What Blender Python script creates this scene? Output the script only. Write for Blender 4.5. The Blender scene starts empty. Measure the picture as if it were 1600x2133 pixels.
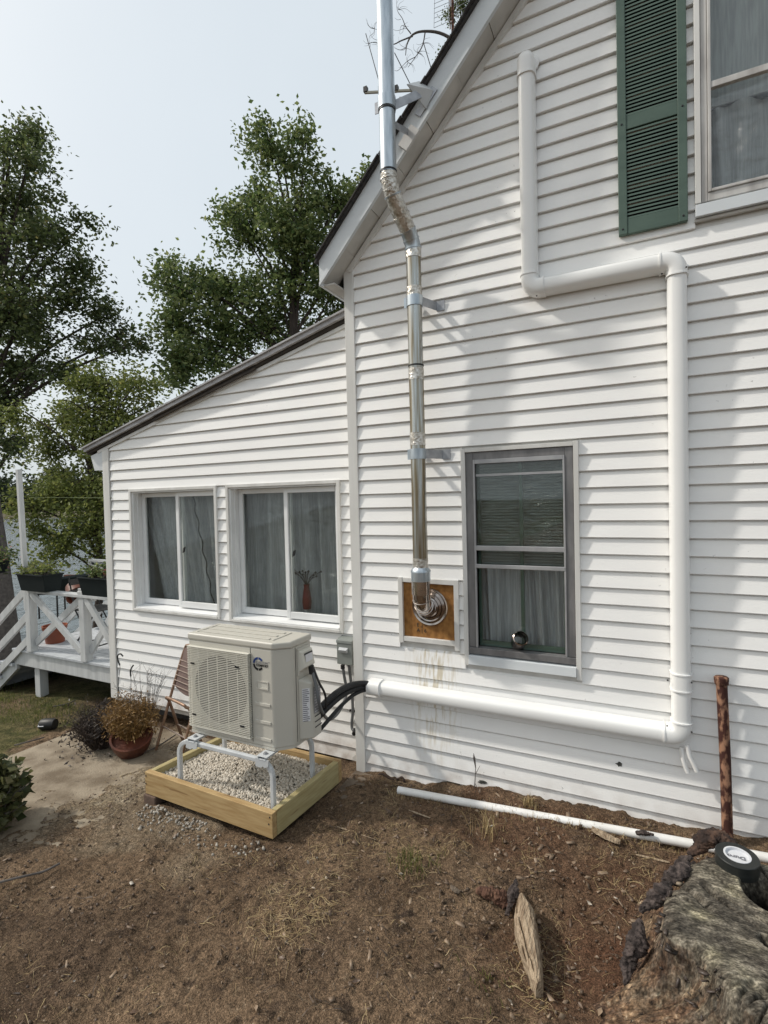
import bpy, math, random
import numpy as np
from mathutils import Vector, Matrix

R = math.radians
rng = np.random.default_rng(7)
random.seed(7)
scene = bpy.context.scene
col = scene.collection

# ------------------------------------------------------------------ camera
F, YAW, PITCH, ROLL = 1080.0, 0.45897, -0.02511, -0.02454
CAM = np.array([0.0, -3.41459, 2.09])
def _rot(yaw, pitch, roll):
    cy, sy = math.cos(yaw), math.sin(yaw)
    fwd = np.array([-sy, cy, 0.0]); right = np.array([cy, sy, 0.0]); up = np.array([0, 0, 1.0])
    f2 = fwd * math.cos(pitch) + up * math.sin(pitch)
    u2 = up * math.cos(pitch) - fwd * math.sin(pitch)
    r3 = right * math.cos(roll) + u2 * math.sin(roll)
    u3 = u2 * math.cos(roll) - right * math.sin(roll)
    return np.array([r3, u3, f2])
RM = _rot(YAW, PITCH, ROLL)
cam_d = bpy.data.cameras.new('camera'); cam_o = bpy.data.objects.new('camera', cam_d); col.objects.link(cam_o)
cam_d.sensor_fit = 'HORIZONTAL'; cam_d.sensor_width = 36.0; cam_d.lens = 36.0 * F / 1600.0
cam_d.clip_start = 0.05; cam_d.clip_end = 2000
mw = Matrix.Identity(4)
for i in range(3):
    mw[i][0] = RM[0][i]; mw[i][1] = RM[1][i]; mw[i][2] = -RM[2][i]; mw[i][3] = CAM[i]
cam_o.matrix_world = mw
scene.camera = cam_o

# ------------------------------------------------------------------ light
SUN_TO = Vector((-2.75, -1.0, 2.75)).normalized()
elev = math.asin(SUN_TO.z); azim = math.atan2(SUN_TO.x, SUN_TO.y)
world = bpy.data.worlds.new('World'); scene.world = world; world.use_nodes = True
wn = world.node_tree; wn.nodes.clear()
w_out = wn.nodes.new('ShaderNodeOutputWorld'); w_bg = wn.nodes.new('ShaderNodeBackground')
w_sky = wn.nodes.new('ShaderNodeTexSky'); w_sky.sky_type = 'NISHITA'; w_sky.sun_disc = False
w_sky.sun_elevation = elev; w_sky.sun_rotation = azim
w_sky.air_density = 1.2; w_sky.dust_density = 8.0; w_sky.ozone_density = 1.0
w_bg.inputs['Strength'].default_value = 0.10
# thin high cloud veil over the blue
w_mix = wn.nodes.new('ShaderNodeMix'); w_mix.data_type = 'RGBA'
w_tc = wn.nodes.new('ShaderNodeTexCoord'); w_no = wn.nodes.new('ShaderNodeTexNoise')
w_no.inputs['Scale'].default_value = 1.8; w_no.inputs['Detail'].default_value = 5
w_map = wn.nodes.new('ShaderNodeMapRange'); w_map.inputs['From Min'].default_value = 0.3; w_map.inputs['From Max'].default_value = 0.7
w_map.inputs['To Min'].default_value = 0.66; w_map.inputs['To Max'].default_value = 0.76
wn.links.new(w_tc.outputs['Generated'], w_no.inputs['Vector'])
wn.links.new(w_no.outputs['Fac'], w_map.inputs['Value'])
wn.links.new(w_map.outputs['Result'], w_mix.inputs['Factor'])
wn.links.new(w_sky.outputs['Color'], w_mix.inputs['A'])
w_mix.inputs['B'].default_value = (6.95, 7.6, 7.95, 1)
wn.links.new(w_mix.outputs['Result'], w_bg.inputs['Color'])
wn.links.new(w_bg.outputs['Background'], w_out.inputs['Surface'])
sun_d = bpy.data.lights.new('sun', 'SUN'); sun_o = bpy.data.objects.new('sun', sun_d); col.objects.link(sun_o)
sun_d.energy = 2.15; sun_d.angle = R(2.6); sun_d.color = (1.0, 0.95, 0.87)
sun_o.rotation_euler = SUN_TO.to_track_quat('Z', 'Y').to_euler()
scene.view_settings.view_transform = 'Standard'; scene.view_settings.look = 'None'
scene.view_settings.exposure = 0.33; scene.view_settings.gamma = 1.0
scene.view_settings.use_curve_mapping = False
scene.render.engine = 'CYCLES'
scene.cycles.transparent_max_bounces = 24

# ------------------------------------------------------------------ measuring helpers
def ray(px, py):
    return RM.T @ np.array([(px - 800) / F, -(py - 1066.5) / F, 1.0])
def at(px, py, Y=0.0):                      # photo point -> point on the vertical plane y = Y
    v = ray(px, py); return CAM + v * ((Y - CAM[1]) / v[1])
def gat(px, py, z=0.0):                     # photo point -> point at height z
    v = ray(px, py); return CAM + v * ((z - CAM[2]) / v[2])
def dat(px, py, Z):                         # photo point -> point Z metres away
    return CAM + ray(px, py) * Z

# ------------------------------------------------------------------ numpy noise
def _hash(ix, iy, iz, seed):
    h = (ix * 374761393 + iy * 668265263 + iz * 2147483647 + seed * 974711) & 0xffffffff
    h = ((h ^ (h >> 13)) * 1274126177) & 0xffffffff
    return ((h ^ (h >> 16)) & 0xffff) / 65535.0
def vnoise(x, y, z=0.0, seed=0):
    x, y, z = np.broadcast_arrays(np.asarray(x, float), np.asarray(y, float), np.asarray(z, float))
    ix, iy, iz = np.floor(x).astype(np.int64), np.floor(y).astype(np.int64), np.floor(z).astype(np.int64)
    fx, fy, fz = x - ix, y - iy, z - iz
    fx, fy, fz = fx*fx*(3-2*fx), fy*fy*(3-2*fy), fz*fz*(3-2*fz)
    def L(a, b, t): return a + (b - a) * t
    c = [[[_hash(ix+i, iy+j, iz+k, seed) for k in (0, 1)] for j in (0, 1)] for i in (0, 1)]
    return L(L(L(c[0][0][0], c[1][0][0], fx), L(c[0][1][0], c[1][1][0], fx), fy),
             L(L(c[0][0][1], c[1][0][1], fx), L(c[0][1][1], c[1][1][1], fx), fy), fz)
def fbm(x, y, z=0.0, octv=4, seed=0, gain=0.5):
    s = 0; a = 1; t = 0
    for o in range(octv):
        s = s + a * vnoise(np.asarray(x) * 2**o, np.asarray(y) * 2**o, np.asarray(z) * 2**o, seed + o); t += a; a *= gain
    return s / t - 0.5

# ------------------------------------------------------------------ materials
def lk(nt, a, b): nt.links.new(a, b)
def material(name, c, c2=None, rough=0.6, metal=0.0, scale=6.0, detail=6, bump=0.0, bscale=80.0, spec=0.4,
             stretch=None, lo=0.35, hi=0.65, rvar=0.0, bdist=0.004):
    m = bpy.data.materials.new(name); m.use_nodes = True
    nt = m.node_tree; b = nt.nodes['Principled BSDF']
    b.inputs['Roughness'].default_value = rough; b.inputs['Metallic'].default_value = metal
    b.inputs['Specular IOR Level'].default_value = spec
    if c2 is None: c2 = tuple(min(1, v * 0.86) for v in c)
    tc = nt.nodes.new('ShaderNodeTexCoord'); mp = nt.nodes.new('ShaderNodeMapping')
    lk(nt, tc.outputs['Object'], mp.inputs['Vector'])
    if stretch: mp.inputs['Scale'].default_value = stretch
    no = nt.nodes.new('ShaderNodeTexNoise'); no.inputs['Scale'].default_value = scale; no.inputs['Detail'].default_value = detail
    lk(nt, mp.outputs['Vector'], no.inputs['Vector'])
    mr = nt.nodes.new('ShaderNodeMapRange'); mr.inputs['From Min'].default_value = lo; mr.inputs['From Max'].default_value = hi
    lk(nt, no.outputs['Fac'], mr.inputs['Value'])
    mx = nt.nodes.new('ShaderNodeMix'); mx.data_type = 'RGBA'
    mx.inputs['A'].default_value = (*c, 1); mx.inputs['B'].default_value = (*c2, 1)
    lk(nt, mr.outputs['Result'], mx.inputs['Factor']); lk(nt, mx.outputs['Result'], b.inputs['Base Color'])
    if rvar:
        r2 = nt.nodes.new('ShaderNodeMapRange'); r2.inputs['To Min'].default_value = max(0.02, rough - rvar); r2.inputs['To Max'].default_value = min(1, rough + rvar)
        lk(nt, no.outputs['Fac'], r2.inputs['Value']); lk(nt, r2.outputs['Result'], b.inputs['Roughness'])
    if bump:
        n2 = nt.nodes.new('ShaderNodeTexNoise'); n2.inputs['Scale'].default_value = bscale; n2.inputs['Detail'].default_value = 4
        lk(nt, mp.outputs['Vector'], n2.inputs['Vector'])
        bp = nt.nodes.new('ShaderNodeBump'); bp.inputs['Strength'].default_value = bump; bp.inputs['Distance'].default_value = bdist
        lk(nt, n2.outputs['Fac'], bp.inputs['Height']); lk(nt, bp.outputs['Normal'], b.inputs['Normal'])
    m['_mix'] = mx.name
    return m

def leaf_material(name, c1, c2, c3=None, trans=0.46):
    m = bpy.data.materials.new(name); m.use_nodes = True; nt = m.node_tree; nt.nodes.clear()
    out = nt.nodes.new('ShaderNodeOutputMaterial')
    geo = nt.nodes.new('ShaderNodeNewGeometry'); rp = nt.nodes.new('ShaderNodeValToRGB')
    rp.color_ramp.elements[0].color = (*c1, 1); rp.color_ramp.elements[1].color = (*c2, 1)
    if c3:
        e = rp.color_ramp.elements.new(0.93); e.color = (*c2, 1); rp.color_ramp.elements[2].color = (*c3, 1)
    lk(nt, geo.outputs['Random Per Island'], rp.inputs['Fac'])
    pb = nt.nodes.new('ShaderNodeBsdfPrincipled'); pb.inputs['Roughness'].default_value = 0.45; pb.inputs['Specular IOR Level'].default_value = 0.35
    tr = nt.nodes.new('ShaderNodeBsdfTranslucent'); mx = nt.nodes.new('ShaderNodeMixShader'); mx.inputs[0].default_value = trans
    lk(nt, rp.outputs['Color'], pb.inputs['Base Color']); lk(nt, rp.outputs['Color'], tr.inputs['Color'])
    lk(nt, pb.outputs[0], mx.inputs[1]); lk(nt, tr.outputs[0], mx.inputs[2]); lk(nt, mx.outputs[0], out.inputs['Surface'])
    return m

MAT = {}
def siding_material():
    m = material('white_siding', (0.88, 0.875, 0.855), (0.83, 0.825, 0.81), rough=0.5, scale=1.4, bump=0.25, bscale=55, stretch=(1, 1, 6), spec=0.35)
    nt = m.node_tree; b = nt.nodes['Principled BSDF']; base = nt.nodes[m['_mix']].outputs['Result']
    tc = nt.nodes.new('ShaderNodeTexCoord'); sx = nt.nodes.new('ShaderNodeSeparateXYZ'); lk(nt, tc.outputs['Object'], sx.inputs[0])
    def math_(op, a, b_=None, c=None):
        n = nt.nodes.new('ShaderNodeMath'); n.operation = op
        for i, v in enumerate((a, b_, c)):
            if v is None: continue
            if isinstance(v, (int, float)): n.inputs[i].default_value = v
            else: lk(nt, v, n.inputs[i])
        return n.outputs[0]
    # yellow-brown run-off streaks beneath the flue panel (house origin at x=-1.93)
    dx = math_('SUBTRACT', sx.outputs['X'], 0.61)
    gx = math_('SUBTRACT', 1.0, math_('MULTIPLY', math_('ABSOLUTE', dx), 4.2))
    gz_ = math_('MULTIPLY', math_('SUBTRACT', sx.outputs['Z'], 0.12), 1.4)
    gt = math_('LESS_THAN', sx.outputs['Z'], 1.075)
    ns = nt.nodes.new('ShaderNodeTexNoise'); ns.inputs['Scale'].default_value = 14; ns.inputs['Detail'].default_value = 6
    mp = nt.nodes.new('ShaderNodeMapping'); mp.inputs['Scale'].default_value = (3.2, 1, 0.45)
    lk(nt, tc.outputs['Object'], mp.inputs['Vector']); lk(nt, mp.outputs['Vector'], ns.inputs['Vector'])
    st = nt.nodes.new('ShaderNodeMapRange'); st.inputs['From Min'].default_value = 0.46; st.inputs['From Max'].default_value = 0.72
    lk(nt, ns.outputs['Fac'], st.inputs['Value'])
    f = math_('MULTIPLY', math_('MULTIPLY', math_('MAXIMUM', gx, 0.0), math_('MINIMUM', math_('MAXIMUM', gz_, 0.0), 0.8)), math_('MULTIPLY', gt, st.outputs['Result']))
    mx = nt.nodes.new('ShaderNodeMix'); mx.data_type = 'RGBA'; mx.inputs['B'].default_value = (0.47, 0.38, 0.21, 1)
    lk(nt, math_('MINIMUM', math_('MULTIPLY', f, 1.6), 0.62), mx.inputs['Factor']); lk(nt, base, mx.inputs['A'])
    # splashed soil on the lowest course
    n3 = nt.nodes.new('ShaderNodeTexNoise'); n3.inputs['Scale'].default_value = 9; n3.inputs['Detail'].default_value = 8
    lk(nt, tc.outputs['Object'], n3.inputs['Vector'])
    low = math_('MULTIPLY', math_('MAXIMUM', math_('SUBTRACT', 0.30, sx.outputs['Z']), 0.0), 2.6)
    fd = math_('MULTIPLY', low, math_('MAXIMUM', math_('SUBTRACT', n3.outputs['Fac'], 0.36), 0.0))
    mx2 = nt.nodes.new('ShaderNodeMix'); mx2.data_type = 'RGBA'; mx2.inputs['B'].default_value = (0.30, 0.22, 0.16, 1)
    lk(nt, math_('MINIMUM', math_('MULTIPLY', fd, 3.0), 0.6), mx2.inputs['Factor']); lk(nt, mx.outputs['Result'], mx2.inputs['A'])
    # scattered small scuffs and specks
    n4 = nt.nodes.new('ShaderNodeTexNoise'); n4.inputs['Scale'].default_value = 38; n4.inputs['Detail'].default_value = 3
    lk(nt, tc.outputs['Object'], n4.inputs['Vector'])
    n5 = nt.nodes.new('ShaderNodeTexNoise'); n5.inputs['Scale'].default_value = 2.2; lk(nt, tc.outputs['Object'], n5.inputs['Vector'])
    sp = nt.nodes.new('ShaderNodeMapRange'); sp.inputs['From Min'].default_value = 0.70; sp.inputs['From Max'].default_value = 0.76
    lk(nt, n4.outputs['Fac'], sp.inputs['Value'])
    s2 = nt.nodes.new('ShaderNodeMapRange'); s2.inputs['From Min'].default_value = 0.52; s2.inputs['From Max'].default_value = 0.66
    lk(nt, n5.outputs['Fac'], s2.inputs['Value'])
    mx3 = nt.nodes.new('ShaderNodeMix'); mx3.data_type = 'RGBA'; mx3.inputs['B'].default_value = (0.28, 0.27, 0.26, 1)
    lk(nt, math_('MULTIPLY', math_('MULTIPLY', sp.outputs['Result'], s2.outputs['Result']), 0.75), mx3.inputs['Factor'])
    lk(nt, mx2.outputs['Result'], mx3.inputs['A']); lk(nt, mx3.outputs['Result'], b.inputs['Base Color'])
    return m

MAT['siding'] = siding_material()
MAT['trim'] = material('white_trim', (0.72, 0.715, 0.69), (0.60, 0.59, 0.56), rough=0.45, scale=3, stretch=(3, 3, 0.4), bump=0.12, bscale=60)
MAT['vinyl'] = material('window_vinyl', (0.80, 0.805, 0.80), (0.72, 0.725, 0.72), rough=0.35, scale=4)
MAT['fascia'] = material('fascia_metal', (0.66, 0.69, 0.70), (0.58, 0.61, 0.63), rough=0.4, scale=2.5, stretch=(1, 1, 2))
MAT['fascia_grey'] = material('weathered_fascia', (0.50, 0.50, 0.51), (0.34, 0.335, 0.34), rough=.6, scale=7, stretch=(1, 1, 3))
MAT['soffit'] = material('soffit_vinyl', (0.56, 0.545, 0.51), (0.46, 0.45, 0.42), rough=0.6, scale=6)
MAT['shingle'] = material('roof_shingle', (0.035, 0.034, 0.036), (0.07, 0.065, 0.06), rough=0.95, scale=40, bump=0.6, bscale=150)
MAT['roof_metal'] = material('porch_roof_edge', (0.42, 0.42, 0.43), (0.30, 0.295, 0.30), rough=0.55, scale=9, stretch=(1, 1, 4))
MAT['gap_dark_wood'] = material('dark_gap', (0.035, 0.03, 0.026), (0.06, 0.05, 0.04), rough=0.9, scale=12)
MAT['storm'] = material('storm_aluminium', (0.22, 0.215, 0.215), (0.15, 0.148, 0.15), rough=0.45, metal=0.25, scale=10, stretch=(2, 2, 0.6))
MAT['storm_light'] = material('storm_aluminium_light', (0.42, 0.42, 0.42), (0.33, 0.33, 0.34), rough=0.4, metal=0.3, scale=10)
MAT['weathered'] = material('weathered_window_frame', (0.56, 0.55, 0.53), (0.36, 0.345, 0.33), rough=0.6, scale=14, stretch=(1, 1, 0.25), lo=0.4, hi=0.7)
MAT['conc_block'] = material('foundation_block', (0.12, 0.115, 0.11), (0.07, 0.068, 0.065), rough=0.95, scale=20, bump=0.4)
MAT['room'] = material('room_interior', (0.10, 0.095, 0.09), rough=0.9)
MAT['green'] = material('shutter_green', (0.082, 0.128, 0.102), (0.066, 0.106, 0.084), rough=0.5, scale=5, bump=0.15, bscale=120, stretch=(1, 1, 3))
MAT['duct'] = material('cover_plastic', (0.83, 0.83, 0.815), (0.80, 0.80, 0.785), rough=0.30, scale=3, spec=0.5)
MAT['galv'] = material('galvanised_steel', (0.58, 0.625, 0.66), (0.33, 0.38, 0.42), rough=0.36, metal=0.9, scale=34, stretch=(1, 1, 0.16), rvar=0.12, lo=0.3, hi=0.7)
MAT['galv_old'] = material('stained_galvanised_steel', (0.46, 0.48, 0.47), (0.235, 0.19, 0.12), rough=0.30, metal=0.88, scale=17, stretch=(2.4, 2.4, 0.10), rvar=0.1, lo=0.38, hi=0.60)
MAT['foil'] = material('foil_tape', (0.72, 0.70, 0.66), (0.36, 0.33, 0.28), rough=0.30, metal=0.85, scale=45, bump=0.8, bscale=60, bdist=0.01)
MAT['chrome'] = material('polished_steel', (0.56, 0.51, 0.47), (0.30, 0.255, 0.23), rough=0.16, metal=1.0, scale=9, lo=.40, hi=.62)
MAT['bracket'] = material('zinc_bracket', (0.42, 0.43, 0.45), (0.30, 0.31, 0.33), rough=0.45, metal=0.7, scale=20)
MAT['osb'] = material('particle_board', (0.34, 0.165, 0.045), (0.20, 0.085, 0.02), rough=0.75, scale=26, bump=0.2, bscale=120, stretch=(1, 1, 0.8))
MAT['casing'] = material('unit_beige', (0.52, 0.50, 0.44), (0.49, 0.47, 0.415), rough=0.45, scale=3, bump=0.03, bscale=300)
MAT['grille'] = material('unit_grille', (0.64, 0.62, 0.54), (0.58, 0.56, 0.49), rough=0.45, scale=6)
MAT['fan_dark'] = material('recess_dark', (0.010, 0.011, 0.012), (0.016, 0.017, 0.018), rough=0.6, scale=8)  # near-black carries the shade of the fan opening, also used for seams
MAT['fan_ring'] = material('fan_shroud', (0.60, 0.58, 0.51), (0.54, 0.52, 0.46), rough=0.6, scale=8)
MAT['coil'] = material('fan_blade', (0.028, 0.029, 0.03), (0.02, 0.021, 0.022), rough=0.5)
MAT['fin'] = material('coil_fins', (0.25, 0.26, 0.27), (0.17, 0.175, 0.18), rough=0.5, scale=10)
MAT['stand'] = material('stand_paint', (0.55, 0.57, 0.58), (0.47, 0.49, 0.50), rough=0.42, scale=9)
MAT['black'] = material('black_rubber', (0.012, 0.012, 0.013), (0.022, 0.022, 0.023), rough=0.55, scale=25, bump=0.5, bscale=70, bdist=0.006)
MAT['grey_plastic'] = material('grey_conduit', (0.14, 0.145, 0.15), (0.10, 0.105, 0.11), rough=0.5, scale=12)
MAT['box_grey'] = material('disconnect_grey', (0.235, 0.255, 0.24), (0.20, 0.215, 0.205), rough=0.5, scale=9)
MAT['logo_blue'] = material('logo_blue', (0.015, 0.045, 0.19), rough=0.5)
MAT['logo_black'] = material('logo_black', (0.012, 0.012, 0.014), rough=0.5)
MAT['label_white'] = material('label_white', (0.70, 0.70, 0.72), rough=0.5)
MAT['label_ink'] = material('label_ink', (0.16, 0.16, 0.18), rough=0.6)
MAT['label_grey'] = material('label_grey', (0.30, 0.30, 0.31), rough=0.6)
def wood_mat(name, a, b, sx, knot=(0.16, 0.085, 0.03)):
    m = material(name, a, b, rough=0.72, scale=5, stretch=sx, bump=0.25, bscale=22, lo=0.38, hi=0.66)
    nt = m.node_tree; bs = nt.nodes['Principled BSDF']; base = nt.nodes[m['_mix']].outputs['Result']
    tc = nt.nodes.new('ShaderNodeTexCoord'); mp = nt.nodes.new('ShaderNodeMapping'); mp.inputs['Scale'].default_value = [v * 0.55 for v in sx]
    n = nt.nodes.new('ShaderNodeTexNoise'); n.inputs['Scale'].default_value = 6; n.inputs['Detail'].default_value = 2
    lk(nt, tc.outputs['Object'], mp.inputs['Vector']); lk(nt, mp.outputs['Vector'], n.inputs['Vector'])
    mr = nt.nodes.new('ShaderNodeMapRange'); mr.inputs['From Min'].default_value = 0.63; mr.inputs['From Max'].default_value = 0.72; mr.inputs['To Max'].default_value = 0.6
    lk(nt, n.outputs['Fac'], mr.inputs['Value'])
    mx = nt.nodes.new('ShaderNodeMix'); mx.data_type = 'RGBA'; mx.inputs['B'].default_value = (*knot, 1)
    lk(nt, mr.outputs['Result'], mx.inputs['Factor']); lk(nt, base, mx.inputs['A']); lk(nt, mx.outputs['Result'], bs.inputs['Base Color'])
    return m
MAT['lumber_x'] = wood_mat('treated_lumber_front', (0.44, 0.31, 0.15), (0.34, 0.22, 0.095), (1.2, 9, 12))
MAT['lumber_y'] = wood_mat('treated_lumber_side', (0.42, 0.36, 0.19), (0.33, 0.27, 0.125), (9, 1.2, 12))
MAT['deck'] = material('shaded_deck_paint', (0.46, 0.48, 0.50), (0.34, 0.36, 0.38), rough=0.6, scale=7, stretch=(3, 0.6, 3), lo=0.4, hi=0.75)  # tree shade on the deck put into the lowered base colour
MAT['deck_post'] = material('deck_post_paint', (0.56, 0.57, 0.57), (0.45, 0.46, 0.46), rough=0.55, scale=5, stretch=(3, 3, 0.5))
MAT['terracotta'] = material('terracotta_plastic', (0.26, 0.075, 0.038), (0.21, 0.06, 0.032), rough=0.5, scale=5)
MAT['clay_dark'] = material('glazed_clay', (0.13, 0.040, 0.022), (0.075, 0.025, 0.016), rough=0.5, scale=10)
MAT['planter'] = material('planter_black', (0.008, 0.013, 0.014), (0.012, 0.017, 0.018), rough=0.6, scale=6, spec=0.15)
MAT['soil'] = material('potting_soil', (0.030, 0.021, 0.015), (0.05, 0.036, 0.026), rough=1, scale=60, bump=0.8)
MAT['chair_tube'] = material('bronze_tube', (0.20, 0.115, 0.072), (0.29, 0.19, 0.13), rough=0.42, metal=0.35, scale=16)
MAT['chair_cloth'] = material('chair_fabric', (0.165, 0.115, 0.10), (0.13, 0.09, 0.08), rough=0.9, scale=30, bump=0.3, bscale=200)
MAT['chair_rod'] = material('chair_rod', (0.42, 0.33, 0.28), (0.34, 0.27, 0.23), rough=0.4, metal=0.4, scale=10)
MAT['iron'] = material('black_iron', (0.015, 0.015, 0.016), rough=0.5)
MAT['rust'] = material('rusty_iron', (0.048, 0.015, 0.010), (0.29, 0.155, 0.095), rough=0.85, scale=30, stretch=(1, 1, 0.5), lo=0.48, hi=0.60, bump=0.5, bscale=60)
MAT['pvc'] = material('white_pvc', (0.80, 0.80, 0.79), (0.70, 0.69, 0.66), rough=0.35, scale=7)
MAT['bark'] = material('tree_bark', (0.07, 0.055, 0.045), (0.035, 0.028, 0.024), rough=0.95, scale=14, stretch=(1, 1, 0.3), bump=0.7, bscale=25)
MAT['twig'] = material('grey_twig', (0.13, 0.115, 0.105), (0.08, 0.07, 0.065), rough=0.9, scale=20)
MAT['root'] = material('dark_root', (0.035, 0.022, 0.016), (0.06, 0.04, 0.03), rough=0.95, scale=25, bump=0.5)
MAT['dark_litter'] = leaf_material('dark_litter', (0.028, 0.020, 0.015), (0.11, 0.078, 0.055), trans=0.0)
MAT['straw'] = leaf_material('dry_straw', (0.26, 0.18, 0.085), (0.46, 0.36, 0.19), trans=0.1)
MAT['chips'] = leaf_material('wood_chips', (0.10, 0.065, 0.045), (0.28, 0.205, 0.14), (0.50, 0.46, 0.40), trans=0.0)
MAT['crumb'] = leaf_material('soil_crumbs', (0.055, 0.037, 0.025), (0.135, 0.093, 0.062), trans=0.0)
MAT['crumb_bark'] = leaf_material('bark_crumb', (0.022, 0.017, 0.015), (0.075, 0.056, 0.046), (0.26, 0.21, 0.15), trans=0.0)
MAT['gravel'] = leaf_material('pale_gravel', (0.40, 0.35, 0.28), (0.62, 0.57, 0.49), trans=0.0)
MAT['gravel_grey'] = leaf_material('grey_gravel', (0.20, 0.18, 0.155), (0.42, 0.385, 0.33), trans=0.0)
MAT['splinter'] = material('split_wood', (0.42, 0.33, 0.23), (0.20, 0.14, 0.09), rough=0.9, scale=11, stretch=(7, .8, 7), bump=1.0, bscale=22, bdist=.012, lo=.40, hi=.66)
MAT['brick'] = material('old_brick', (0.15, 0.10, 0.075), (0.11, 0.075, 0.058), rough=0.95, scale=25, bump=0.4)
MAT['paver'] = material('stained_paver', (0.165, 0.13, 0.097), (0.10, 0.074, 0.053), rough=0.95, scale=9, bump=0.5, bscale=120)
MAT['leaf_dark'] = leaf_material('leaf_dark_green', (0.046, 0.070, 0.026), (0.150, 0.185, 0.068), (0.21, 0.19, 0.07))
MAT['leaf_mid'] = leaf_material('leaf_mid_green', (0.058, 0.102, 0.034), (0.22, 0.265, 0.095), (0.29, 0.31, 0.13))
MAT['leaf_light'] = leaf_material('leaf_yellow_green', (0.10, 0.135, 0.036), (0.25, 0.28, 0.082), (0.31, 0.29, 0.10))
MAT['leaf_bush'] = leaf_material('bush_leaf', (0.045, 0.060, 0.022), (0.17, 0.17, 0.07), (0.24, 0.19, 0.11))
MAT['leaf_dry'] = leaf_material('dry_foliage', (0.17, 0.095, 0.035), (0.33, 0.205, 0.075), (0.12, 0.08, 0.05), trans=0.15)
MAT['leaf_dead'] = leaf_material('dead_stalks', (0.035, 0.026, 0.022), (0.085, 0.065, 0.055), trans=0.05)
MAT['grass'] = leaf_material('grass_blades', (0.055, 0.075, 0.018), (0.15, 0.165, 0.045), (0.26, 0.21, 0.09))
MAT['pink'] = leaf_material('pink_petals', (0.45, 0.10, 0.11), (0.60, 0.24, 0.22))
MAT['forest'] = leaf_material('far_forest', (0.020, 0.032, 0.018), (0.050, 0.066, 0.032))
MAT['curtain'] = material('sheer_curtain', (0.44, 0.45, 0.47), (0.33, 0.34, 0.355), rough=0.9, scale=30, stretch=(3, 3, 0.2))
MAT['blind'] = material('blind_slats', (0.26, 0.28, 0.265), (0.21, 0.225, 0.215), rough=0.7, scale=8)
MAT['tape'] = material('black_tape', (0.016, 0.018, 0.017), (0.024, 0.026, 0.025), rough=0.38, scale=8, stretch=(1, 1, 12))
MAT['core'] = material('tape_core', (0.62, 0.63, 0.65), (0.54, 0.55, 0.58), rough=0.6, scale=10)
MAT['hole'] = material('torn_dark_patch', (0.022, 0.022, 0.02), (0.10, 0.10, 0.09), rough=0.9, scale=60)

def glass_material():
    m = bpy.data.materials.new('window_glass'); m.use_nodes = True; nt = m.node_tree; nt.nodes.clear()
    out = nt.nodes.new('ShaderNodeOutputMaterial'); t = nt.nodes.new('ShaderNodeBsdfTransparent'); g = nt.nodes.new('ShaderNodeBsdfGlossy')
    t.inputs['Color'].default_value = (0.93, 0.95, 0.94, 1); g.inputs['Roughness'].default_value = 0.02
    geo = nt.nodes.new('ShaderNodeNewGeometry'); dt = nt.nodes.new('ShaderNodeVectorMath'); dt.operation = 'DOT_PRODUCT'
    lk(nt, geo.outputs['Normal'], dt.inputs[0]); lk(nt, geo.outputs['Incoming'], dt.inputs[1])
    def mth(op, a, b_):
        n = nt.nodes.new('ShaderNodeMath'); n.operation = op
        for i, v in enumerate((a, b_)):
            if v is None: continue
            if isinstance(v, float): n.inputs[i].default_value = v
            else: lk(nt, v, n.inputs[i])
        return n.outputs[0]
    fr = mth('ADD', 0.04, mth('MULTIPLY', 0.96, mth('POWER', mth('SUBTRACT', 1.0, mth('ABSOLUTE', dt.outputs['Value'], None)), 5.0)))
    mx = nt.nodes.new('ShaderNodeMixShader'); lk(nt, fr, mx.inputs[0]); lk(nt, t.outputs[0], mx.inputs[1]); lk(nt, g.outputs[0], mx.inputs[2])
    lk(nt, mx.outputs[0], out.inputs['Surface']); return m
MAT['glass'] = glass_material()
def film_material():
    m = bpy.data.materials.new('plastic_film'); m.use_nodes = True; nt = m.node_tree; nt.nodes.clear()
    out = nt.nodes.new('ShaderNodeOutputMaterial'); t = nt.nodes.new('ShaderNodeBsdfTransparent'); g = nt.nodes.new('ShaderNodeBsdfGlossy')
    t.inputs['Color'].default_value = (0.96, 0.96, 0.96, 1); g.inputs['Roughness'].default_value = 0.10
    tc = nt.nodes.new('ShaderNodeTexCoord'); mp = nt.nodes.new('ShaderNodeMapping'); mp.inputs['Scale'].default_value = (1.0, 1, 1.7); mp.inputs['Rotation'].default_value = (0, 0.5, 0)
    w = nt.nodes.new('ShaderNodeTexNoise'); w.inputs['Scale'].default_value = 6; w.inputs['Detail'].default_value = 7; w.inputs['Distortion'].default_value = 1.6
    lk(nt, tc.outputs['Object'], mp.inputs['Vector']); lk(nt, mp.outputs['Vector'], w.inputs['Vector'])
    bp = nt.nodes.new('ShaderNodeBump'); bp.inputs['Strength'].default_value = 0.9; bp.inputs['Distance'].default_value = 0.05
    lk(nt, w.outputs['Fac'], bp.inputs['Height']); lk(nt, bp.outputs['Normal'], g.inputs['Normal'])
    mx = nt.nodes.new('ShaderNodeMixShader'); mx.inputs[0].default_value = 0.065
    lk(nt, t.outputs[0], mx.inputs[1]); lk(nt, g.outputs[0], mx.inputs[2]); lk(nt, mx.outputs[0], out.inputs['Surface']); return m
MAT['film'] = film_material()

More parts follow.
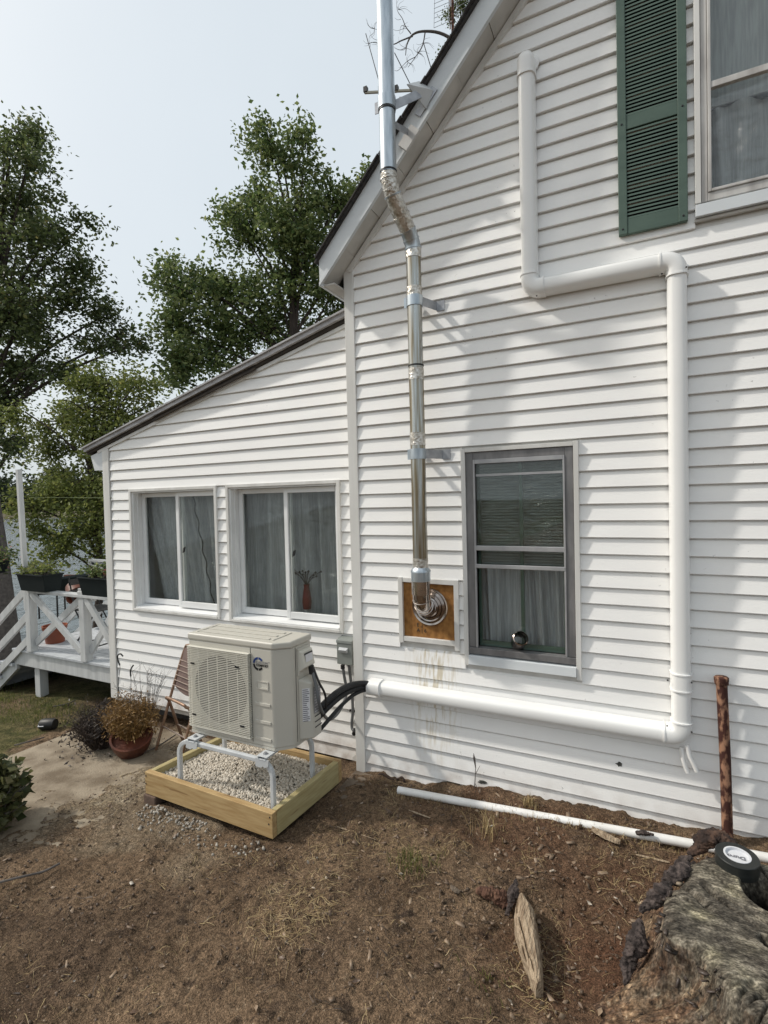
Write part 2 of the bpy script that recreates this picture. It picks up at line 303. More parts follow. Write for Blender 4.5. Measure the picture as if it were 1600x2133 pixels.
# ------------------------------------------------------------------ mesh builder
def V(*a): return np.array(a, float)
def unit(v): v = np.asarray(v, float); return v / (np.linalg.norm(v) + 1e-12)
ORIGIN = {}
ICO_V = None
class MB:
    def __init__(s): s.v = []; s.f = []
    def add(s, vs, fs):
        n = len(s.v); s.v.extend([tuple(map(float, p)) for p in vs]); s.f.extend([tuple(i + n for i in f) for f in fs]); return s
    def hexa(s, p):            # 8 points: bottom ring 0-3, top ring 4-7
        return s.add(p, [(3, 2, 1, 0), (4, 5, 6, 7), (0, 1, 5, 4), (1, 2, 6, 5), (2, 3, 7, 6), (3, 0, 4, 7)])
    def box(s, x0, x1, y0, y1, z0, z1):
        return s.hexa([(x0, y0, z0), (x1, y0, z0), (x1, y1, z0), (x0, y1, z0), (x0, y0, z1), (x1, y0, z1), (x1, y1, z1), (x0, y1, z1)])
    def sheet(s, x0, x1, y, z0, z1): return s.add([(x0, y, z0), (x1, y, z0), (x1, y, z1), (x0, y, z1)], [(0, 1, 2, 3)])
    def obox(s, c, a, b, d):   # centre and three half-axis vectors
        c, a, b, d = map(lambda q: np.asarray(q, float), (c, a, b, d))
        return s.hexa([c-a-b-d, c+a-b-d, c+a+b-d, c-a+b-d, c-a-b+d, c+a-b+d, c+a+b+d, c-a+b+d])
    def bar(s, p, q, w, h, up=(0, 0, 1)):   # rectangular bar, w sideways, h along up
        p, q = np.asarray(p, float), np.asarray(q, float); t = unit(q - p); sd = np.cross(t, up)
        if np.linalg.norm(sd) < 1e-6: sd = np.cross(t, (1, 0, 0))
        sd = unit(sd); u = unit(np.cross(sd, t))
        return s.obox((p + q) / 2, (q - p) / 2, sd * w / 2, u * h / 2)
    def tube(s, pts, r, n=10, cap=True):
        pts = [np.asarray(p, float) for p in pts]; m = len(pts)
        rs = [r] * m if np.isscalar(r) else list(r)
        ts = []
        for i in range(m):
            a = pts[min(i + 1, m - 1)] - pts[max(i - 1, 0)]; ts.append(unit(a))
        u = np.cross(ts[0], (0, 0, 1.0))
        if np.linalg.norm(u) < 1e-3: u = np.cross(ts[0], (0, 1.0, 0))
        u = unit(u); vs = []
        for i in range(m):
            u = unit(u - ts[i] * (u @ ts[i])); w = np.cross(ts[i], u)
            for k in range(n):
                a = 2 * math.pi * k / n; vs.append(pts[i] + (u * math.cos(a) + w * math.sin(a)) * rs[i])
        fs = [(i*n+k, i*n+(k+1) % n, (i+1)*n+(k+1) % n, (i+1)*n+k) for i in range(m-1) for k in range(n)]
        if cap: fs += [tuple(range(n))[::-1], tuple((m-1)*n+k for k in range(n))]
        return s.add(vs, fs)
    def sweep(s, pts, prof, up, cap=True, scales=None):
        pts = [np.asarray(p, float) for p in pts]; m = len(pts); n = len(prof); up = unit(up); vs = []
        for i in range(m):
            t = unit(pts[min(i+1, m-1)] - pts[max(i-1, 0)]); sd = unit(np.cross(t, up)); sc = 1 if scales is None else scales[i]
            for a, b in prof: vs.append(pts[i] + sd * a * sc + up * b * sc)
        fs = [(i*n+k, i*n+(k+1) % n, (i+1)*n+(k+1) % n, (i+1)*n+k) for i in range(m-1) for k in range(n)]
        if cap: fs += [tuple(range(n))[::-1], tuple((m-1)*n+k for k in range(n))]
        return s.add(vs, fs)
    def prism(s, poly, vec):
        poly = [np.asarray(p, float) for p in poly]; n = len(poly); vec = np.asarray(vec, float)
        return s.add(poly + [p + vec for p in poly], [tuple(range(n))[::-1], tuple(range(n, 2*n))] + [(k, (k+1) % n, n+(k+1) % n, n+k) for k in range(n)])
    def lathe(s, c, axis, prof, n=24):      # prof: list of (radius, height along axis)
        c = np.asarray(c, float); ax = unit(axis); u = np.cross(ax, (0, 0, 1.0))
        if np.linalg.norm(u) < 1e-3: u = V(1, 0, 0)
        u = unit(u); w = np.cross(ax, u); vs = []
        for r, h in prof:
            for k in range(n):
                a = 2*math.pi*k/n; vs.append(c + ax*h + (u*math.cos(a) + w*math.sin(a))*r)
        m = len(prof)
        return s.add(vs, [(i*n+k, i*n+(k+1) % n, (i+1)*n+(k+1) % n, (i+1)*n+k) for i in range(m-1) for k in range(n)])
    def build(s, name, mat, parent=None, bevel=0.0, smooth=False, ang=35, segs=2):
        me = bpy.data.meshes.new(name)
        v = np.array(s.v, float)
        o0 = ORIGIN.get(parent.name, np.zeros(3)) if parent else np.zeros(3)
        me.from_pydata((v - o0).tolist(), [], s.f); me.update()
        return finish(name, me, mat, parent, bevel, smooth, ang, segs)
def finish(name, me, mat, parent=None, bevel=0.0, smooth=False, ang=35, segs=2):
    if mat is not None: me.materials.append(MAT[mat] if isinstance(mat, str) else mat)
    if smooth:
        me.polygons.foreach_set('use_smooth', [True] * len(me.polygons))
        me.set_sharp_from_angle(angle=R(ang))
    o = bpy.data.objects.new(name, me); col.objects.link(o)
    if parent: o.parent = parent; ORIGIN[o.name] = ORIGIN.get(parent.name, np.zeros(3))
    if bevel:
        b = o.modifiers.new('bevel', 'BEVEL'); b.width = bevel; b.segments = segs; b.limit_method = 'ANGLE'; b.angle_limit = R(40)
    return o
def copy_part(o, parent, shift=(0, 0, 0)):
    c = o.copy(); col.objects.link(c); c.parent = parent; c.location = Vector(o.location) + Vector(tuple(map(float, shift))); ORIGIN[c.name] = ORIGIN[o.name]; return c
def thing(name, loc, label, cat, group=None):
    o = bpy.data.objects.new(name, None); col.objects.link(o); o.location = tuple(map(float, loc)); o.empty_display_size = 0.1
    ORIGIN[o.name] = np.array(loc, float); o['label'] = label; o['category'] = cat
    if group: o['group'] = group
    return o
def tag(o, label=None, cat=None, group=None, kind=None):
    if label: o['label'] = label
    if cat: o['category'] = cat
    if group: o['group'] = group
    if kind: o['kind'] = kind
    return o
def np_mesh(name, verts, faces, mat, parent=None, smooth=False):
    me = bpy.data.meshes.new(name); verts = np.asarray(verts, float)
    if parent: verts = verts - ORIGIN.get(parent.name, np.zeros(3))
    faces = np.asarray(faces, np.int64); k = faces.shape[1]
    me.vertices.add(len(verts)); me.vertices.foreach_set('co', verts.ravel())
    me.loops.add(faces.size); me.loops.foreach_set('vertex_index', faces.ravel().astype(np.int32))
    me.polygons.add(len(faces)); me.polygons.foreach_set('loop_start', (np.arange(len(faces)) * k).astype(np.int32))
    me.update(calc_edges=True)
    if smooth: me.polygons.foreach_set('use_smooth', [True] * len(faces))
    me.materials.append(MAT[mat] if isinstance(mat, str) else mat)
    o = bpy.data.objects.new(name, me); col.objects.link(o)
    if parent: o.parent = parent; ORIGIN[o.name] = ORIGIN.get(parent.name, np.zeros(3))
    return o

# ------------------------------------------------------------------ GROUND
DIR_LAKE = V(-0.87, 0.49)
LAKE_Z = -1.25
def gbase(x, y):
    x = np.asarray(x, float); y = np.asarray(y, float)
    z = np.where(x > -2, 0.015 + 0.05 * np.minimum(x + 2, 6), 0.015 + 0.045 * np.maximum(x + 2, -6))
    z = z + 0.035 * np.clip(-y - 0.5, 0, 6)
    s = x * DIR_LAKE[0] + y * DIR_LAKE[1]
    z = z - 0.135 * np.clip(s - 6.6, 0, 12) - 0.03 * np.clip(s - 18.6, 0, 60)
    z = np.where(s > 150, z + np.clip(s - 172, 0, 34) * 0.12, z)
    return z
def gz(x, y):
    x = np.asarray(x, float); y = np.asarray(y, float)
    b = gbase(x, y)
    # worn hollow by the stump and a low bank against the wall
    b = b - 0.09 * np.exp(-(((x + 0.28) / 0.30)**2 + ((y + 0.95) / 0.34)**2))
    b = b + 0.05 * np.exp(-((y + 0.02) / 0.16)**2) * (x > -1.8) * np.clip((x + 1.8) * 0.8, 0, 1)
    near = np.exp(-((np.clip(np.abs(x + 1.8) - 3.8, 0, None))**2)) * np.exp(-(np.clip(-y - 2.8, 0, None))**2)
    sandy = np.exp(-(((x + 4.0) / 1.2)**2 + ((y + 0.7) / 0.7)**2))
    cl = np.maximum(0, fbm(x * 17, y * 17, 0, 3, 13)); rough = (0.080 * fbm(x * 2.1, y * 2.1, 0, 4, 3) + 0.038 * fbm(x * 8, y * 8, 0, 3, 11) + 0.030 * fbm(x * 30, y * 30, 0, 2, 21) + .03 * cl * np.clip(.5 + 4 * fbm(x * 1.3, y * 1.3, 0, 3, 14), 0, 1.3))
    # rake marks, roughly along the wall
    rk = 0.016 * fbm((x * 0.8 + y * 0.5) * 2.0, (y - 0.55 * x) * 11.0, 0, 3, 31)
    return b + near * (1 - 0.6 * sandy) * (rough + rk)
def axis(parts):
    out = []
    for a, b, n in parts: out.append(np.linspace(a, b, n, endpoint=False))
    return np.concatenate(out + [[parts[-1][1]]])
gx = axis([(-900, -200, 8), (-200, -30, 22), (-30, -5.3, 74), (-5.3, 1.3, 430), (1.3, 8, 30), (8, 300, 16)])
gy = axis([(-300, -8, 16), (-8, -2.8, 30), (-2.8, 0.16, 200), (0.16, 3, 22), (3, 30, 40), (30, 500, 24)])
GX, GY = np.meshgrid(gx, gy, indexing='ij')
GZ = gz(GX, GY)
nxg, nyg = GX.shape
idx = np.arange(nxg * nyg).reshape(nxg, nyg)
gf = np.stack([idx[:-1, :-1].ravel(), idx[1:, :-1].ravel(), idx[1:, 1:].ravel(), idx[:-1, 1:].ravel()], 1)

def ground_material():
    m = bpy.data.materials.new('bare_soil'); m.use_nodes = True; nt = m.node_tree; b = nt.nodes['Principled BSDF']
    b.inputs['Roughness'].default_value = 0.95; b.inputs['Specular IOR Level'].default_value = 0.15
    tc = nt.nodes.new('ShaderNodeTexCoord')
    def noise(sc, de=8, dist=0.0, st=None):
        n = nt.nodes.new('ShaderNodeTexNoise'); n.inputs['Scale'].default_value = sc; n.inputs['Detail'].default_value = de; n.inputs['Distortion'].default_value = dist
        if st:
            mp = nt.nodes.new('ShaderNodeMapping'); mp.inputs['Scale'].default_value = st; mp.inputs['Rotation'].default_value = (0, 0, -0.45)
            lk(nt, tc.outputs['Object'], mp.inputs['Vector']); lk(nt, mp.outputs['Vector'], n.inputs['Vector'])
        else: lk(nt, tc.outputs['Object'], n.inputs['Vector'])
        return n.outputs['Fac']
    def rng_(v, a, c, lo=0, hi=1):
        r = nt.nodes.new('ShaderNodeMapRange'); r.inputs['From Min'].default_value = a; r.inputs['From Max'].default_value = c
        r.inputs['To Min'].default_value = lo; r.inputs['To Max'].default_value = hi; lk(nt, v, r.inputs['Value']); return r.outputs['Result']
    def mix(a, c, f):
        n = nt.nodes.new('ShaderNodeMix'); n.data_type = 'RGBA'
        for k, v in (('A', a), ('B', c)):
            if isinstance(v, tuple): n.inputs[k].default_value = (*v, 1)
            else: lk(nt, v, n.inputs[k])
        if isinstance(f, float): n.inputs['Factor'].default_value = f
        else: lk(nt, f, n.inputs['Factor'])
        return n.outputs['Result']
    def attr(nm):
        a = nt.nodes.new('ShaderNodeAttribute'); a.attribute_name = nm; return a.outputs['Fac']
    c = mix((0.120, 0.080, 0.050), (0.205, 0.140, 0.088), rng_(noise(3.2, 9), 0.36, 0.66))
    c = mix(c, (0.060, 0.042, 0.030), rng_(noise(13, 8, 0.5), 0.55, 0.70))
    c = mix(c, (0.185, 0.135, 0.090), rng_(noise(30, 6), 0.60, 0.74))
    c = mix(c, (0.20, 0.15, 0.10), rng_(noise(11, 6, 1.0, (0.7, 5.0, 1)), 0.60, 0.75, 0, 0.6))
    c = mix(c, (0.066, 0.044, 0.030), rng_(noise(1.1, 7, .4), 0.50, 0.64, 0, .65))
    c = mix(c, (0.27, 0.215, 0.15), rng_(noise(95, 3), 0.66, 0.72, 0, .8))
    c = mix(c, (0.105, 0.052, 0.031), attr('red'))
    sand = mix((0.235, 0.185, 0.125), (0.32, 0.265, 0.19), rng_(noise(16, 8), 0.4, 0.65))
    c = mix(c, sand, attr('sand'))
    c = mix(c, mix((0.060, 0.062, 0.022), (0.12, 0.105, 0.045), rng_(noise(9, 7), 0.4, 0.6)), attr('moss'))
    c = mix(c, mix((0.05, 0.04, 0.025), (0.14, 0.125, 0.08), rng_(noise(1.2, 9), 0.4, 0.62)), attr('bank'))
    def grain(c, sc, lo, hi):
        g = rng_(noise(sc, 3), 0.36, 0.64, lo, hi); q = nt.nodes.new('ShaderNodeMix'); q.data_type = 'RGBA'; q.blend_type = 'MULTIPLY'; q.inputs['Factor'].default_value = 1.0
        cb = nt.nodes.new('ShaderNodeCombineColor')
        for k in range(3): lk(nt, g, cb.inputs[k])
        lk(nt, c, q.inputs['A']); lk(nt, cb.outputs[0], q.inputs['B']); return q.outputs['Result']
    c = grain(grain(c, 150, .55, 1.5), 48, .72, 1.3)
    lk(nt, c, b.inputs['Base Color'])
    bp = nt.nodes.new('ShaderNodeBump'); bp.inputs['Strength'].default_value = 0.9; bp.inputs['Distance'].default_value = 0.018
    ad = nt.nodes.new('ShaderNodeMath'); ad.operation = 'ADD'; lk(nt, noise(70, 6), ad.inputs[0]); lk(nt, noise(210, 3), ad.inputs[1])
    lk(nt, ad.outputs[0], bp.inputs['Height']); lk(nt, bp.outputs['Normal'], b.inputs['Normal'])
    return m
MAT['ground'] = ground_material()
ground = np_mesh('ground', np.stack([GX.ravel(), GY.ravel(), GZ.ravel()], 1), gf, 'ground', smooth=True)
tag(ground, kind='structure')
def add_attr(o, nm, arr):
    a = o.data.attributes.new(nm, 'FLOAT', 'POINT'); a.data.foreach_set('value', np.clip(arr, 0, 1).ravel().astype(np.float32))
nz = fbm(GX * 3.0, GY * 3.0, 0, 5, 41)
def blob(cx, cy, rx, ry): return 1.25 - np.sqrt(((GX - cx) / rx)**2 + ((GY - cy) / ry)**2)
sand = np.clip((blob(-3.95, -0.60, 1.05, 0.62) + 2.4 * nz) * 1.3, 0, 1)
sand = np.maximum(sand, 0.45 * np.clip((blob(-3.3, -1.15, 0.9, 0.35) + 3 * nz) * 1.5, 0, 1))
moss = np.clip((-(GX + 4.92)) * 3 + 2.0 * nz, 0, 1) * np.clip(1.0 + 6 * nz, 0.15, 1)
bank = np.clip(-(GX + 7.6) * 1.2, 0, 1)
red = np.clip((blob(0.05, -1.25, 0.42, 0.5) + 2.2 * nz) * 1.1, 0, 1) * 0.9
red = np.maximum(red, 0.55 * np.clip((blob(-0.45, -0.35, 0.75, 0.28) + 3.2 * nz), 0, 1))
for nm, a in (('sand', sand), ('moss', moss * (1 - bank)), ('bank', bank), ('red', red)): add_attr(ground, nm, a)

# lake
def water_material():
    m = bpy.data.materials.new('lake_water'); m.use_nodes = True; nt = m.node_tree; b = nt.nodes['Principled BSDF']
    b.inputs['Base Color'].default_value = (0.10, 0.125, 0.135, 1); b.inputs['Roughness'].default_value = 0.12; b.inputs['IOR'].default_value = 1.33
    tc = nt.nodes.new('ShaderNodeTexCoord'); mp = nt.nodes.new('ShaderNodeMapping'); mp.inputs['Rotation'].default_value = (0, 0, R(30)); mp.inputs['Scale'].default_value = (1.0, 0.30, 1)
    n = nt.nodes.new('ShaderNodeTexNoise'); n.inputs['Scale'].default_value = 2.0; n.inputs['Detail'].default_value = 5
    lk(nt, tc.outputs['Object'], mp.inputs['Vector']); lk(nt, mp.outputs['Vector'], n.inputs['Vector'])
    bp = nt.nodes.new('ShaderNodeBump'); bp.inputs['Strength'].default_value = 0.7; bp.inputs['Distance'].default_value = 0.25
    lk(nt, n.outputs['Fac'], bp.inputs['Height']); lk(nt, bp.outputs['Normal'], b.inputs['Normal']); return m
MAT['water'] = water_material()
lake = MB().add([(-400, -250, LAKE_Z), (60, -250, LAKE_Z), (60, 400, LAKE_Z), (-400, 400, LAKE_Z)], [(0, 1, 2, 3)]).build('lake', 'water'); tag(lake, kind='structure')

# ------------------------------------------------------------------ HOUSE
house = thing('house', (-1.93, 0, 0), 'white clapboard cottage with a steep gable and a lean-to sun porch', 'house')
DP = 0.1336                                 # the porch wall stands this far behind the gable wall
CO = 0.1016
RAKE_S = 1.069
XL, XR = -1.965, 4.6
XM = (XL + XR) / 2
def rake_z(x): return 3.785 + RAKE_S * ((x - XL) if x < XM else (XR - x))
APEX = rake_z(XM)
def rake_x(z): return XL + (z - 3.785) / RAKE_S
PX0, PX1 = -4.965, -1.965
def porch_z(x): return 2.685 + 0.262 * (x - PX0)     # under the porch roof
def porch_x(z): return PX0 + (z - 2.685) / 0.262
OPEN_MAIN = [(-1.085, -0.335, 0.945, 2.415), (-1.576, -1.121, 1.062, 1.520), (0.292, 1.10, 3.60, 5.25)]
OPEN_PORCH = [(-4.583, -3.424, 1.036, 2.250), (-3.312, -2.128, 1.030, 2.252)]

def clap(mb, xa0, xa1, xb0, xb1, zb, zt, y0, wob=0.0):
    # one course of siding: bottom edge xa0..xa1 at zb, top edge xb0..xb1 at zt
    seg = max(1, int((xa1 - xa0) / 0.35)); vs = []
    for i in range(seg + 1):
        t = i / seg; xa = xa0 + (xa1 - xa0) * t; xb = xb0 + (xb1 - xb0) * t
        dz = 0.0022 * float(fbm(xa * 0.9 + zb * 7.7, zb * 31, 0, 2, 5)) * 2; dy = 0.003 * float(fbm(xa * 1.4, zb * 17 + 9, 0, 2, 6))
        xm_ = xb + (xa - xb) * .12; xn_ = xb + (xa - xb) * .22
        vs += [(xb, y0 + 0.007, zt + 0.002), (xm_, y0 + 0.005, zt - .006), (xn_, y0 - 0.003, zt - .0115), (xa, y0 - 0.0165 + dy, zb + 0.010 + dz), (xa, y0 - 0.018 + dy, zb + 0.003 + dz), (xa, y0 - 0.016 + dy, zb + dz), (xa, y0 + 0.006, zb + 0.001 + dz)]
    fs = []
    for i in range(seg):
        for k in range(6): a = i * 7 + k; fs.append((a, a + 1, a + 8, a + 7))
    fs += [tuple(range(6, -1, -1)), tuple(seg * 7 + k for k in range(7))]
    mb.add(vs, fs)
def courses(zfirst, k0, k1, xl, xr, y0, lim_left, lim_right, opens, joints):
    for k in range(k0, k1):
        zb = zfirst + CO * k; zt = zb + CO
        cuts = [(xl, xr)]
        for (a, b, c, d) in opens:
            if zb < d - 0.02 and zt > c + 0.02:
                nc = []
                for (p, q) in cuts:
                    if b <= p or a >= q: nc.append((p, q)); continue
                    if a > p: nc.append((p, a))
                    if b < q: nc.append((b, q))
                cuts = nc
        final = []
        for (p, q) in cuts:
            js = sorted(j for j in joints.get(k, []) if p + 0.1 < j < q - 0.1)
            e = [p] + js + [q]
            final += list(zip(e[:-1], e[1:]))
        for (p, q) in final:
            pa, qa, pb, qb = p, q, p, q
            if lim_left: la, lb = lim_left(zb), lim_left(zt); pa, pb = max(p, la), max(p, lb)
            if lim_right: ra, rb = lim_right(zb), lim_right(zt); qa, qb = min(q, ra), min(q, rb)
            if qa - pa < 0.03 : continue
            pb = min(pb, qb)
            m = MB(); clap(m, pa, qa, pb, qb, zb, zt, y0); m.build('clapboard', 'siding', house)
Z0 = 3.8558 - 38 * CO
jm = {}
for k in range(0, 78):
    base = [(-0.62, 1.9), (1.3,), (0.35, 3.1), (-1.0 + 0.3, 2.4)][(k // 2) % 4]
    jm[k] = []
jm.update({k: [] for k in jm})
for k in (25, 26): jm[k] = [-0.88]
for k in (27, 28, 29): jm[k] = [-1.12]
for k in (6,): jm[k] = [-0.30]
for k in (3, 4): jm[k] = [-0.78]
courses(Z0, 0, 72, XL + 0.03, XR, 0.0, lambda z: rake_x(z) + 0.012 if z > 3.72 else XL + 0.078, lambda z: XR if z < 3.78 else XR - (z - 3.785) / RAKE_S, OPEN_MAIN, jm)
ZP = 2.652 - 25 * CO
courses(ZP, 0, 34, PX0 + 0.10, PX1 + 0.01, DP, lambda z: porch_x(z) if z > 2.67 else PX0 + 0.1, None, OPEN_PORCH, {})
m = MB(); clap(m, -3.55, PX1 + 0.01, -3.55, PX1 + 0.01, ZP - CO, ZP, DP); m.build('clapboard', 'siding', house)

def wall_with_openings(name, x0, x1, z0, z1, y0, y1, opens, topfun=None):
    xs = sorted({x0, x1, *[o[0] for o in opens], *[o[1] for o in opens]}); xs = [x for x in xs if x0 <= x <= x1]
    mb = MB()
    for a, b in zip(xs[:-1], xs[1:]):
        if b - a < 1e-4: continue
        mid = (a + b) / 2; os_ = sorted([o for o in opens if o[0] <= mid <= o[1]], key=lambda o: o[2]); lo = z0
        for o in os_:
            if o[2] > lo: mb.box(a, b, y0, y1, lo, o[2])
            lo = o[3]
        if topfun: mb.hexa([(a, y0, lo), (b, y0, lo), (b, y1, lo), (a, y1, lo), (a, y0, topfun(a)), (b, y0, topfun(b)), (b, y1, topfun(b)), (a, y1, topfun(a))])
        else: mb.box(a, b, y0, y1, lo, z1)
    return mb.build(name, 'trim', house)
YB = 6.2
wall_with_openings('wall', XL + 0.01, XM, -0.3, None, 0.009, 0.12, OPEN_MAIN, lambda x: rake_z(x) - 0.03)
wall_with_openings('wall', XM, XR, -0.3, None, 0.009, 0.12, [], lambda x: rake_z(x) - 0.03)
wall_with_openings('wall', PX0 + 0.01, PX1, 0.06, None, DP + 0.009, DP + 0.10, OPEN_PORCH, lambda x: porch_z(x) - 0.02)
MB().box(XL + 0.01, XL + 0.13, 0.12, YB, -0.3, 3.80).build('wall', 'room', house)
MB().box(XR - 0.12, XR, 0.12, YB, -0.3, 3.75).build('wall', 'trim', house)
MB().box(XL + 0.01, XR, YB, YB + 0.12, -0.3, 3.75).build('wall', 'trim', house)
MB().box(PX0 + 0.01, PX0 + 0.10, DP + 0.10, YB - 0.4, 0.1, 2.66).build('wall', 'siding', house)
MB().box(PX0 + 0.10, PX1, YB - 0.5, YB - 0.4, 0.1, 2.66).build('wall', 'trim', house)
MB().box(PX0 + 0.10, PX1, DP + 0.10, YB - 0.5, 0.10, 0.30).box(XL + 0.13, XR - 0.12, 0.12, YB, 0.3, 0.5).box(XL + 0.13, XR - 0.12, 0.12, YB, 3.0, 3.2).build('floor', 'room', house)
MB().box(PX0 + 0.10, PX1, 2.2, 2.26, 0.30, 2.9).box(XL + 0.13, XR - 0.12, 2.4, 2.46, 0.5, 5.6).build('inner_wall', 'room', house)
MB().box(PX0 + 0.25, PX1, DP + 0.18, DP + 0.35, -0.45, 0.10).build('foundation', 'conc_block', house)
# corner posts
MB().hexa([(XL, -0.024, -0.06), (XL + 0.080, -0.024, -0.06), (XL + 0.080, 0.02, -0.06), (XL, 0.14, -0.06), (XL, -0.024, 3.80), (XL + 0.080, -0.024, 3.872), (XL + 0.080, 0.02, 3.872), (XL, 0.14, 3.80)]).build('corner_post', 'trim', house, bevel=0.003)
MB().box(PX0 - 0.006, PX0 + 0.090, DP - 0.024, DP + 0.09, 0.09, 2.685).build('corner_post', 'trim', house, bevel=0.003)

# main roof: rake board, soffit, shingles
OH = 0.16
S_ = unit(V(1, 0, RAKE_S)); N_ = unit(V(-RAKE_S, 0, 1))
def rk(x, y, n=0.0):                        # point on the rake line (left slope), n metres up across the slope
    return V(x, y, 3.785 + RAKE_S * (x - XL)) + N_ * n
XE = -2.085                                 # eave end
up_ = V(0, 0, 1)
fas = MB()
a, b = rk(XE, -OH, -0.012), rk(XM, -OH, -0.012)
fh = 0.215
fas.prism([a, b, b + up_ * fh, a + up_ * (fh * 0.86)], V(0, -0.022, 0)); fas.build('rake_board', 'fascia', house, bevel=0.002)
a2 = rk(XM, -OH, -0.012); b2 = V(2 * XM - a[0], a[1], a[2])
MB().prism([a2, b2, b2 + up_ * fh * .86, a2 + up_ * fh], V(0, -0.022, 0)).build('rake_board', 'fascia', house)
# raised lip along the lower edge of the rake board
MB().prism([a + V(0, -0.022, 0), b + V(0, -0.022, 0), b + V(0, -0.022, 0.028), a + V(0, -0.022, 0.028)], V(0, -0.006, 0)).build('rake_lip', 'fascia', house)
# soffit pieces with open joints
Lr = np.linalg.norm(b - a); npc = int(Lr / 0.305)
for i in range(npc):
    s0, s1 = i * Lr / npc + 0.0015, (i + 1) * Lr / npc - 0.0015
    p, q = a + S_ * s0, a + S_ * s1; off = N_ * (0.006 if i % 2 else 0.002)
    MB().prism([p + off, q + off, q + off + V(0, OH - 0.004, 0), p + off + V(0, OH - 0.004, 0)], N_ * 0.012).build('soffit_panel', 'soffit', house)
MB().prism([a + N_ * 0.018 + V(0, 0.002, 0), b + N_ * 0.018 + V(0, 0.002, 0), b + N_ * 0.018 + V(0, OH - 0.01, 0), a + N_ * 0.018 + V(0, OH - 0.01, 0)], N_ * 0.01).build('soffit_backing', 'soffit', house)
# J-trim between soffit and siding
MB().prism([rk(XL + 0.02, -0.030, -0.052), rk(XM, -0.030, -0.052), rk(XM, -0.030, -0.016), rk(XL + 0.02, -0.030, -0.016)], V(0, 0.028, 0)).build('rake_trim', 'trim', house)
# eave return: box end and fascia running back along the eave
e0 = a.copy()
MB().box(e0[0], e0[0] + .020, -OH - .02, YB + OH, e0[2] + .002, e0[2] + fh * .86).build('eave_fascia', 'fascia', house)
MB().prism([V(e0[0] + .02, -OH + .004, e0[2] + .006), V(XL, -OH + .004, e0[2] + .006), V(XL, -OH + .004, e0[2] + .016), V(e0[0] + .02, -OH + .004, e0[2] + .016)], V(0, YB + OH, 0)).build('eave_soffit', 'soffit', house)
# shingles
top = a + up_ * fh * 0.86
sh = MB()
tdir = unit((b + up_ * fh) - top); tn = V(-tdir[2], 0, tdir[0])
L2 = np.linalg.norm((b + up_ * fh) - top)
sh.prism([top - tdir * 0.03, top + tdir * L2, top + tdir * L2 + tn * 0.014, top - tdir * 0.03 + tn * 0.014], V(0, YB + OH + 0.2, 0))
for v_i in range(len(sh.v)):
    x, y, z = sh.v[v_i]; sh.v[v_i] = (x, y - 0.045, z)
n_t = int(L2 / 0.13)
for i in range(n_t):                        # ragged shingle butts along the rake
    p = top + tdir * (i * 0.13) + V(0, -0.045 - 0.012 * random.random(), 0)
    sh.obox(p + tdir * 0.065 + tn * (0.015 + 0.003 * (i % 2)) + V(0, 0.15, 0), tdir * 0.064, V(0, 0.165, 0), tn * 0.004)
sh.build('roof', 'shingle', house)
rs = MB(); tp = b + up_ * fh; q = b2 + up_ * fh * 0.86
rs.prism([tp, q, q + V(0, 0, 0.03), tp + V(0, 0, 0.03)], V(0, YB + OH + 0.2, 0)); rs.build('roof', 'shingle', house)
MB().prism([rk(XL, 0.12, -0.09), rk(XM, 0.12, -0.09), rk(XM, 0.12, -0.03), rk(XL, 0.12, -0.03)], V(0, YB - 0.12, 0)).build('roof_deck', 'gap_dark_wood', house)

# porch roof
pa, pb = V(-5.185, DP - 0.07, 2.628), V(PX1 - 0.004, DP - 0.07, porch_z(PX1) + 0.012)
pd = unit(pb - pa); pn = V(-pd[2], 0, pd[0]); DEP = V(0, YB - 0.3, 0)
MB().prism([pa + pn * 0.028, pb + pn * 0.028, pb + pn * 0.062, pa + pn * 0.062], DEP).build('porch_roof', 'fascia_grey', house)
MB().prism([pa + pn * 0.062 - pd * 0.012 + V(0, -0.018, 0), pb + pn * 0.062 + V(0, -0.018, 0), pb + pn * 0.076 + V(0, -0.018, 0), pa + pn * 0.076 - pd * 0.012 + V(0, -0.018, 0)], DEP).build('drip_edge', 'roof_metal', house)
MB().prism([pa + pn * 0.0 + V(0, 0.03, 0), pb + V(0, 0.03, 0), pb + pn * 0.028 + V(0, 0.03, 0), pa + pn * 0.028 + V(0, 0.03, 0)], DEP).build('roof_underside', 'gap_dark_wood', house)  # shade of the gap under the porch roof put into a near-black colour
pk = pa + pd * 0.15
MB().prism([pk + V(0, 0.045, -0.034), pb + V(0, 0.045, -0.034), pb + V(0, 0.045, -0.004), pk + V(0, 0.045, -0.004)], V(0, 0.03, 0)).build('porch_rake_trim', 'trim', house)
# loose strip of trim hanging below the porch rake
MB().prism([pa + pd * 1.05 + V(0, 0.01, -0.012), pa + pd * 2.35 + V(0, 0.01, -0.020), pa + pd * 2.35 + V(0, 0.01, -0.004), pa + pd * 1.05 + V(0, 0.01, 0.0)], V(0, 0.02, 0)).build('loose_trim', 'gap_dark_wood', house)
MB().hexa([(-5.10, DP - 0.02, 2.46), (PX0, DP - 0.02, 2.46), (PX0, YB - 0.4, 2.46), (-5.10, YB - 0.4, 2.46), (-5.155, DP - 0.02, 2.615), (PX0, DP - 0.02, 2.66), (PX0, YB - 0.4, 2.66), (-5.155, YB - 0.4, 2.615)]).build('porch_fascia', 'fascia', house)

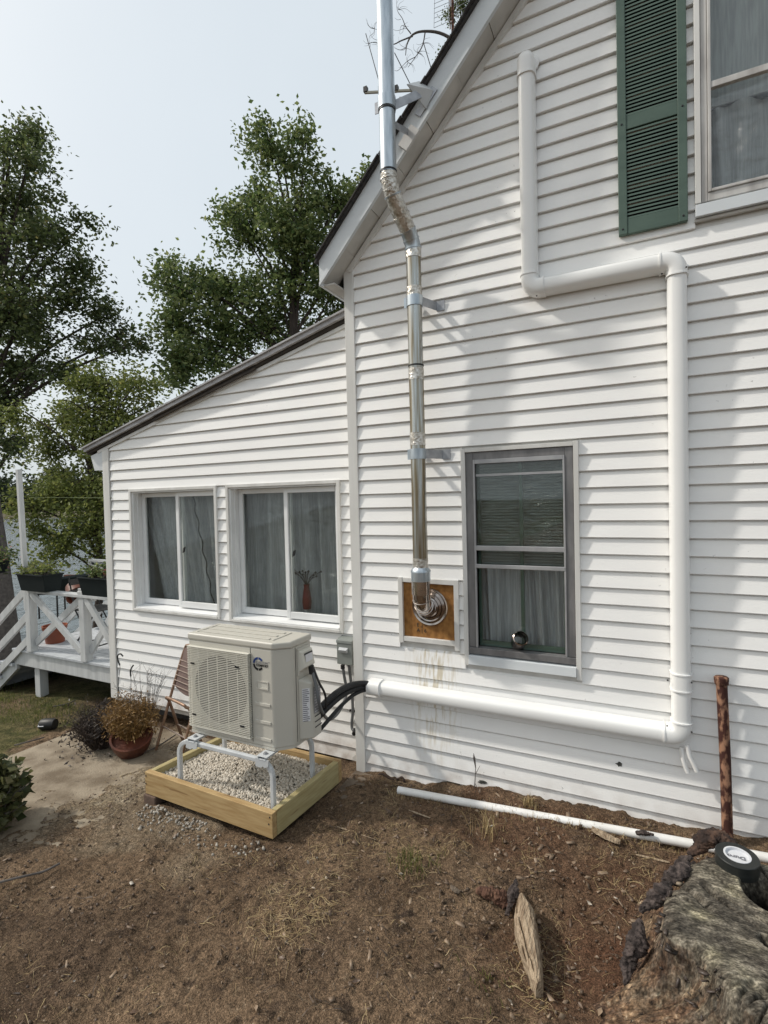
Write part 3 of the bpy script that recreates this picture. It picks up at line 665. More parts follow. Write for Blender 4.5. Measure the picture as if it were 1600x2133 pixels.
# ---- sliding porch windows
def slider(x0, x1, z0, z1, yw):
    w = MB()                                # casing: J-trim round the opening
    t = 0.028
    w.box(x0, x0 + t, yw - 0.030, yw + 0.02, z0, z1).box(x1 - t, x1, yw - 0.030, yw + 0.02, z0, z1).box(x0 + t, x1 - t, yw - 0.030, yw + 0.02, z1 - t, z1).box(x0 + t, x1 - t, yw - 0.034, yw + 0.02, z0, z0 + 0.022)
    win = w.build('window', 'trim', house, bevel=0.002)
    yj = yw + 0.095
    xi0, xi1, zi0, zi1 = x0 + t, x1 - t, z0 + 0.022, z1 - t
    j = MB(); j.box(xi0, xi0 + 0.016, yw - 0.01, yj + 0.03, zi0, zi1).box(xi1 - 0.016, xi1, yw - 0.01, yj + 0.03, zi0, zi1).box(xi0 + 0.016, xi1 - 0.016, yw - 0.01, yj + 0.03, zi1 - 0.014, zi1)
    j.box(xi0 + 0.016, xi0 + 0.024, yw + 0.035, yw + 0.045, zi0, zi1)
    j.build('jamb', 'vinyl', win)
    s = MB(); s.hexa([(xi0 + .016, yw - 0.028, zi0), (xi1 - .016, yw - 0.028, zi0), (xi1 - .016, yj + .03, zi0), (xi0 + .016, yj + .03, zi0), (xi0 + .016, yw - 0.028, zi0 + 0.012), (xi1 - .016, yw - 0.028, zi0 + 0.012), (xi1 - .016, yj + .03, zi0 + 0.034), (xi0 + .016, yj + .03, zi0 + 0.034)])
    s.build('sill', 'vinyl', win, bevel=0.002)
    xm = (xi0 + xi1) / 2 + 0.015
    a0, a1, c0, c1 = xi0 + 0.018, xi1 - 0.018, zi0 + 0.036, zi1 - 0.016
    def sash(p, q, y, fr, rail):
        f = MB(); f.box(p, p + fr, y, y + 0.03, c0, c1).box(q - fr, q, y, y + 0.03, c0, c1).box(p + fr, q - fr, y, y + 0.03, c0, c0 + rail).box(p + fr, q - fr, y, y + 0.03, c1 - rail * 0.8, c1)
        sh_ = f.build('sash', 'vinyl', win, bevel=0.004)
        MB().box(p + fr - .004, q - fr + .004, y + 0.014, y + 0.018, c0 + rail - .004, c1 - rail * .8 + .004).build('pane', 'glass', sh_.parent)
        return sh_
    sash(a0, xm + 0.02, yj - 0.012, 0.045, 0.052)
    sash(xm - 0.022, a1, yj - 0.055, 0.040, 0.058)
    zl = c0 + (c1 - c0) * 0.50
    l = MB(); l.prism([(xm + 0.052, yj - 0.047, zl - 0.03), (xm + 0.075, yj - 0.047, zl - 0.018), (xm + 0.085, yj - 0.047, zl + 0.03), (xm + 0.064, yj - 0.047, zl + 0.018)], (0, -0.010, 0)); l.build('latch', 'iron', win)
    # plastic film stretched inside
    MB().sheet(a0 + .03, a1 - .03, yj + 0.05, c0, c1).build('plastic_film', 'film', win)
    return win
for o in OPEN_PORCH: slider(*o, DP)

def curtain(name, x0, x1, z0, z1, y, label, gather=None, amp=0.035, freq=26):
    n, mrow = 110, 14; vs = []
    for j in range(mrow + 1):
        tz = j / mrow; z = z0 + (z1 - z0) * tz
        for i in range(n + 1):
            t = i / n; xx0 = x0; xx1 = x1
            if gather: xx0 = x0 + gather[0] * (1 - tz); xx1 = x1 + gather[1] * (1 - tz)
            x = xx0 + (xx1 - xx0) * t
            ph = t * freq + 1.3 * math.sin(t * 9 + 0.6 * tz)
            yy = y + amp * math.sin(ph) * (0.6 + 0.4 * math.sin(t * 17 + 2)) + 0.012 * math.sin(ph * 2.7 + tz * 2)
            vs.append((x, yy, z))
    fs = [(j*(n+1)+i, j*(n+1)+i+1, (j+1)*(n+1)+i+1, (j+1)*(n+1)+i) for j in range(mrow) for i in range(n)]
    o = MB().add(vs, fs).build(name, 'curtain', None, smooth=True, ang=80)
    return tag(o, label, 'curtain', 'curtains behind the windows')
curtain('curtain', -4.80, -3.47, 1.06, 2.22, DP + 0.25, 'grey sheer curtain gathered to the right in the left porch window', gather=(0.36, 0.0), freq=36, amp=.055)
curtain('curtain', -3.62, -2.10, 1.06, 2.24, DP + 0.25, 'grey sheer curtain hanging full width in the right porch window', freq=46, amp=.055)
ch = MB(); p0, p1 = at(402, 1035, DP + 0.16), at(446, 1262, DP + 0.16)
ch.tube([p0 + (p1 - p0) * t + V(0.012 * math.sin(t * 34), 0, 0) for t in np.linspace(0, 1, 60)], 0.006, 6)
tag(ch.build('hanging_chain', 'iron'), 'thin dark chain hanging inside the left porch window', 'chain')
# red vase with dried flowers on the sill of the right porch window
vb = at(640, 1268, DP + 0.165)
vt = thing('flower_vase', vb, 'red vase with dried sprigs on the sill of the right porch window', 'vase')
MAT['vase_red'] = material('vase_red', (0.16, 0.028, 0.024), (0.11, 0.02, 0.018), rough=0.3)
MB().lathe(vb, (0, 0, 1), [(0.0, 0), (0.035, 0), (0.042, 0.06), (0.033, 0.14), (0.022, 0.19), (0.028, 0.215), (0.018, 0.215), (0.0, 0.19)], 16).build('vase', 'vase_red', vt, smooth=True)
sp = MB()
for i in range(14):
    a_ = random.random() * 6.28; l_ = 0.10 + 0.08 * random.random()
    sp.tube([vb + V(0, 0, 0.20), vb + V(math.cos(a_) * l_ * .5, math.sin(a_) * .02, 0.20 + l_ * .6), vb + V(math.cos(a_) * l_, math.sin(a_) * .03, 0.19 + l_ * .9)], 0.003, 4)
    sp.lathe(vb + V(math.cos(a_) * l_, math.sin(a_) * .03, 0.19 + l_ * .9), (0, 0, 1), [(0, -.012), (.012, 0), (0, .012)], 5)
sp.build('sprig', 'leaf_dead', vt)

# ---- lower double-hung storm window
x0, x1, z0, z1 = OPEN_MAIN[0]
w = MB(); w.box(x0, x0 + .030, -.034, .02, z0, z1).box(x1 - .030, x1, -.034, .02, z0 - 0.01, z1 + 0.004).box(x0 + .03, x1 - .03, -.034, .02, z1 - .026, z1)
lw = w.build('window', 'trim', house, bevel=.002)
MB().hexa([(x0 + .03, -.045, z0 + .01), (x1 - .03, -.045, z0 + .01), (x1 - .03, .03, z0 + .01), (x0 + .03, .03, z0 + .01), (x0 + .03, -.040, z0 + .068), (x1 - .03, -.040, z0 + .068), (x1 - .03, .03, z0 + .080), (x0 + .03, .03, z0 + .080)]).build('sill', 'fascia', lw, bevel=.002)
MB().box(x0 + .03, x1 - .03, -.030, .03, z0 + .083, z0 + .125).build('lower_rail', 'storm', lw, bevel=.002)
g = MB(); a0, a1 = x0 + .032, x1 - .032; zt = z1 - .028; zb = z0 + .127
g.box(a0, a0 + .050, -.022, .03, zb, zt).box(a1 - .050, a1, -.022, .03, zb, zt).box(a0 + .05, a1 - .05, -.022, .03, zt - .05, zt)
g.build('storm_frame', 'storm', lw, bevel=.003)
g = MB(); g.box(a0 + .050, a0 + .062, -.028, -.01, zb, zt - .05).box(a1 - .062, a1 - .050, -.028, -.01, zb, zt - .05).box(a0 + .062, a1 - .062, -.028, -.01, zt - .078, zt - .05)
g.build('storm_track', 'storm_light', lw, bevel=.002)
zm1, zm2 = 1.745, 1.625
MB().box(a0 + .055, a1 - .055, -.026, .004, zm1 - .016, zm1 + .016).build('meeting_rail', 'storm_light', lw, bevel=.003)
MB().box(a0 + .055, a1 - .055, -.030, -.008, zm2 - .014, zm2 + .012).build('meeting_rail', 'storm_light', lw, bevel=.003)
MB().box(a0 + .062, a1 - .062, -.008, -.004, zm1, zt - .078).build('pane', 'glass', lw)
MB().box(a0 + .058, a1 - .058, .030, .034, zb, zt - .05).build('pane', 'glass', lw)
MB().box(a0 + .058, a0 + .075, .04, .06, zb, zt).box(a1 - .075, a1 - .058, .04, .06, zb, zt).box(a0 + .075, a1 - .075, .04, .06, zb, zb + .035).build('inner_sash', 'green', lw)
MB().sheet(a0 + .06, a1 - .06, .010, zm1 + .02, zt - .08).build('plastic_film', 'film', lw)
MB().box((a0 + a1) / 2 - .004, (a0 + a1) / 2 + .018, .045, .065, zb, zt).build('mullion', 'green', lw)
MB().box(a0 + .065, a1 - .065, -.012, -.006, 2.225, 2.24).build('screen_bar', 'storm_light', lw)
bl = thing('window_blind', ((a0 + a1) / 2, .10, 2.4), 'pale horizontal slat blind drawn half down in the lower window', 'blind')
slat0 = None
for i in range(38):
    z = 2.34 - i * 0.0195
    if slat0 is None: slat0 = MB().hexa([(a0 + .06, .095, z - .010), (a1 - .06, .095, z - .010), (a1 - .06, .110, z + .006), (a0 + .06, .110, z + .006), (a0 + .06, .094, z - .008), (a1 - .06, .094, z - .008), (a1 - .06, .109, z + .008), (a0 + .06, .109, z + .008)]).build('slat', 'blind', bl)
    else: copy_part(slat0, bl, (0, 0, -0.0195 * i))
curtain('curtain', a0 + .05, a1 - .05, z0 + .12, 1.62, .11, 'grey pleated curtain in the bottom half of the lower window', amp=.04, freq=24)
rc = at(1082, 1334, -.005)
rg = MB(); rg.lathe(rc, (0.35, -.8, 0.55), [(.044, .055), (.050, .050), (.052, .02), (.048, -.06), (.043, -.06), (.042, .05), (.044, .055)], 24)
tag(rg.build('pipe_collar', 'chrome', None, smooth=True), 'short shiny metal pipe collar lying on the sill of the lower window', 'pipe')

# ---- upper window (right edge of the frame)
x0, x1, z0, z1 = OPEN_MAIN[2]
w = MB(); w.box(x0, x0 + .028, -.034, .02, z0 + .075, z1).box(x1 - .028, x1, -.034, .02, z0 + .075, z1).box(x0 + .028, x1 - .028, -.034, .02, z1 - .03, z1)
uw = w.build('window', 'trim', house, bevel=.002)
MB().hexa([(x0, -.045, z0), (x1, -.045, z0), (x1, .03, z0), (x0, .03, z0), (x0, -.040, z0 + .066), (x1, -.040, z0 + .066), (x1, .03, z0 + .074), (x0, .03, z0 + .074)]).build('sill', 'fascia', uw, bevel=.002)
MB().box(x0 - .004, x1, -.022, .0, z0 - .018, z0 - .004).build('sill_trim', 'soffit', uw)
g = MB(); a0, a1 = x0 + .030, x1 - .030; zb = z0 + .078
g.box(a0, a0 + .030, -.026, .03, zb, z1 - .03).box(a1 - .03, a1, -.026, .03, zb, z1 - .03).box(a0 + .03, a1 - .03, -.026, .03, zb, zb + .045).build('storm_frame', 'weathered', uw, bevel=.003)
MB().box(a0 + .032, a0 + .048, -.034, -.006, zb + .046, z1 - .03).box(a1 - .048, a1 - .032, -.034, -.006, zb + .046, z1 - .03).box(a0 + .048, a1 - .048, -.034, -.006, zb + .046, zb + .062).build('storm_track', 'weathered', uw, bevel=.003)
zmu = 4.295
MB().box(a0 + .048, a1 - .048, -.030, -.002, zmu - .016, zmu + .018).build('meeting_rail', 'weathered', uw, bevel=.003)
MB().box(a0 + .048, a1 - .048, -.012, -.008, zmu + .018, z1 - .04).build('pane', 'glass', uw)
MB().box(a0 + .048, a1 - .048, .018, .022, zb + .05, zmu).build('pane', 'glass', uw)
MB().sheet(a0 + .048, a1 - .048, .012, zb + .06, zmu - .02).build('plastic_film', 'film', uw)
MB().box(a0 + .40, a0 + .42, .05, .07, zb, z1).build('mullion', 'green', uw)
curtain('curtain', a0 + .02, a1, z0 + .08, 4.27, .16, 'sheer curtain in the lower part of the upstairs window', amp=.045, freq=20)
sb = MB(); sb.box(a0, a1, .14, .15, zmu - .02, z1).build('roller_shade', 'curtain'); o = bpy.data.objects['roller_shade']; tag(o, 'plain grey roller shade behind the top pane of the upstairs window', 'shade')

# ---- shutter
sx0, sx1, sz0, sz1 = -0.094, 0.256, 3.592, 5.20
fw = .046
f = MB(); f.box(sx0, sx0 + fw, -.045, -.014, sz0, sz1).box(sx1 - fw, sx1, -.045, -.014, sz0, sz1)
sht = f.build('shutter', 'green', house, bevel=.003)
zmid = 4.225
for (p, q) in ((sz0, sz0 + .085), (zmid - .038, zmid + .038), (sz1 - .08, sz1)): MB().box(sx0 + fw, sx1 - fw, -.041, -.014, p, q).build('rail', 'green', sht, bevel=.002)
lv = None
for (p, q) in ((sz0 + .085, zmid - .038), (zmid + .038, sz1 - .08)):
    n = int((q - p) / .0205)
    for i in range(n):
        z = p + (i + .5) * (q - p) / n
        if lv is None:
            zl0 = z; lv = MB().hexa([(sx0 + fw, -.041, z - .0105), (sx1 - fw, -.041, z - .0105), (sx1 - fw, -.021, z + .0005), (sx0 + fw, -.021, z + .0005), (sx0 + fw, -.040, z + .0005), (sx1 - fw, -.040, z + .0005), (sx1 - fw, -.021, z + .0100), (sx0 + fw, -.021, z + .0100)]).build('louvre', 'green', sht)
        else: copy_part(lv, sht, (0, 0, z - zl0))
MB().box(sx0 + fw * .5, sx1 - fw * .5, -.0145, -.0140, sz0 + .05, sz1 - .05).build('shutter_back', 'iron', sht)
scw = None
for (px_, pz_) in ((sx0 + .022, sz0 + .03), (sx1 - .022, sz0 + .03), (sx0 + .022, zmid - .005), (sx1 - .022, zmid - .005)):
    MB().lathe((px_, -.0455, pz_), (0, -1, 0), [(0, .003), (.004, .003), (.006, 0)], 8).build('screw', 'iron', sht)

# ---- flue panel in the wall
x0, x1, z0, z1 = OPEN_MAIN[1]
pnl = MB().box(x0 + .03, x1 - .03, -.006, .002, z0 + .03, z1 - .03).build('flue_panel', 'osb', house)
MB().box(x0, x0 + .034, -.030, .002, z0 - .012, z1 + .004).build('trim_strip', 'trim', pnl, bevel=.002)
MB().box(x1 - .034, x1, -.030, .002, z0 - .03, z1).build('trim_strip', 'trim', pnl, bevel=.002)
MB().box(x0 + .034, x1 - .034, -.027, .002, z0, z0 + .034).build('trim_strip', 'trim', pnl, bevel=.002)
MB().hexa([(x0 + .034, -.027, z1 - .030), (x1 - .034, -.027, z1 - .036), (x1 - .034, .002, z1 - .036), (x0 + .034, .002, z1 - .030), (x0 + .034, -.027, z1), (x1 - .034, -.027, z1), (x1 - .034, .002, z1), (x0 + .034, .002, z1)]).build('trim_strip', 'trim', pnl, bevel=.002)
def text_mesh(body, size, name, mat, parent, origin, ax, ay, ext=0.0008, bold=0.0, align='LEFT'):
    cu = bpy.data.curves.new('txt', 'FONT'); cu.body = body; cu.size = size; cu.extrude = ext; cu.align_x = align; cu.offset = bold
    ob = bpy.data.objects.new('txt', cu); col.objects.link(ob)
    dg = bpy.context.evaluated_depsgraph_get(); me = bpy.data.meshes.new_from_object(ob.evaluated_get(dg))
    bpy.data.objects.remove(ob); bpy.data.curves.remove(cu)
    ax, ay = unit(ax), unit(ay); az = np.cross(ax, ay); n = len(me.vertices); co = np.zeros(n * 3); me.vertices.foreach_get('co', co); co = co.reshape(-1, 3)
    o0 = ORIGIN.get(parent.name, np.zeros(3)) if parent else np.zeros(3)
    co = np.asarray(origin) + co[:, :1] * ax + co[:, 1:2] * ay + co[:, 2:] * az - o0
    me.vertices.foreach_set('co', co.ravel()); me.update(); me.materials.clear(); me.name = name
    return finish(name, me, mat, parent)
text_mesh('E ,| =\nA | 6', .038, 'printed_mark', 'gap_dark_wood', pnl, at(868, 1305, -.0072), (1, 0, 0), (0, 0, 1), ext=.0005)

# torn places in the siding: flat dark patches stand for the shaded holes
def torn(px, py, w_, h_, seed):
    r = random.Random(seed); c = at(px, py, -.0155); pts = []
    for i in range(14):
        a_ = i / 14 * 6.283; rr = 0.55 + 0.6 * r.random(); pts.append(c + V(math.cos(a_) * w_ * rr, 0, math.sin(a_) * h_ * rr))
    MB().prism(pts, (0, .006, 0)).build('torn_dark_patch', 'hole', house)
torn(1290, 1592, .020, .014, 3); torn(1005, 1630, .034, .011, 5)

# ------------------------------------------------------------------ FLUE PIPE
fx, fy = -1.335, -0.175
PRr = 0.0505
fl = thing('flue_pipe', (fx, fy, 1.2), 'stained galvanised stove pipe rising up the wall past the roof edge', 'flue pipe')
ec = at(895, 1264, -.012); 
esc = MB(); esc.lathe(ec, (0, -1, 0), [(.132, -.003), (.134, .004), (.128, .012), (.116, .009), (.100, .016), (.092, .013), (.076, .020), (.070, .017), (.058, .03), (.056, .05)], 48)
esc.build('escutcheon', 'chrome', fl, smooth=True, ang=25)
zc = ec[2]
ez = zc - 0.0
# elbow from the wall turning up, with gored segments
el = []
r_e = 0.11
cx_ = ec[0]
dxe = fx - cx_
for t in np.linspace(0, 1, 9):
    a_ = t * math.pi / 2
    el.append(V(cx_ + dxe * t, -.03 - (abs(fy) - .03) * math.sin(a_), ez + (0.13) * (1 - math.cos(a_))))
MB().tube(el, .060, 24).build('elbow', 'chrome', fl, smooth=True)
zt0 = ez + 0.13
def pipe(z0, z1, r, mat, name='pipe', x=fx, y=fy): return MB().lathe((x, y, z0), (0, 0, 1), [(r - .004, 0), (r, 0), (r, z1 - z0), (r - .004, z1 - z0)], 28).build(name, mat, fl, smooth=True)
for i, t in enumerate((.15, .38, .62, .86)):
    k = int(t * 8); p = el[k]; d_ = unit(el[min(k+1, 8)] - el[max(k-1, 0)])
    MB().lathe(p - d_ * .004, d_, [(.058, 0), (.0635, .001), (.0635, .006), (.058, .008)], 24).build('elbow_seam', 'chrome', fl, smooth=True)
pipe(zt0 - .01, zt0 + .085, .064, 'chrome', 'collar'); pipe(zt0 + .08, zt0 + .140, .066, 'galv', 'collar')
MB().lathe((fx, fy, zt0 + .138), (0, 0, 1), [(.068, 0), (.068, .012), (.060, .024), (.053, .034)], 28).build('reducer', 'galv', fl, smooth=True)
MB().tube([(fx, fy, zt0 + .16), (fx, fy, zt0 + .235)], .0525, 26).build('foil_band', 'foil', fl, smooth=True)
z_b = zt0 + .22
zpx = lambda py: float(at(870, py, fy)[2])
z_j1, z_j2 = zpx(915), zpx(775)
pipe(z_b, z_j1, PRr, 'galv_old'); pipe(z_j1, z_j2, PRr * .99, 'galv_old'); ztop = zpx(530); pipe(z_j2, ztop, PRr * .98, 'galv_old')
for py_, h_ in ((915, .085), (780, .075), (612, .09), (525, .075)): zc_ = zpx(py_); pipe(zc_ - h_ / 2, zc_ + h_ / 2, PRr + .0022, 'foil', 'foil_band')
for py_ in (762,): zc_ = zpx(py_); pipe(zc_ - .004, zc_ + .006, PRr + .002, 'iron', 'seam')
# strap bands with stand-off brackets
def strap(x, y, z, wallx, r):
    b = MB().lathe((x, y, z - .034), (0, 0, 1), [(r + .001, 0), (r + .005, 0), (r + .005, .068), (r + .001, .068)], 28).build('strap_band', 'galv', fl, smooth=True)
    MB().box(x - r - .022, x - r - .004, y - .010, y - .006, z - .034, z + .034).build('strap_flange', 'galv', fl)
    k = MB(); k.hexa([(x + r - .01, y - .005, z - .030), (x + r - .01, y + .0, z - .030), (wallx, -.022, z - .030), (wallx, -.017, z - .030), (x + r - .01, y - .005, z + .030), (x + r - .01, y, z + .030), (wallx, -.022, z + .030), (wallx, -.017, z + .030)])
    k.box(wallx - .002, wallx + .055, -.021, -.016, z - .034, z + .034); k.build('bracket', 'bracket', fl)
    k = MB(); k.bar((x - r + .01, y + .03, z), (x - .02, -.02, z), .003, .05); k.build('bracket', 'bracket', fl)
strap(fx, fy, zpx(946), fx + .12, PRr); strap(fx, fy, zpx(627), fx + .10, PRr)
# the jog out past the eaves
ux, uy = -1.388, -0.425
zj0 = zpx(508); zj1 = float(at(812, 392, uy)[2])
P0, P1, P2, P3 = V(fx, fy, zj0 - .05), V(fx, fy, zj0 + .06), V(ux, uy, zj1 - .03), V(ux, uy, zj1 + .09)
jp = []
for t in np.linspace(0, 1, 17):
    jp.append((1-t)**3 * P0 + 3*(1-t)**2*t * (P1 + V(0, 0, .04)) + 3*(1-t)*t*t * (P2 - V(0, 0, .05)) + t**3 * P3)
MB().tube(jp[:6], PRr * 1.03, 24).build('elbow', 'galv', fl, smooth=True)
MB().tube(jp[5:13], PRr * 1.04, 24).build('elbow', 'foil', fl, smooth=True)
MB().tube(jp[12:], PRr * 1.03, 24).build('elbow', 'foil', fl, smooth=True)
for k, mt in ((1, 'galv'), (3, 'galv'), (5, 'galv'), (8, 'foil'), (12, 'galv'), (15, 'foil')):
    d_ = unit(jp[min(k+1, 16)] - jp[k-1]); MB().lathe(jp[k] - d_ * .005, d_, [(PRr, 0), (PRr + .006, .001), (PRr + .006, .009), (PRr, .010)], 24).build('elbow_seam', mt, fl, smooth=True)
zu = zj1 + .09
zb2 = float(at(808, 228, uy)[2])
pipe(zu, zb2, PRr, 'galv', x=ux, y=uy); pipe(zb2 - .01, zb2 + 2.2, PRr * 1.01, 'galv', x=ux, y=uy)
for zz in (zu + .005, zb2 - .015): pipe(zz, zz + .010, PRr + .003, 'iron', 'seam', x=ux, y=uy)
bz = zb2 + .035
MB().lathe((ux, uy, bz - .035), (0, 0, 1), [(PRr + .001, 0), (PRr + .006, 0), (PRr + .006, .07), (PRr + .001, .07)], 28).build('strap_band', 'galv', fl, smooth=True)
MB().box(ux - PRr - .03, ux - PRr - .004, uy - .008, uy - .003, bz - .04, bz + .03).build('strap_flange', 'bracket', fl)
# adjustable roof bracket: arm, triangular plate, foot plate on the rake board
xf = ux + .15; zf = rake_z(xf) + .10; yf = -OH - .024
A_ = V(ux + .03, uy + .03, bz); B_ = V(xf, yf - .06, zf + .02)
MB().bar(A_, B_, .006, .05).build('bracket_arm', 'bracket', fl)
MB().prism([V(xf - .06, yf - .13, zf + .05), V(xf - .02, yf - .02, zf + .13), V(xf + .07, yf - .004, zf + .05), V(xf + .02, yf - .004, zf - .05)], V(.005, -.004, 0)).build('bracket_plate', 'stand', fl)
MB().obox(V(xf + .02, yf - .004, zf + .0), unit(V(1, 0, RAKE_S)) * .09, V(0, .003, 0), N_ * .025).build('bracket_foot', 'bracket', fl)
A2 = V(ux + .02, uy + .04, bz - .10); B2 = V(xf - .10, yf - .003, zf - .16)
MB().bar(A2, B2, .005, .04).build('bracket_arm', 'bracket', fl)
MB().obox(V(xf - .10, yf - .012, zf - .20), unit(V(1, 0, RAKE_S)) * .07, V(0, .012, 0), N_ * .04).build('bracket_foot', 'weathered', fl)

# ------------------------------------------------------------------ LINE-SET COVER (white plastic duct)
YD = -0.020
lc = thing('pipe_cover', at(1418, 1535, YD), 'white plastic duct cover zigzagging up the wall from the heat pump lines', 'pipe cover')
DWd = .0495
def dprof(w, d):
    pr = [(-w, 0.0)]
    for t in np.linspace(0, 1, 13): a_ = math.pi * t; pr.append((-w * math.copysign(abs(math.cos(a_))**0.62, math.cos(a_)), d * (0.28 + 0.72 * abs(math.sin(a_))**0.75)))
    pr.append((w, 0.0)); return pr
PR = dprof(DWd, .088); PRB = dprof(DWd + .004, .0925)
OUT = V(0, -1, 0)
def dpt(px_, py_): q_ = at(px_, py_, YD - .05); return V(q_[0], YD, q_[2])
A = dpt(1097, 128); B = dpt(1101, 590); C = dpt(1413, 553); D = dpt(1417, 1522); E_ = dpt(776, 1441)
B = V((A[0] + B[0]) / 2, YD, (B[2] + C[2]) / 2); A = V(B[0], YD, A[2]); C = V((C[0] + D[0]) / 2, YD, B[2]); D = V(C[0], YD, (D[2] + E_[2]) / 2); E_ = V(E_[0], YD, D[2])
def straight(p, q): MB().sweep([p, q], PR, OUT).build('duct', 'duct', lc, smooth=True, ang=50)
def elbow90(p, d1, d2, leg=.085):
    d1, d2 = unit(d1), unit(d2); r_ = .062; pts = [p - d1 * leg]
    for t in np.linspace(0, 1, 9):
        a_ = t * math.pi / 2; cc = p - d1 * r_ + d2 * r_; pts.append(cc + (-d2) * r_ * math.cos(a_) + d1 * r_ * math.sin(a_))
    pts.append(p + d2 * leg)
    MB().sweep(pts, PRB, OUT).build('elbow', 'duct', lc, smooth=True, ang=50)
    for q_, d_ in ((p - d1 * (leg - .002), d1), (p + d2 * (leg + .002), d2)):
        MB().sweep([q_ - d_ * .004, q_ + d_ * .004], dprof(DWd + .0075, .096), OUT).build('elbow_lip', 'duct', lc, smooth=True, ang=50)
upv, rt = V(0, 0, 1), V(1, 0, 0)
straight(A - upv * .06, B + upv * .08); straight(B + rt * .08, C - rt * .08); straight(C - upv * .08, D + upv * .08); straight(D - rt * .08, E_)
elbow90(B, -upv, rt); elbow90(C, rt, -upv); elbow90(D, -upv, -rt)
# top cap turning into the wall
cp = MB(); pts = [A - upv * .075, A + upv * .0]; sc = [1, 1]
prf = dprof(DWd + .004, .0925)
rings = []
for t in np.linspace(0, 1, 9):
    a_ = t * math.pi / 2; rings.append((A + upv * (.060 * math.sin(a_)), math.cos(a_)))
pts = [A - upv * .085] + [r_[0] for r_ in rings]; n = len(prf); vs = []
for k, p in enumerate(pts):
    s1 = 1.0 if k == 0 else max(.03, rings[k-1][1]**.85); s2 = 1.0 if k == 0 else max(0.05, rings[k-1][1]**.42)
    for a_, b_ in prf: vs.append(p + rt * a_ * (s1) + OUT * b_ * s2)
cp.add(vs, [(i*n+k, i*n+(k+1) % n, (i+1)*n+(k+1) % n, (i+1)*n+k) for i in range(len(pts)-1) for k in range(n)] + [tuple((len(pts)-1)*n+k for k in range(n))])
cp.build('wall_cap', 'duct', lc, smooth=True, ang=60)
MB().sweep([A - upv * .090, A - upv * .082], dprof(DWd + .0075, .096), OUT).build('elbow_lip', 'duct', lc, smooth=True)
MB().lathe((A[0] + .012, -.020, A[2] + .012), (0, -1, 0), [(0, .008), (.058, .008), (.062, .004), (.062, 0)], 32).build('wall_plate', 'duct', lc, smooth=True)
# coupling low on the right run, end fitting by the corner post
cz = float(at(1418, 1420, YD - .05)[2])
MB().sweep([V(D[0], YD, cz - .045), V(D[0], YD, cz + .045)], PRB, OUT).build('coupling', 'duct', lc, smooth=True, ang=50)
for dz in (-.047, .047): MB().sweep([V(D[0], YD, cz + dz - .004), V(D[0], YD, cz + dz + .004)], dprof(DWd + .0075, .096), OUT).build('coupling_lip', 'duct', lc, smooth=True, ang=50)
MB().sweep([E_ - rt * .03, E_ + rt * .065], dprof(DWd + .006, .096), OUT).build('end_fitting', 'duct', lc, smooth=True, ang=50)
MB().sweep([E_ + rt * .064, E_ + rt * .072], dprof(DWd + .010, .100), OUT).build('end_lip', 'duct', lc, smooth=True, ang=50)
# seam along the lower straight run
MB().bar(E_ + V(.08, -.070, -.040), D + V(-.09, -.070, -.040), .004, .003).build('duct_seam', 'duct', lc)
for (px_, py_) in ((1391, 1417), (1441, 1422), (1390, 1512), (1441, 1525), (1379, 570), (1118, 616), (1430, 556)):
    q_ = at(px_, py_, YD - .085); MB().lathe(q_, (0, -1, 0), [(0, .003), (.0035, .003), (.005, 0)], 8).build('screw', 'iron', lc)
# two white drain tubes below the bottom elbow
for k, (l_, pp) in enumerate((('white drain tube hanging below the duct elbow, the shorter one on the left', [(1420, 1556), (1423, 1580), (1428, 1597), (1433, 1609)]),
                 ('white drain tube hanging below the duct elbow, ending furthest right', [(1431, 1552), (1437, 1575), (1446, 1593), (1452, 1607)]))):
    y_ = -.07 - .015 * k
    tag(MB().tube([at(*p, y_) for p in pp], .0125, 12).build('drain_tube', 'pvc', None, smooth=True), l_, 'tube', 'drain tubes below the duct')

exec_parts = True
# ------------------------------------------------------------------ TIMBER FRAME, GRAVEL, HEAT PUMP
FZ0, FZ1 = 0.045, 0.20
FL_, FR_, BR_, BL_ = V(-3.165, -.935, 0), V(-2.016, -.963, 0), V(-1.973, -.222, 0), V(-3.075, -.215, 0)
tf = thing('timber_frame', (-2.57, -.60, 0.05), 'square frame of new treated lumber holding gravel under the heat pump', 'planter frame')
def board(p, q, th, inward, mat, dz0=0.0, dz1=0.0):
    m = MB(); i_ = unit(inward) * th
    m.hexa([V(p[0], p[1], FZ0 + dz0), V(q[0], q[1], FZ0 + dz1), V(*(q + i_)[:2], FZ0 + dz1), V(*(p + i_)[:2], FZ0 + dz0), V(p[0], p[1], FZ1 + dz0), V(q[0], q[1], FZ1 + dz1), V(*(q + i_)[:2], FZ1 + dz1), V(*(p + i_)[:2], FZ1 + dz0)])
    return m.build('board', mat, tf, bevel=.003)
board(FL_, FR_, .042, V(0, 1, 0), 'lumber_x', .002, -.001)
e = .044
board(FR_ + V(.002, e, 0), BR_ - V(0, e, 0), .042, V(-1, .06, 0), 'lumber_y')
board(BL_, BR_, .042, V(0, -1, 0), 'lumber_x', 0, 0)
board(FL_ + V(.008, e, 0), BL_ - V(.006, e, 0), .042, V(1, -.12, 0), 'lumber_y', .001, -.002)
for (px_, py_) in ((562, 1703), (560, 1717), (304, 1616), (304, 1632)):
    q_ = at(px_, py_, -.962 if px_ > 400 else -.936); MB().lathe(q_, (0, -1, 0), [(0, .002), (.005, .002), (.006, 0)], 8).build('screw', 'iron', tf)
tag(MB().box(-3.175, -3.06, -.945, -.83, -.06, .043).build('brick', 'brick', None, bevel=.006), 'dark brick propping up the left corner of the timber frame', 'brick')
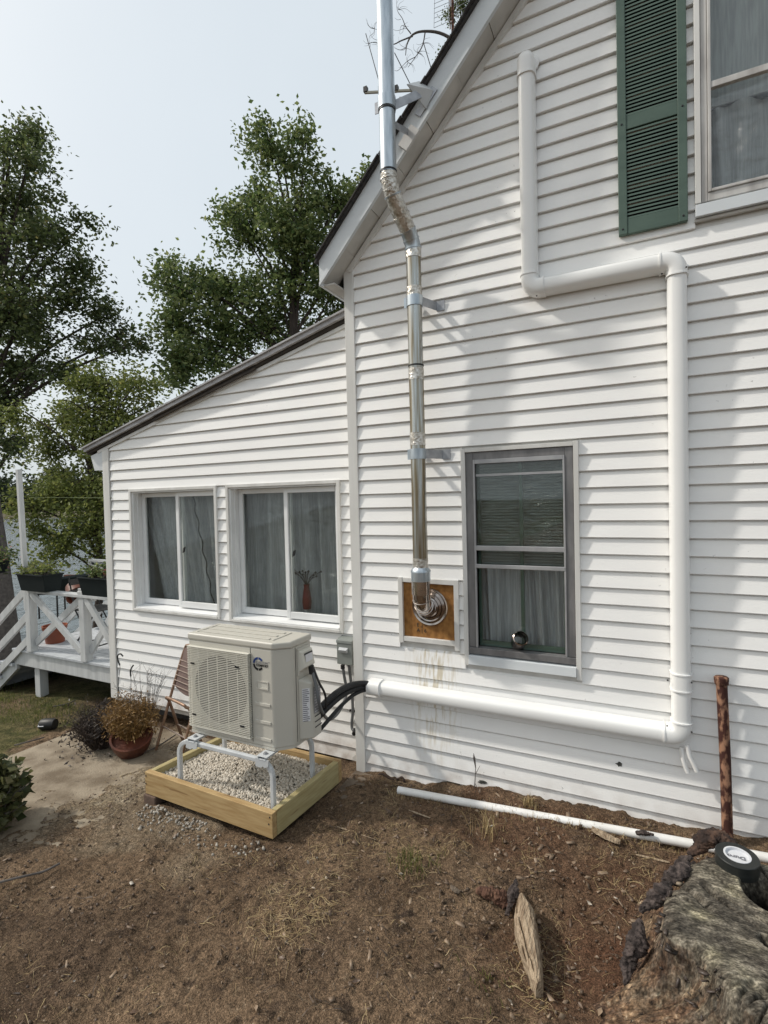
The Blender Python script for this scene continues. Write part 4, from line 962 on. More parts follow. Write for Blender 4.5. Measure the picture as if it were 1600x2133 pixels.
# gravel
def icosa():
    t = (1 + 5**.5) / 2
    v = np.array([(-1, t, 0), (1, t, 0), (-1, -t, 0), (1, -t, 0), (0, -1, t), (0, 1, t), (0, -1, -t), (0, 1, -t), (t, 0, -1), (t, 0, 1), (-t, 0, -1), (-t, 0, 1)], float)
    f = np.array([(0, 11, 5), (0, 5, 1), (0, 1, 7), (0, 7, 10), (0, 10, 11), (1, 5, 9), (5, 11, 4), (11, 10, 2), (10, 7, 6), (7, 1, 8), (3, 9, 4), (3, 4, 2), (3, 2, 6), (3, 6, 8), (3, 8, 9), (4, 9, 5), (2, 4, 11), (6, 2, 10), (8, 6, 7), (9, 8, 1)])
    return v / np.linalg.norm(v[0]), f
IV, IF = icosa()
def rand_rot(n):
    q = rng.normal(size=(n, 4)); q /= np.linalg.norm(q, axis=1)[:, None]; w, x, y, z = q.T
    return np.stack([np.stack([1-2*(y*y+z*z), 2*(x*y-z*w), 2*(x*z+y*w)], -1), np.stack([2*(x*y+z*w), 1-2*(x*x+z*z), 2*(y*z-x*w)], -1), np.stack([2*(x*z-y*w), 2*(y*z+x*w), 1-2*(x*x+y*y)], -1)], 1)
def stones(name, pos, size, mat, parent=None, flat=0.6):
    n = len(pos); sz = size if not np.isscalar(size) else np.full(n, size)
    base = IV[None] * (1 + 0.30 * (rng.random((n, 12, 1)) - .5)); base = base * np.stack([np.ones(n), .6 + .4 * rng.random(n), flat * (.7 + .6 * rng.random(n))], 1)[:, None, :]
    vs = np.einsum('nij,nkj->nki', rand_rot(n), base) * sz[:, None, None] + pos[:, None, :]
    fs = (IF[None] + (np.arange(n) * 12)[:, None, None]).reshape(-1, 3)
    return np_mesh(name, vs.reshape(-1, 3), fs, mat, parent)
def inframe(n):
    u, v = rng.random(n), rng.random(n); a_, b_, c_, d_ = FL_ + V(.045, .045, 0), FR_ + V(-.045, .045, 0), BR_ + V(-.045, -.045, 0), BL_ + V(.045, -.045, 0)
    return (a_[None] * ((1-u)*(1-v))[:, None] + b_[None] * (u*(1-v))[:, None] + c_[None] * (u*v)[:, None] + d_[None] * ((1-u)*v)[:, None])
gp = inframe(5200)
gh = .150 + .030 * np.exp(-(((gp[:, 0] + 2.55) / .30)**2 + ((gp[:, 1] + .50) / .22)**2)) + .012 * fbm(gp[:, 0] * 9, gp[:, 1] * 9, 0, 3, 8)
gp[:, 2] = gh + .008 * rng.random(len(gp)) - .006
gr = stones('gravel', gp, .0095 + .0075 * rng.random(len(gp))**1.5, 'gravel'); tag(gr, kind='stuff')
MB().add([tuple(p) for p in (FL_ + V(.04, .04, .135), FR_ + V(-.04, .04, .135), BR_ + V(-.04, -.04, .135), BL_ + V(.04, -.04, .135))], [(0, 1, 2, 3)]).build('gravel_bed', 'gravel_grey', tf)
sp_ = np.stack([rng.uniform(-3.1, -2.55, 150), -.97 - .11 * rng.random(150)**1.6, np.zeros(150)], 1)
sp_ = np.concatenate([sp_, np.stack([rng.uniform(-3.1, -2.0, 90), rng.uniform(-1.2, -1.0, 90), np.zeros(90)], 1)])
sp_[:, 2] = gz(sp_[:, 0], sp_[:, 1]) + .004
tag(stones('spilled_gravel', sp_, .006 + .009 * rng.random(len(sp_))**2, 'gravel_grey'), kind='stuff')

def flakes(name, pos, size, mat, parent=None, thin=.18, tilt=.5):
    n = len(pos); sz = size if not np.isscalar(size) else np.full(n, size)
    base = np.array([(-1, -1, -1), (1, -1, -1), (1, 1, -1), (-1, 1, -1), (-1, -1, 1), (1, -1, 1), (1, 1, 1), (-1, 1, 1)], float)
    v = base[None] * np.stack([.7 + .8 * rng.random(n), .25 + .35 * rng.random(n), thin * (.6 + .8 * rng.random(n))], 1)[:, None, :] * (1 + .5 * (rng.random((n, 8, 3)) - .5))
    a_ = rng.uniform(0, 6.283, n); b_ = rng.normal(size=n) * tilt; ca, sa, cb, sb_ = np.cos(a_), np.sin(a_), np.cos(b_), np.sin(b_)
    x, y, z = v[..., 0], v[..., 1], v[..., 2]; x2 = x * cb[:, None] - z * sb_[:, None]; z2 = x * sb_[:, None] + z * cb[:, None]
    w_ = np.stack([x2 * ca[:, None] - y * sa[:, None], x2 * sa[:, None] + y * ca[:, None], z2], -1) * sz[:, None, None] + pos[:, None, :]
    q = np.array([(3, 2, 1, 0), (4, 5, 6, 7), (0, 1, 5, 4), (1, 2, 6, 5), (2, 3, 7, 6), (3, 0, 4, 7)])
    return np_mesh(name, w_.reshape(-1, 3), (q[None] + (np.arange(n) * 8)[:, None, None]).reshape(-1, 4), mat, parent)
# stand
st = thing('metal_stand', (-2.48, -.65, .17), 'pale grey steel stand carrying the heat pump over the gravel', 'stand')
RZ = .452
LXs, LY0, LY1 = (-2.895, -2.085), -.862, -.432
def railbar(y):
    m = MB(); m.bar((LXs[0] + .10, y, RZ), (LXs[1] - .10, y, RZ), .030, .030); m.build('rail', 'stand', st, bevel=.006)
    for sx_, d_ in ((LXs[0], 1), (LXs[1], -1)):
        pts = [V(sx_ + d_ * .115, y, RZ)]
        for t in np.linspace(0, 1, 9): a_ = t * math.pi / 2; pts.append(V(sx_ + d_ * .095 - d_ * .095 * math.sin(a_), y, RZ - .095 + .095 * math.cos(a_)))
        pts.append(V(sx_, y, .14)); w_ = .0145
        MB().sweep(pts, [(-w_, -w_), (w_, -w_), (w_, w_), (-w_, w_)], V(0, 1, 0)).build('leg', 'stand', st, bevel=.005)
railbar(LY0); railbar(LY1)
for xx in (-2.755, -2.150):
    m = MB(); m.box(xx - .030, xx + .030, LY0 - .028, LY1 + .028, RZ + .017, RZ + .021); m.box(xx - .030, xx - .026, LY0 - .028, LY1 + .028, RZ + .021, RZ + .034).box(xx + .026, xx + .030, LY0 - .028, LY1 + .028, RZ + .021, RZ + .034); m.build('cross_bar', 'stand', st, bevel=.002)
    m = MB(); m.prism([V(xx - .05, LY0 - .026, RZ + .022), V(xx + .055, LY0 - .026, RZ + .022), V(xx + .05, LY0 - .026, RZ - .018), V(xx + .02, LY0 - .026, RZ - .030), V(xx + .01, LY0 - .026, RZ - .022), V(xx - .01, LY0 - .026, RZ - .034), V(xx - .05, LY0 - .026, RZ - .030)], V(0, .006, 0)); m.build('clamp_plate', 'stand', st)
    MB().box(xx - .04, xx + .04, LY0 - .024, LY0 + .06, RZ + .0345, RZ + .038).build('clamp_top', 'stand', st, bevel=.002)
    MB().lathe((xx, LY0 + .015, RZ + .038), (0, 0, 1), [(.0, .012), (.009, .012), (.009, .004), (.016, .003), (.016, 0)], 10).build('bolt', 'bracket', st)

# heat pump
UX0, UX1, UY0, UY1, UZ0, UZ1 = -2.842, -2.018, -.800, -.505, .492, 1.190
hp = thing('heat_pump', ((UX0 + UX1) / 2, (UY0 + UY1) / 2, UZ0), 'beige outdoor heat pump unit with round fan grille beside the wall', 'heat pump')
CH = .095
body = MB(); oc = [(UX0, UY0), (UX1 - CH, UY0), (UX1 - .012, UY0 + CH * .8), (UX1, UY0 + CH * .95), (UX1, UY1), (UX0, UY1)]
body.prism([V(x, y, UZ0 + .012) for x, y in oc], V(0, 0, UZ1 - UZ0 - .055)); body.build('casing', 'casing', hp, bevel=.012, segs=3)
lid = MB(); of = [(UX0 - .006, UY0 - .006), (UX1 - CH * .92, UY0 - .006), (UX1 + .002, UY0 + CH * .75), (UX1 + .006, UY0 + CH), (UX1 + .006, UY1 + .006), (UX0 - .006, UY1 + .006)]
lid.prism([V(x, y, UZ1 - .045) for x, y in of], V(0, 0, .045)); lid.build('lid', 'casing', hp, bevel=.012, segs=3)
base = MB().prism([V(x * .995 + (UX0 + UX1) * .0025, y, UZ0) for x, y in oc], V(0, 0, .016)); base.build('base_pan', 'casing', hp)
rb = MB()
for y_ in (-.735, -.655, -.575): rb.box(UX0 + .06, UX1 - .16, y_ - .014, y_ + .014, UZ1, UZ1 + .006)
rb.box(UX0 + .035, UX0 + .05, UY0 + .04, UY1 - .04, UZ1, UZ1 + .005).box(UX1 - .135, UX1 - .12, UY0 + .05, UY1 - .04, UZ1, UZ1 + .005)
rb.build('lid_rib', 'casing', hp, bevel=.003)
sx_ = float(at(523, 1400, UY0)[0])
MB().box(sx_ - .002, sx_ + .002, UY0 - .0012, UY0 + .002, UZ0 + .03, UZ1 - .05).build('panel_seam', 'fan_dark', hp)
MB().box(UX1 - .0115, UX1 + .0015, UY0 + .115, UY0 + .119, UZ0 + .03, UZ1 - .05).build('panel_seam', 'fan_dark', hp)
# fan grille
gx0, gx1 = float(at(393, 1400, UY0 - .02)[0]) + .004, float(at(519, 1400, UY0 - .02)[0]); gz0 = UZ0 + .065; gz1 = UZ1 - .088
fc = V((gx0 + gx1) / 2, UY0, (gz0 + gz1) / 2)
MB().box(gx0 + .01, gx1 - .01, UY0 - .004, UY0 - .001, gz0 + .01, gz1 - .01).build('fan_shroud', 'fan_ring', hp)
fr_ = .222
MB().lathe(fc + V(0, -.0055, 0), (0, -1, 0), [(0, 0), (fr_, 0), (fr_ + .004, .002), (fr_ + .008, -.001)], 48).build('fan_dark_disc', 'fan_dark', hp)  # flat black disc on the casing, painted shade of the opening
fan = MB(); fan.lathe(fc + V(0, -.006, 0), (0, -1, 0), [(.060, 0), (.060, .006), (.045, .009), (0, .009)], 24)
for k in range(3):
    a0_ = k * 2.094 + .4; pr_ = []
    for t in np.linspace(0, 1, 7): a_ = a0_ + t * 1.25; pr_.append(fc + V(math.cos(a_) * (.06 + .15 * min(1, t * 2.2)), -.0065, math.sin(a_) * (.06 + .15 * min(1, t * 2.2))))
    a_ = a0_ + 1.1; pr_.append(fc + V(math.cos(a_) * .06, -.0065, math.sin(a_) * .06)); fan.prism(pr_, V(0, -.003, 0))
fan.build('fan', 'coil', hp)
gm = MB(); nb = 46
for i in range(nb):
    z = gz0 + (i + .5) * (gz1 - gz0) / nb; dish = .012
    gm.bar((gx0, UY0 - .030, z), (gx1, UY0 - .030, z), .004, .0046)
    gm.bar((gx1 - .003, UY0 - .030, z), (gx1 - .003, UY0 - .002, z), .004, .0046)
    gm.bar((gx0 + .003, UY0 - .030, z), (gx0 + .003, UY0 - .002, z), .004, .0046)
gro = gm.build('grille', 'grille', hp); tag(gro, kind='stuff')
gv = MB()
for i in range(7): x = gx0 + .008 + i * (gx1 - gx0 - .016) / 6; gv.box(x - .003, x + .003, UY0 - .0268, UY0 - .024, gz0, gz1)
gv.build('grille_rib', 'grille', hp)
for x_, z_ in ((gx0 + .05, gz1 - .11), (gx0 + .05, gz0 + .08), (gx1 - .09, gz1 - .09), (gx1 - .06, gz0 + .07)): MB().box(x_ - .018, x_ + .018, UY0 - .0345, UY0 - .0335, z_ - .006, z_ + .006).build('grille_clip', 'fan_dark', hp)
MB().box(gx0 - .004, gx1 + .004, UY0 - .032, UY0 - .002, gz1, gz1 + .007).build('grille_rim', 'grille', hp, bevel=.003); MB().box(gx0 - .004, gx1 + .004, UY0 - .032, UY0 - .002, gz0 - .007, gz0).build('grille_rim', 'grille', hp, bevel=.003)
# right-hand front strip: embossed bars, handle, emblem
hx0, hx1 = sx_ + .026, UX1 - CH - .022
for t in (.40, .235, .075):
    z = UZ0 + (UZ1 - UZ0) * t; MB().box(hx0, hx1, UY0 - .006, UY0, z, z + .022).build('embossed_bar', 'casing', hp, bevel=.004)
zh = UZ0 + .40
MB().box(hx0 + .025, hx1 - .02, UY0 - .001, UY0 - .0005, zh, zh + .035).build('handle_recess', 'fan_ring', hp)
m = MB(); m.box(hx0 + .018, hx1 - .013, UY0 - .005, UY0 - .001, zh + .036, zh + .043).box(hx0 + .018, hx1 - .013, UY0 - .007, UY0 - .001, zh - .010, zh - .001).box(hx0 + .018, hx0 + .024, UY0 - .005, UY0 - .001, zh - .001, zh + .036).box(hx1 - .019, hx1 - .013, UY0 - .005, UY0 - .001, zh - .001, zh + .036); m.build('handle_rim', 'casing', hp)
lgc = at(538, 1383, UY0 - .002); 
def arc(a0_, a1_, r0, r1, mat):
    vs = []
    ts = np.linspace(R(a0_), R(a1_), 10)
    poly = [lgc + V(math.cos(t) * r1, 0, math.sin(t) * r1) for t in ts] + [lgc + V(math.cos(t) * r0, 0, math.sin(t) * r0) for t in ts[::-1]]
    MB().prism(poly, V(0, .0012, 0)).build('emblem_arc', mat, hp)
arc(95, 176, .030, .044, 'logo_blue'); arc(38, 85, .030, .044, 'logo_blue'); arc(184, 265, .030, .044, 'logo_black'); arc(275, 322, .030, .044, 'logo_black')
text_mesh('CUSTOM', .0235, 'lettering', 'label_ink', hp, lgc + V(-.020, -.0002, .003), (1, 0, 0), (0, 0, 1), ext=.0004)
text_mesh('\u2122', .012, 'lettering', 'label_ink', hp, lgc + V(.080, -.0002, .012), (1, 0, 0), (0, 0, 1), ext=.0004)
text_mesh('COMFORT', .0205, 'lettering', 'logo_black', hp, lgc + V(-.018, -.0002, -.015), (1, 0, 0), (0, 0, 1), ext=.0004, bold=.0006)
# side: wiring cover, valve cover, stickers, louvre slots
def side(px_, py_, x_):  # photo point -> plane x = x_
    v = ray(px_, py_); return CAM + v * ((x_ - CAM[0]) / v[0])
XS = UX1
c1 = [side(608, 1352, XS + .03), side(640, 1340, XS + .03)]
yA, yB = UY0 + .135, UY0 + .262
MB().box(XS, XS + .012, yA - .004, yB + .01, UZ1 - .245, UZ1 - .065).build('cover_base', 'casing', hp, bevel=.004)
MB().hexa([(XS, yA, UZ1 - .23), (XS + .055, yA + .01, UZ1 - .185), (XS + .055, yB, UZ1 - .185), (XS, yB, UZ1 - .23), (XS, yA, UZ1 - .075), (XS + .034, yA + .01, UZ1 - .085), (XS + .034, yB, UZ1 - .085), (XS, yB, UZ1 - .075)]).build('wiring_cover', 'grille', hp, bevel=.006)
MB().hexa([(XS + .050, yA + .03, UZ1 - .150), (XS + .052, yA + .03, UZ1 - .155), (XS + .052, yB - .02, UZ1 - .155), (XS + .050, yB - .02, UZ1 - .150), (XS + .044, yA + .03, UZ1 - .107), (XS + .046, yA + .03, UZ1 - .107), (XS + .046, yB - .02, UZ1 - .107), (XS + .044, yB - .02, UZ1 - .107)]).build('cover_slot', 'label_white', hp)
MB().box(XS + .041, XS + .0455, yA + .025, yB - .015, UZ1 - .108, UZ1 - .098).build('cover_slot', 'iron', hp)
MB().hexa([(XS, yA, UZ0 + .03), (XS + .075, yA + .06, UZ0 + .03), (XS + .075, yB + .03, UZ0 + .03), (XS, yB + .03, UZ0 + .03), (XS, yA, UZ1 - .262), (XS + .065, yA + .06, UZ1 - .300), (XS + .065, yB + .03, UZ1 - .300), (XS, yB + .03, UZ1 - .262)]).build('valve_cover', 'casing', hp, bevel=.010, segs=3)
# rating stickers
def sticker(yc, w_, z0_, z1_, xo, mat, rows, slope):
    n_ = unit(slope); o = MB().obox(V(xo, yc, (z0_ + z1_) / 2), V(n_[0], n_[1], 0) * w_ / 2, V(n_[1], -n_[0], 0) * .0006, V(0, 0, (z1_ - z0_) / 2)).build('sticker', mat, hp)
    k = MB(); r = random.Random(rows)
    for i in range(rows):
        z = z1_ - (i + .7) * (z1_ - z0_) / rows; ww = w_ * (.25 + .2 * r.random()); k.obox(V(xo, yc, z) + V(n_[1], -n_[0], 0) * .0010 - V(n_[0], n_[1], 0) * (w_ * .45 - ww), V(n_[0], n_[1], 0) * ww, V(n_[1], -n_[0], 0) * .0004, V(0, 0, (z1_ - z0_) / rows * .22))
    k.build('print_line', 'label_ink' if mat == 'label_white' else 'label_white', o)
sticker(yA + .032, .050, UZ0 + .15, UZ1 - .33, XS + .0400, 'label_white', 17, V(.07, .06, 0))
MB().box(XS + .0745, XS + .0758, yA + .072, yB + .022, UZ0 + .19, UZ1 - .33).build('sticker', 'label_grey', hp)
k = MB()
for i in range(9): k.box(XS + .0756, XS + .0764, yA + .078, yA + .105 + .05 * random.random(), UZ0 + .20 + i * .019, UZ0 + .203 + i * .019)
k.build('print_line', 'label_white', hp)
for i in range(3): MB().box(XS + .0745, XS + .0765, yA + .078, yB + .03, UZ0 + .095 + i * .036, UZ0 + .101 + i * .036).build('vent_slot', 'iron', hp)

# refrigerant lines
exit_ = E_ + V(-.02, -.045, 0)
vl = V(XS + .05, yB + .02, UZ0 + .20)
lines = [('black foam-covered refrigerant line arching highest from the unit to the white duct', V(XS + .03, yB + .05, UZ0 + .165), .030, .018, .022),
         ('black foam-covered refrigerant line in the middle of the three from the unit', V(XS + .03, yB + .05, UZ0 + .115), .024, -.010, .020),
         ('thin black refrigerant line running lowest from the unit to the white duct', V(XS + .03, yB + .04, UZ0 + .02), .018, -.022, .014)]
for l_, s_, hgt, dz, r_ in lines:
    e_ = exit_ + V(.06, .0 if dz > 0 else .012, dz); mid1 = s_ + V(.10, .10, .10 + hgt); mid2 = e_ + V(-.20, -.02, .03)
    pts = [(1-t)**3 * s_ + 3*(1-t)**2*t*mid1 + 3*(1-t)*t*t*mid2 + t**3*e_ for t in np.linspace(0, 1, 26)]
    tag(MB().tube(pts, r_, 14).build('refrigerant_line', 'black', None, smooth=True), l_, 'pipe', 'black lines from the heat pump')

# disconnect box on the porch wall and its cables
dbx = at(722, 1352, DP - .03)
db = thing('disconnect_box', dbx, 'small grey electrical disconnect box on the siding beside the corner post', 'electrical box')
bx0, bx1 = float(at(705, 1350, DP - .07)[0]), float(at(735, 1350, DP - .07)[0]); bz0, bz1 = float(at(722, 1384, DP - .07)[2]), float(at(722, 1332, DP - .07)[2])
MB().box(bx0, bx1, DP - .085, DP - .004, bz0, bz1).build('box_body', 'box_grey', db, bevel=.004)
MB().hexa([(bx0 - .005, DP - .097, bz1 - .028), (bx1 + .006, DP - .097, bz1 - .028), (bx1 + .006, DP - .004, bz1 - .028), (bx0 - .005, DP - .004, bz1 - .028), (bx0 - .005, DP - .095, bz1 - .004), (bx1 + .006, DP - .095, bz1 - .004), (bx1 + .006, DP - .004, bz1 + .012), (bx0 - .005, DP - .004, bz1 + .012)]).build('hood', 'box_grey', db, bevel=.003)
MB().box(bx0 - .002, bx1 + .003, DP - .092, DP - .085, bz0 + .004, bz1 - .030).build('door', 'box_grey', db, bevel=.003)
hz = bz1 - .075
MB().hexa([(bx0 + .025, DP - .103, hz - .024), (bx1 - .035, DP - .103, hz - .024), (bx1 - .035, DP - .092, hz - .024), (bx0 + .025, DP - .092, hz - .024), (bx0 + .025, DP - .116, hz), (bx1 - .035, DP - .116, hz), (bx1 - .03, DP - .092, hz + .016), (bx0 + .02, DP - .092, hz + .016)]).build('pull_handle', 'stand', db, bevel=.002)
cA, cB = at(714, 1385, DP - .05), at(727, 1385, DP - .05)
pts = [cA, at(717, 1408, DP - .045), at(721, 1428, DP - .04), at(722, 1440, DP - .05), at(720, 1452, DP - .10), at(713, 1470, DP - .16), at(700, 1490, DP - .26), at(684, 1498, DP - .38), V(XS + .10, yB - .02, UZ0 + .22), V(XS + .09, yB - .05, UZ0 + .38), V(XS + .055, yB - .045, UZ1 - .215)]
def smooth_path(p, n=60):
    p = [np.asarray(q, float) for q in p]; p = [2*p[0]-p[1]] + p + [2*p[-1]-p[-2]]; out = []
    segs = len(p) - 3
    for i in range(segs):
        for t in np.linspace(0, 1, n // segs + 1, endpoint=False):
            a_, b_, c_, d_ = p[i:i+4]; out.append(.5 * ((2*b_) + (-a_+c_)*t + (2*a_-5*b_+4*c_-d_)*t*t + (-a_+3*b_-3*c_+d_)*t**3))
    out.append(p[-2]); return out
wp = thing('electrical_whip', cA, 'grey flexible electrical whip looping from the disconnect box to the heat pump', 'cable')
MB().tube(smooth_path(pts, 80), .0115, 12).build('whip', 'grey_plastic', wp, smooth=True)
MB().tube([V(XS + .056, yB - .045, UZ1 - .245), V(XS + .052, yB - .046, UZ1 - .19)], .019, 12).build('connector', 'iron', wp, smooth=True)
MB().tube([cA, cA - V(0, 0, .03)], .017, 12).build('connector', 'iron', wp, smooth=True)
pts = [V(XS + .055, yB - .030, UZ1 - .20), V(XS + .10, yB - .03, UZ1 - .30), V(XS + .112, yB + .02, UZ0 + .30), V(XS + .10, yB + .05, UZ0 + .19)]
tag(MB().tube(smooth_path(pts, 30), .0075, 8).build('control_cable', 'black', None, smooth=True), 'thin black control cable clipped beside the grey whip on the unit', 'cable')
fc_ = thing('feed_conduit', cB, 'grey conduit dropping from the disconnect box to a bent end near the ground', 'conduit')
MB().tube(smooth_path([cB, at(730, 1410, DP - .03), at(733, 1440, DP - .03), at(735, 1480, DP - .03), at(733, 1505, DP - .03), at(734, 1518, DP - .035), at(739, 1524, DP - .05)], 40), .0115, 12).build('conduit', 'grey_plastic', fc_, smooth=True)
MB().lathe(at(739, 1524, DP - .05), (.3, -1, -.2), [(0, .03), (.017, .03), (.019, -.02), (0, -.02)], 12).build('conduit_end', 'iron', fc_)
for py_ in (1481,): q_ = at(735, py_, DP - .026); MB().box(q_[0] - .03, q_[0] + .035, DP - .03, DP - .014, q_[2] - .008, q_[2] + .008).build('clip', 'iron', fc_)
# white flashing scrap at the base of the corner post
q_ = at(740, 1583, DP - .06)
tag(MB().prism([at(733, 1578, DP - .05), at(746, 1566, DP - .05), at(748, 1592, DP - .05), at(742, 1590, DP - .05)], V(0, .02, 0)).build('siding_scrap', 'trim', None, bevel=.003), 'curled white siding scrap poking out behind the corner post base', 'scrap')

# ------------------------------------------------------------------ SMALL THINGS BY THE WALL
# rusty pipe
rp0, rp1 = at(1517, 1748, -.10), at(1503, 1416, -.075)
rp = thing('rusty_pipe', rp0, 'rusty iron pipe with a flat cap leaning on the siding behind the stump', 'pipe')
MB().tube([rp0 - V(0, 0, .15), rp0 + (rp1 - rp0) * .5 + V(.002, 0, 0), rp1], .027, 16).build('pipe', 'rust', rp, smooth=True)
MB().lathe(rp1 - V(0, 0, .012), unit(rp1 - rp0), [(.027, -.02), (.034, -.008), (.036, .012), (.036, .024), (.030, .030), (0, .031)], 20).build('cap', 'rust', rp, smooth=True)
# pvc pipe along the wall
pp = [gat(828, 1653, .045), gat(1000, 1680, .075), gat(1200, 1715, .115), gat(1450, 1757, .165), gat(1640, 1790, .20)]
for p in pp: p[2] = float(gz(p[0], p[1])) + .014
for i in range(1, len(pp)): pass
pz = np.polyfit([p[0] for p in pp], [p[2] for p in pp], 1); py_f = np.polyfit([p[0] for p in pp], [p[1] for p in pp], 1)
xs_ = np.linspace(pp[0][0], pp[-1][0], 8); pvc_pts = [V(x, py_f[0]*x + py_f[1], pz[0]*x + pz[1]) for x in xs_]
pv = MB(); pv.tube(pvc_pts, .0245, 18, cap=False); d_ = unit(pvc_pts[1] - pvc_pts[0]); pv.lathe(pvc_pts[0], d_, [(.0245, 0), (.021, 0), (.021, .15)], 18)
tag(pv.build('pvc_pipe', 'pvc', None, smooth=True), 'long white plastic pipe lying on the soil along the foot of the wall', 'pipe')
PVC_Y = lambda x: py_f[0]*x + py_f[1]
# root creeping along the wall foot
rpts = [at(*p, -.05) for p in ((778, 1622), (795, 1612), (818, 1624), (838, 1620), (845, 1632), (862, 1640), (868, 1655))]
tag(MB().tube(smooth_path(rpts, 40), [.006 + .004 * math.sin(i * .7)**2 for i in range(len(smooth_path(rpts, 40)))], 8).build('root', 'root', None, smooth=True), 'dark crooked root creeping along the foot of the siding by the corner post', 'root')
# weed with a seed head
wb = gat(988, 1650, .06); wt = thing('tall_weed', wb, 'single tall dry weed stalk in front of the siding by the white pipe', 'weed')
wpts = [wb, at(990, 1620, -.10), at(991, 1600, -.10), at(988, 1580, -.10)]
MB().tube(wpts, [.0035, .003, .0025, .002], 5).build('stem', 'twig', wt)
MB().tube([wpts[2], wpts[3], wpts[3] + V(-.004, 0, .035)], [.003, .008, .001], 6).build('seed_head', 'twig', wt)
for p, q in (((991, 1612), (1000, 1595)), ((990, 1632), (999, 1652))): MB().tube([at(*p, -.10), at(*q, -.10)], [.0025, .001], 4).build('side_stem', 'twig', wt)

# tape roll on the stump
STZ = 0.50
tc_ = gat(1536, 1781, STZ + .045); tr_ = .080
tp = thing('tape_roll', tc_ - V(0, 0, .04), 'black roll of duct tape with a white core lying on the stump', 'tape roll')
tax = unit(V(.02, -.05, 1))
MB().lathe(tc_ - tax * .062, tax, [(.050, 0), (tr_ - .002, 0), (tr_, .003), (tr_, .059), (tr_ - .002, .062), (.050, .062), (.050, 0)], 48).build('tape', 'tape', tp, smooth=True, ang=30)
MB().lathe(tc_ - tax * .0625, tax, [(.050, 0), (.050, .0645), (.043, .0645), (.043, .054), (0, .0535)], 48).build('core', 'core', tp, smooth=True, ang=30)
text_mesh('Duro', .030, 'lettering', 'label_ink', tp, tc_ - tax * .0075 + V(.030, .006, .0), (-1, .0, 0), (0, -1, .05), ext=.0004, bold=.0006)

# ------------------------------------------------------------------ STUMP
def fbm1(a, b, c, o, s): return float(fbm(a, b, c, o, s))
sc_ = V(0.62, -1.32, 0)
stm = thing('tree_stump', (sc_[0], sc_[1], 0.1), 'big weathered grey tree stump with rotten red-brown sides', 'tree stump')
rim_px = [(1600, 1790), (1500, 1768), (1437, 1785), (1425, 1828), (1386, 1855), (1376, 1900), (1404, 1945), (1462, 1970), (1482, 1997), (1512, 2050), (1575, 2100), (1612, 2150)]
rim = [gat(px_, py_, STZ)[:2] for px_, py_ in rim_px]
rim += [np.array(p) for p in ((.55, -1.95), (.85, -2.0), (1.15, -1.75), (1.25, -1.3), (1.05, -.85), (.80, -.62))]
rim = np.array(rim); ang_ = np.unwrap(np.arctan2(rim[:, 1] - sc_[1], rim[:, 0] - sc_[0])); rad_ = np.hypot(rim[:, 0] - sc_[0], rim[:, 1] - sc_[1])
o_ = np.argsort(np.mod(ang_, 2*np.pi)); A_s, R_s = np.mod(ang_, 2*np.pi)[o_], rad_[o_]
A_s = np.concatenate([[A_s[-1] - 2*np.pi], A_s, [A_s[0] + 2*np.pi]]); R_s = np.concatenate([[R_s[-1]], R_s, [R_s[0]]])
NA, NR, NS = 900, 64, 84
th = np.linspace(0, 2*np.pi, NA, endpoint=False)
rt_ = np.interp(th, A_s, R_s); ker = np.hanning(19); ker /= ker.sum(); rt_ = np.convolve(np.concatenate([rt_[-9:], rt_, rt_[:9]]), ker, 'valid')
ct, st__ = np.cos(th), np.sin(th)
rt_ = rt_ * (1 + .07 * fbm(ct * 6, st__ * 6, 0, 3, 77) + .010 * fbm(ct * 15, st__ * 15, 0, 4, 78))
vs = []; rows = 0; side_a = []
H1 = gat(1592, 1858, STZ); H2 = gat(1602, 1962, STZ)
def top_h(x, y, t):
    z = STZ + .008 * fbm(x * 3, y * 3, 0, 3, 51)
    u = x * .80 + y * .60; v = -x * .60 + y * .80          # saw grain runs across the cut
    z = z + .006 * fbm(x * 14, y * 14, 0, 4, 52)
    rr_ = np.hypot(x - sc_[0], y - sc_[1]); aa_ = np.arctan2(y - sc_[1], x - sc_[0]); rc_ = np.abs(fbm(np.cos(aa_) * 5 + .5 * fbm(x * 6, y * 6, 0, 2, 33), np.sin(aa_) * 5, rr_ * .6, 2, 57)); z = z - .030 * np.exp(-(rc_ / .010)**2) * np.clip(rr_ * 3 - .3, 0, 1)
    ck = np.abs(fbm(u * 2.2, v * 7.5, 0, 3, 58)); z = z - .022 * np.exp(-(ck / .012)**2) * (fbm(x * 4, y * 4, 0, 2, 59) > -.02)
    for hx, rx, ry, dp in ((H1, .062, .088, .26), (H2, .028, .030, .12)):
        q = ((x - hx[0] + .03 * fbm(x * 12, y * 12, 0, 3, 60)) / rx)**2 + ((y - hx[1] + .03 * fbm(x * 12 + 9, y * 12, 0, 3, 61)) / ry)**2; z = z - dp * np.exp(-q**5)
    return z - .030 * np.clip((t - .88) / .12, 0, 1)**2.2
for j_ in range(NR + 1):
    t = max(j_ / NR, .002); x = sc_[0] + rt_ * t * ct; y = sc_[1] + rt_ * t * st__; vs.append(np.stack([x, y, top_h(x, y, t)], 1)); rows += 1; side_a.append(np.full(NA, max(0, (t - .93) * 1.5)))
xr, yr = sc_[0] + rt_ * ct, sc_[1] + rt_ * st__; zr0 = top_h(xr, yr, 1.0)
flare_dir = [(3.36, .34, .30), (-2.05, .30, .45), (2.35, .22, .25), (-1.2, .2, .3)]
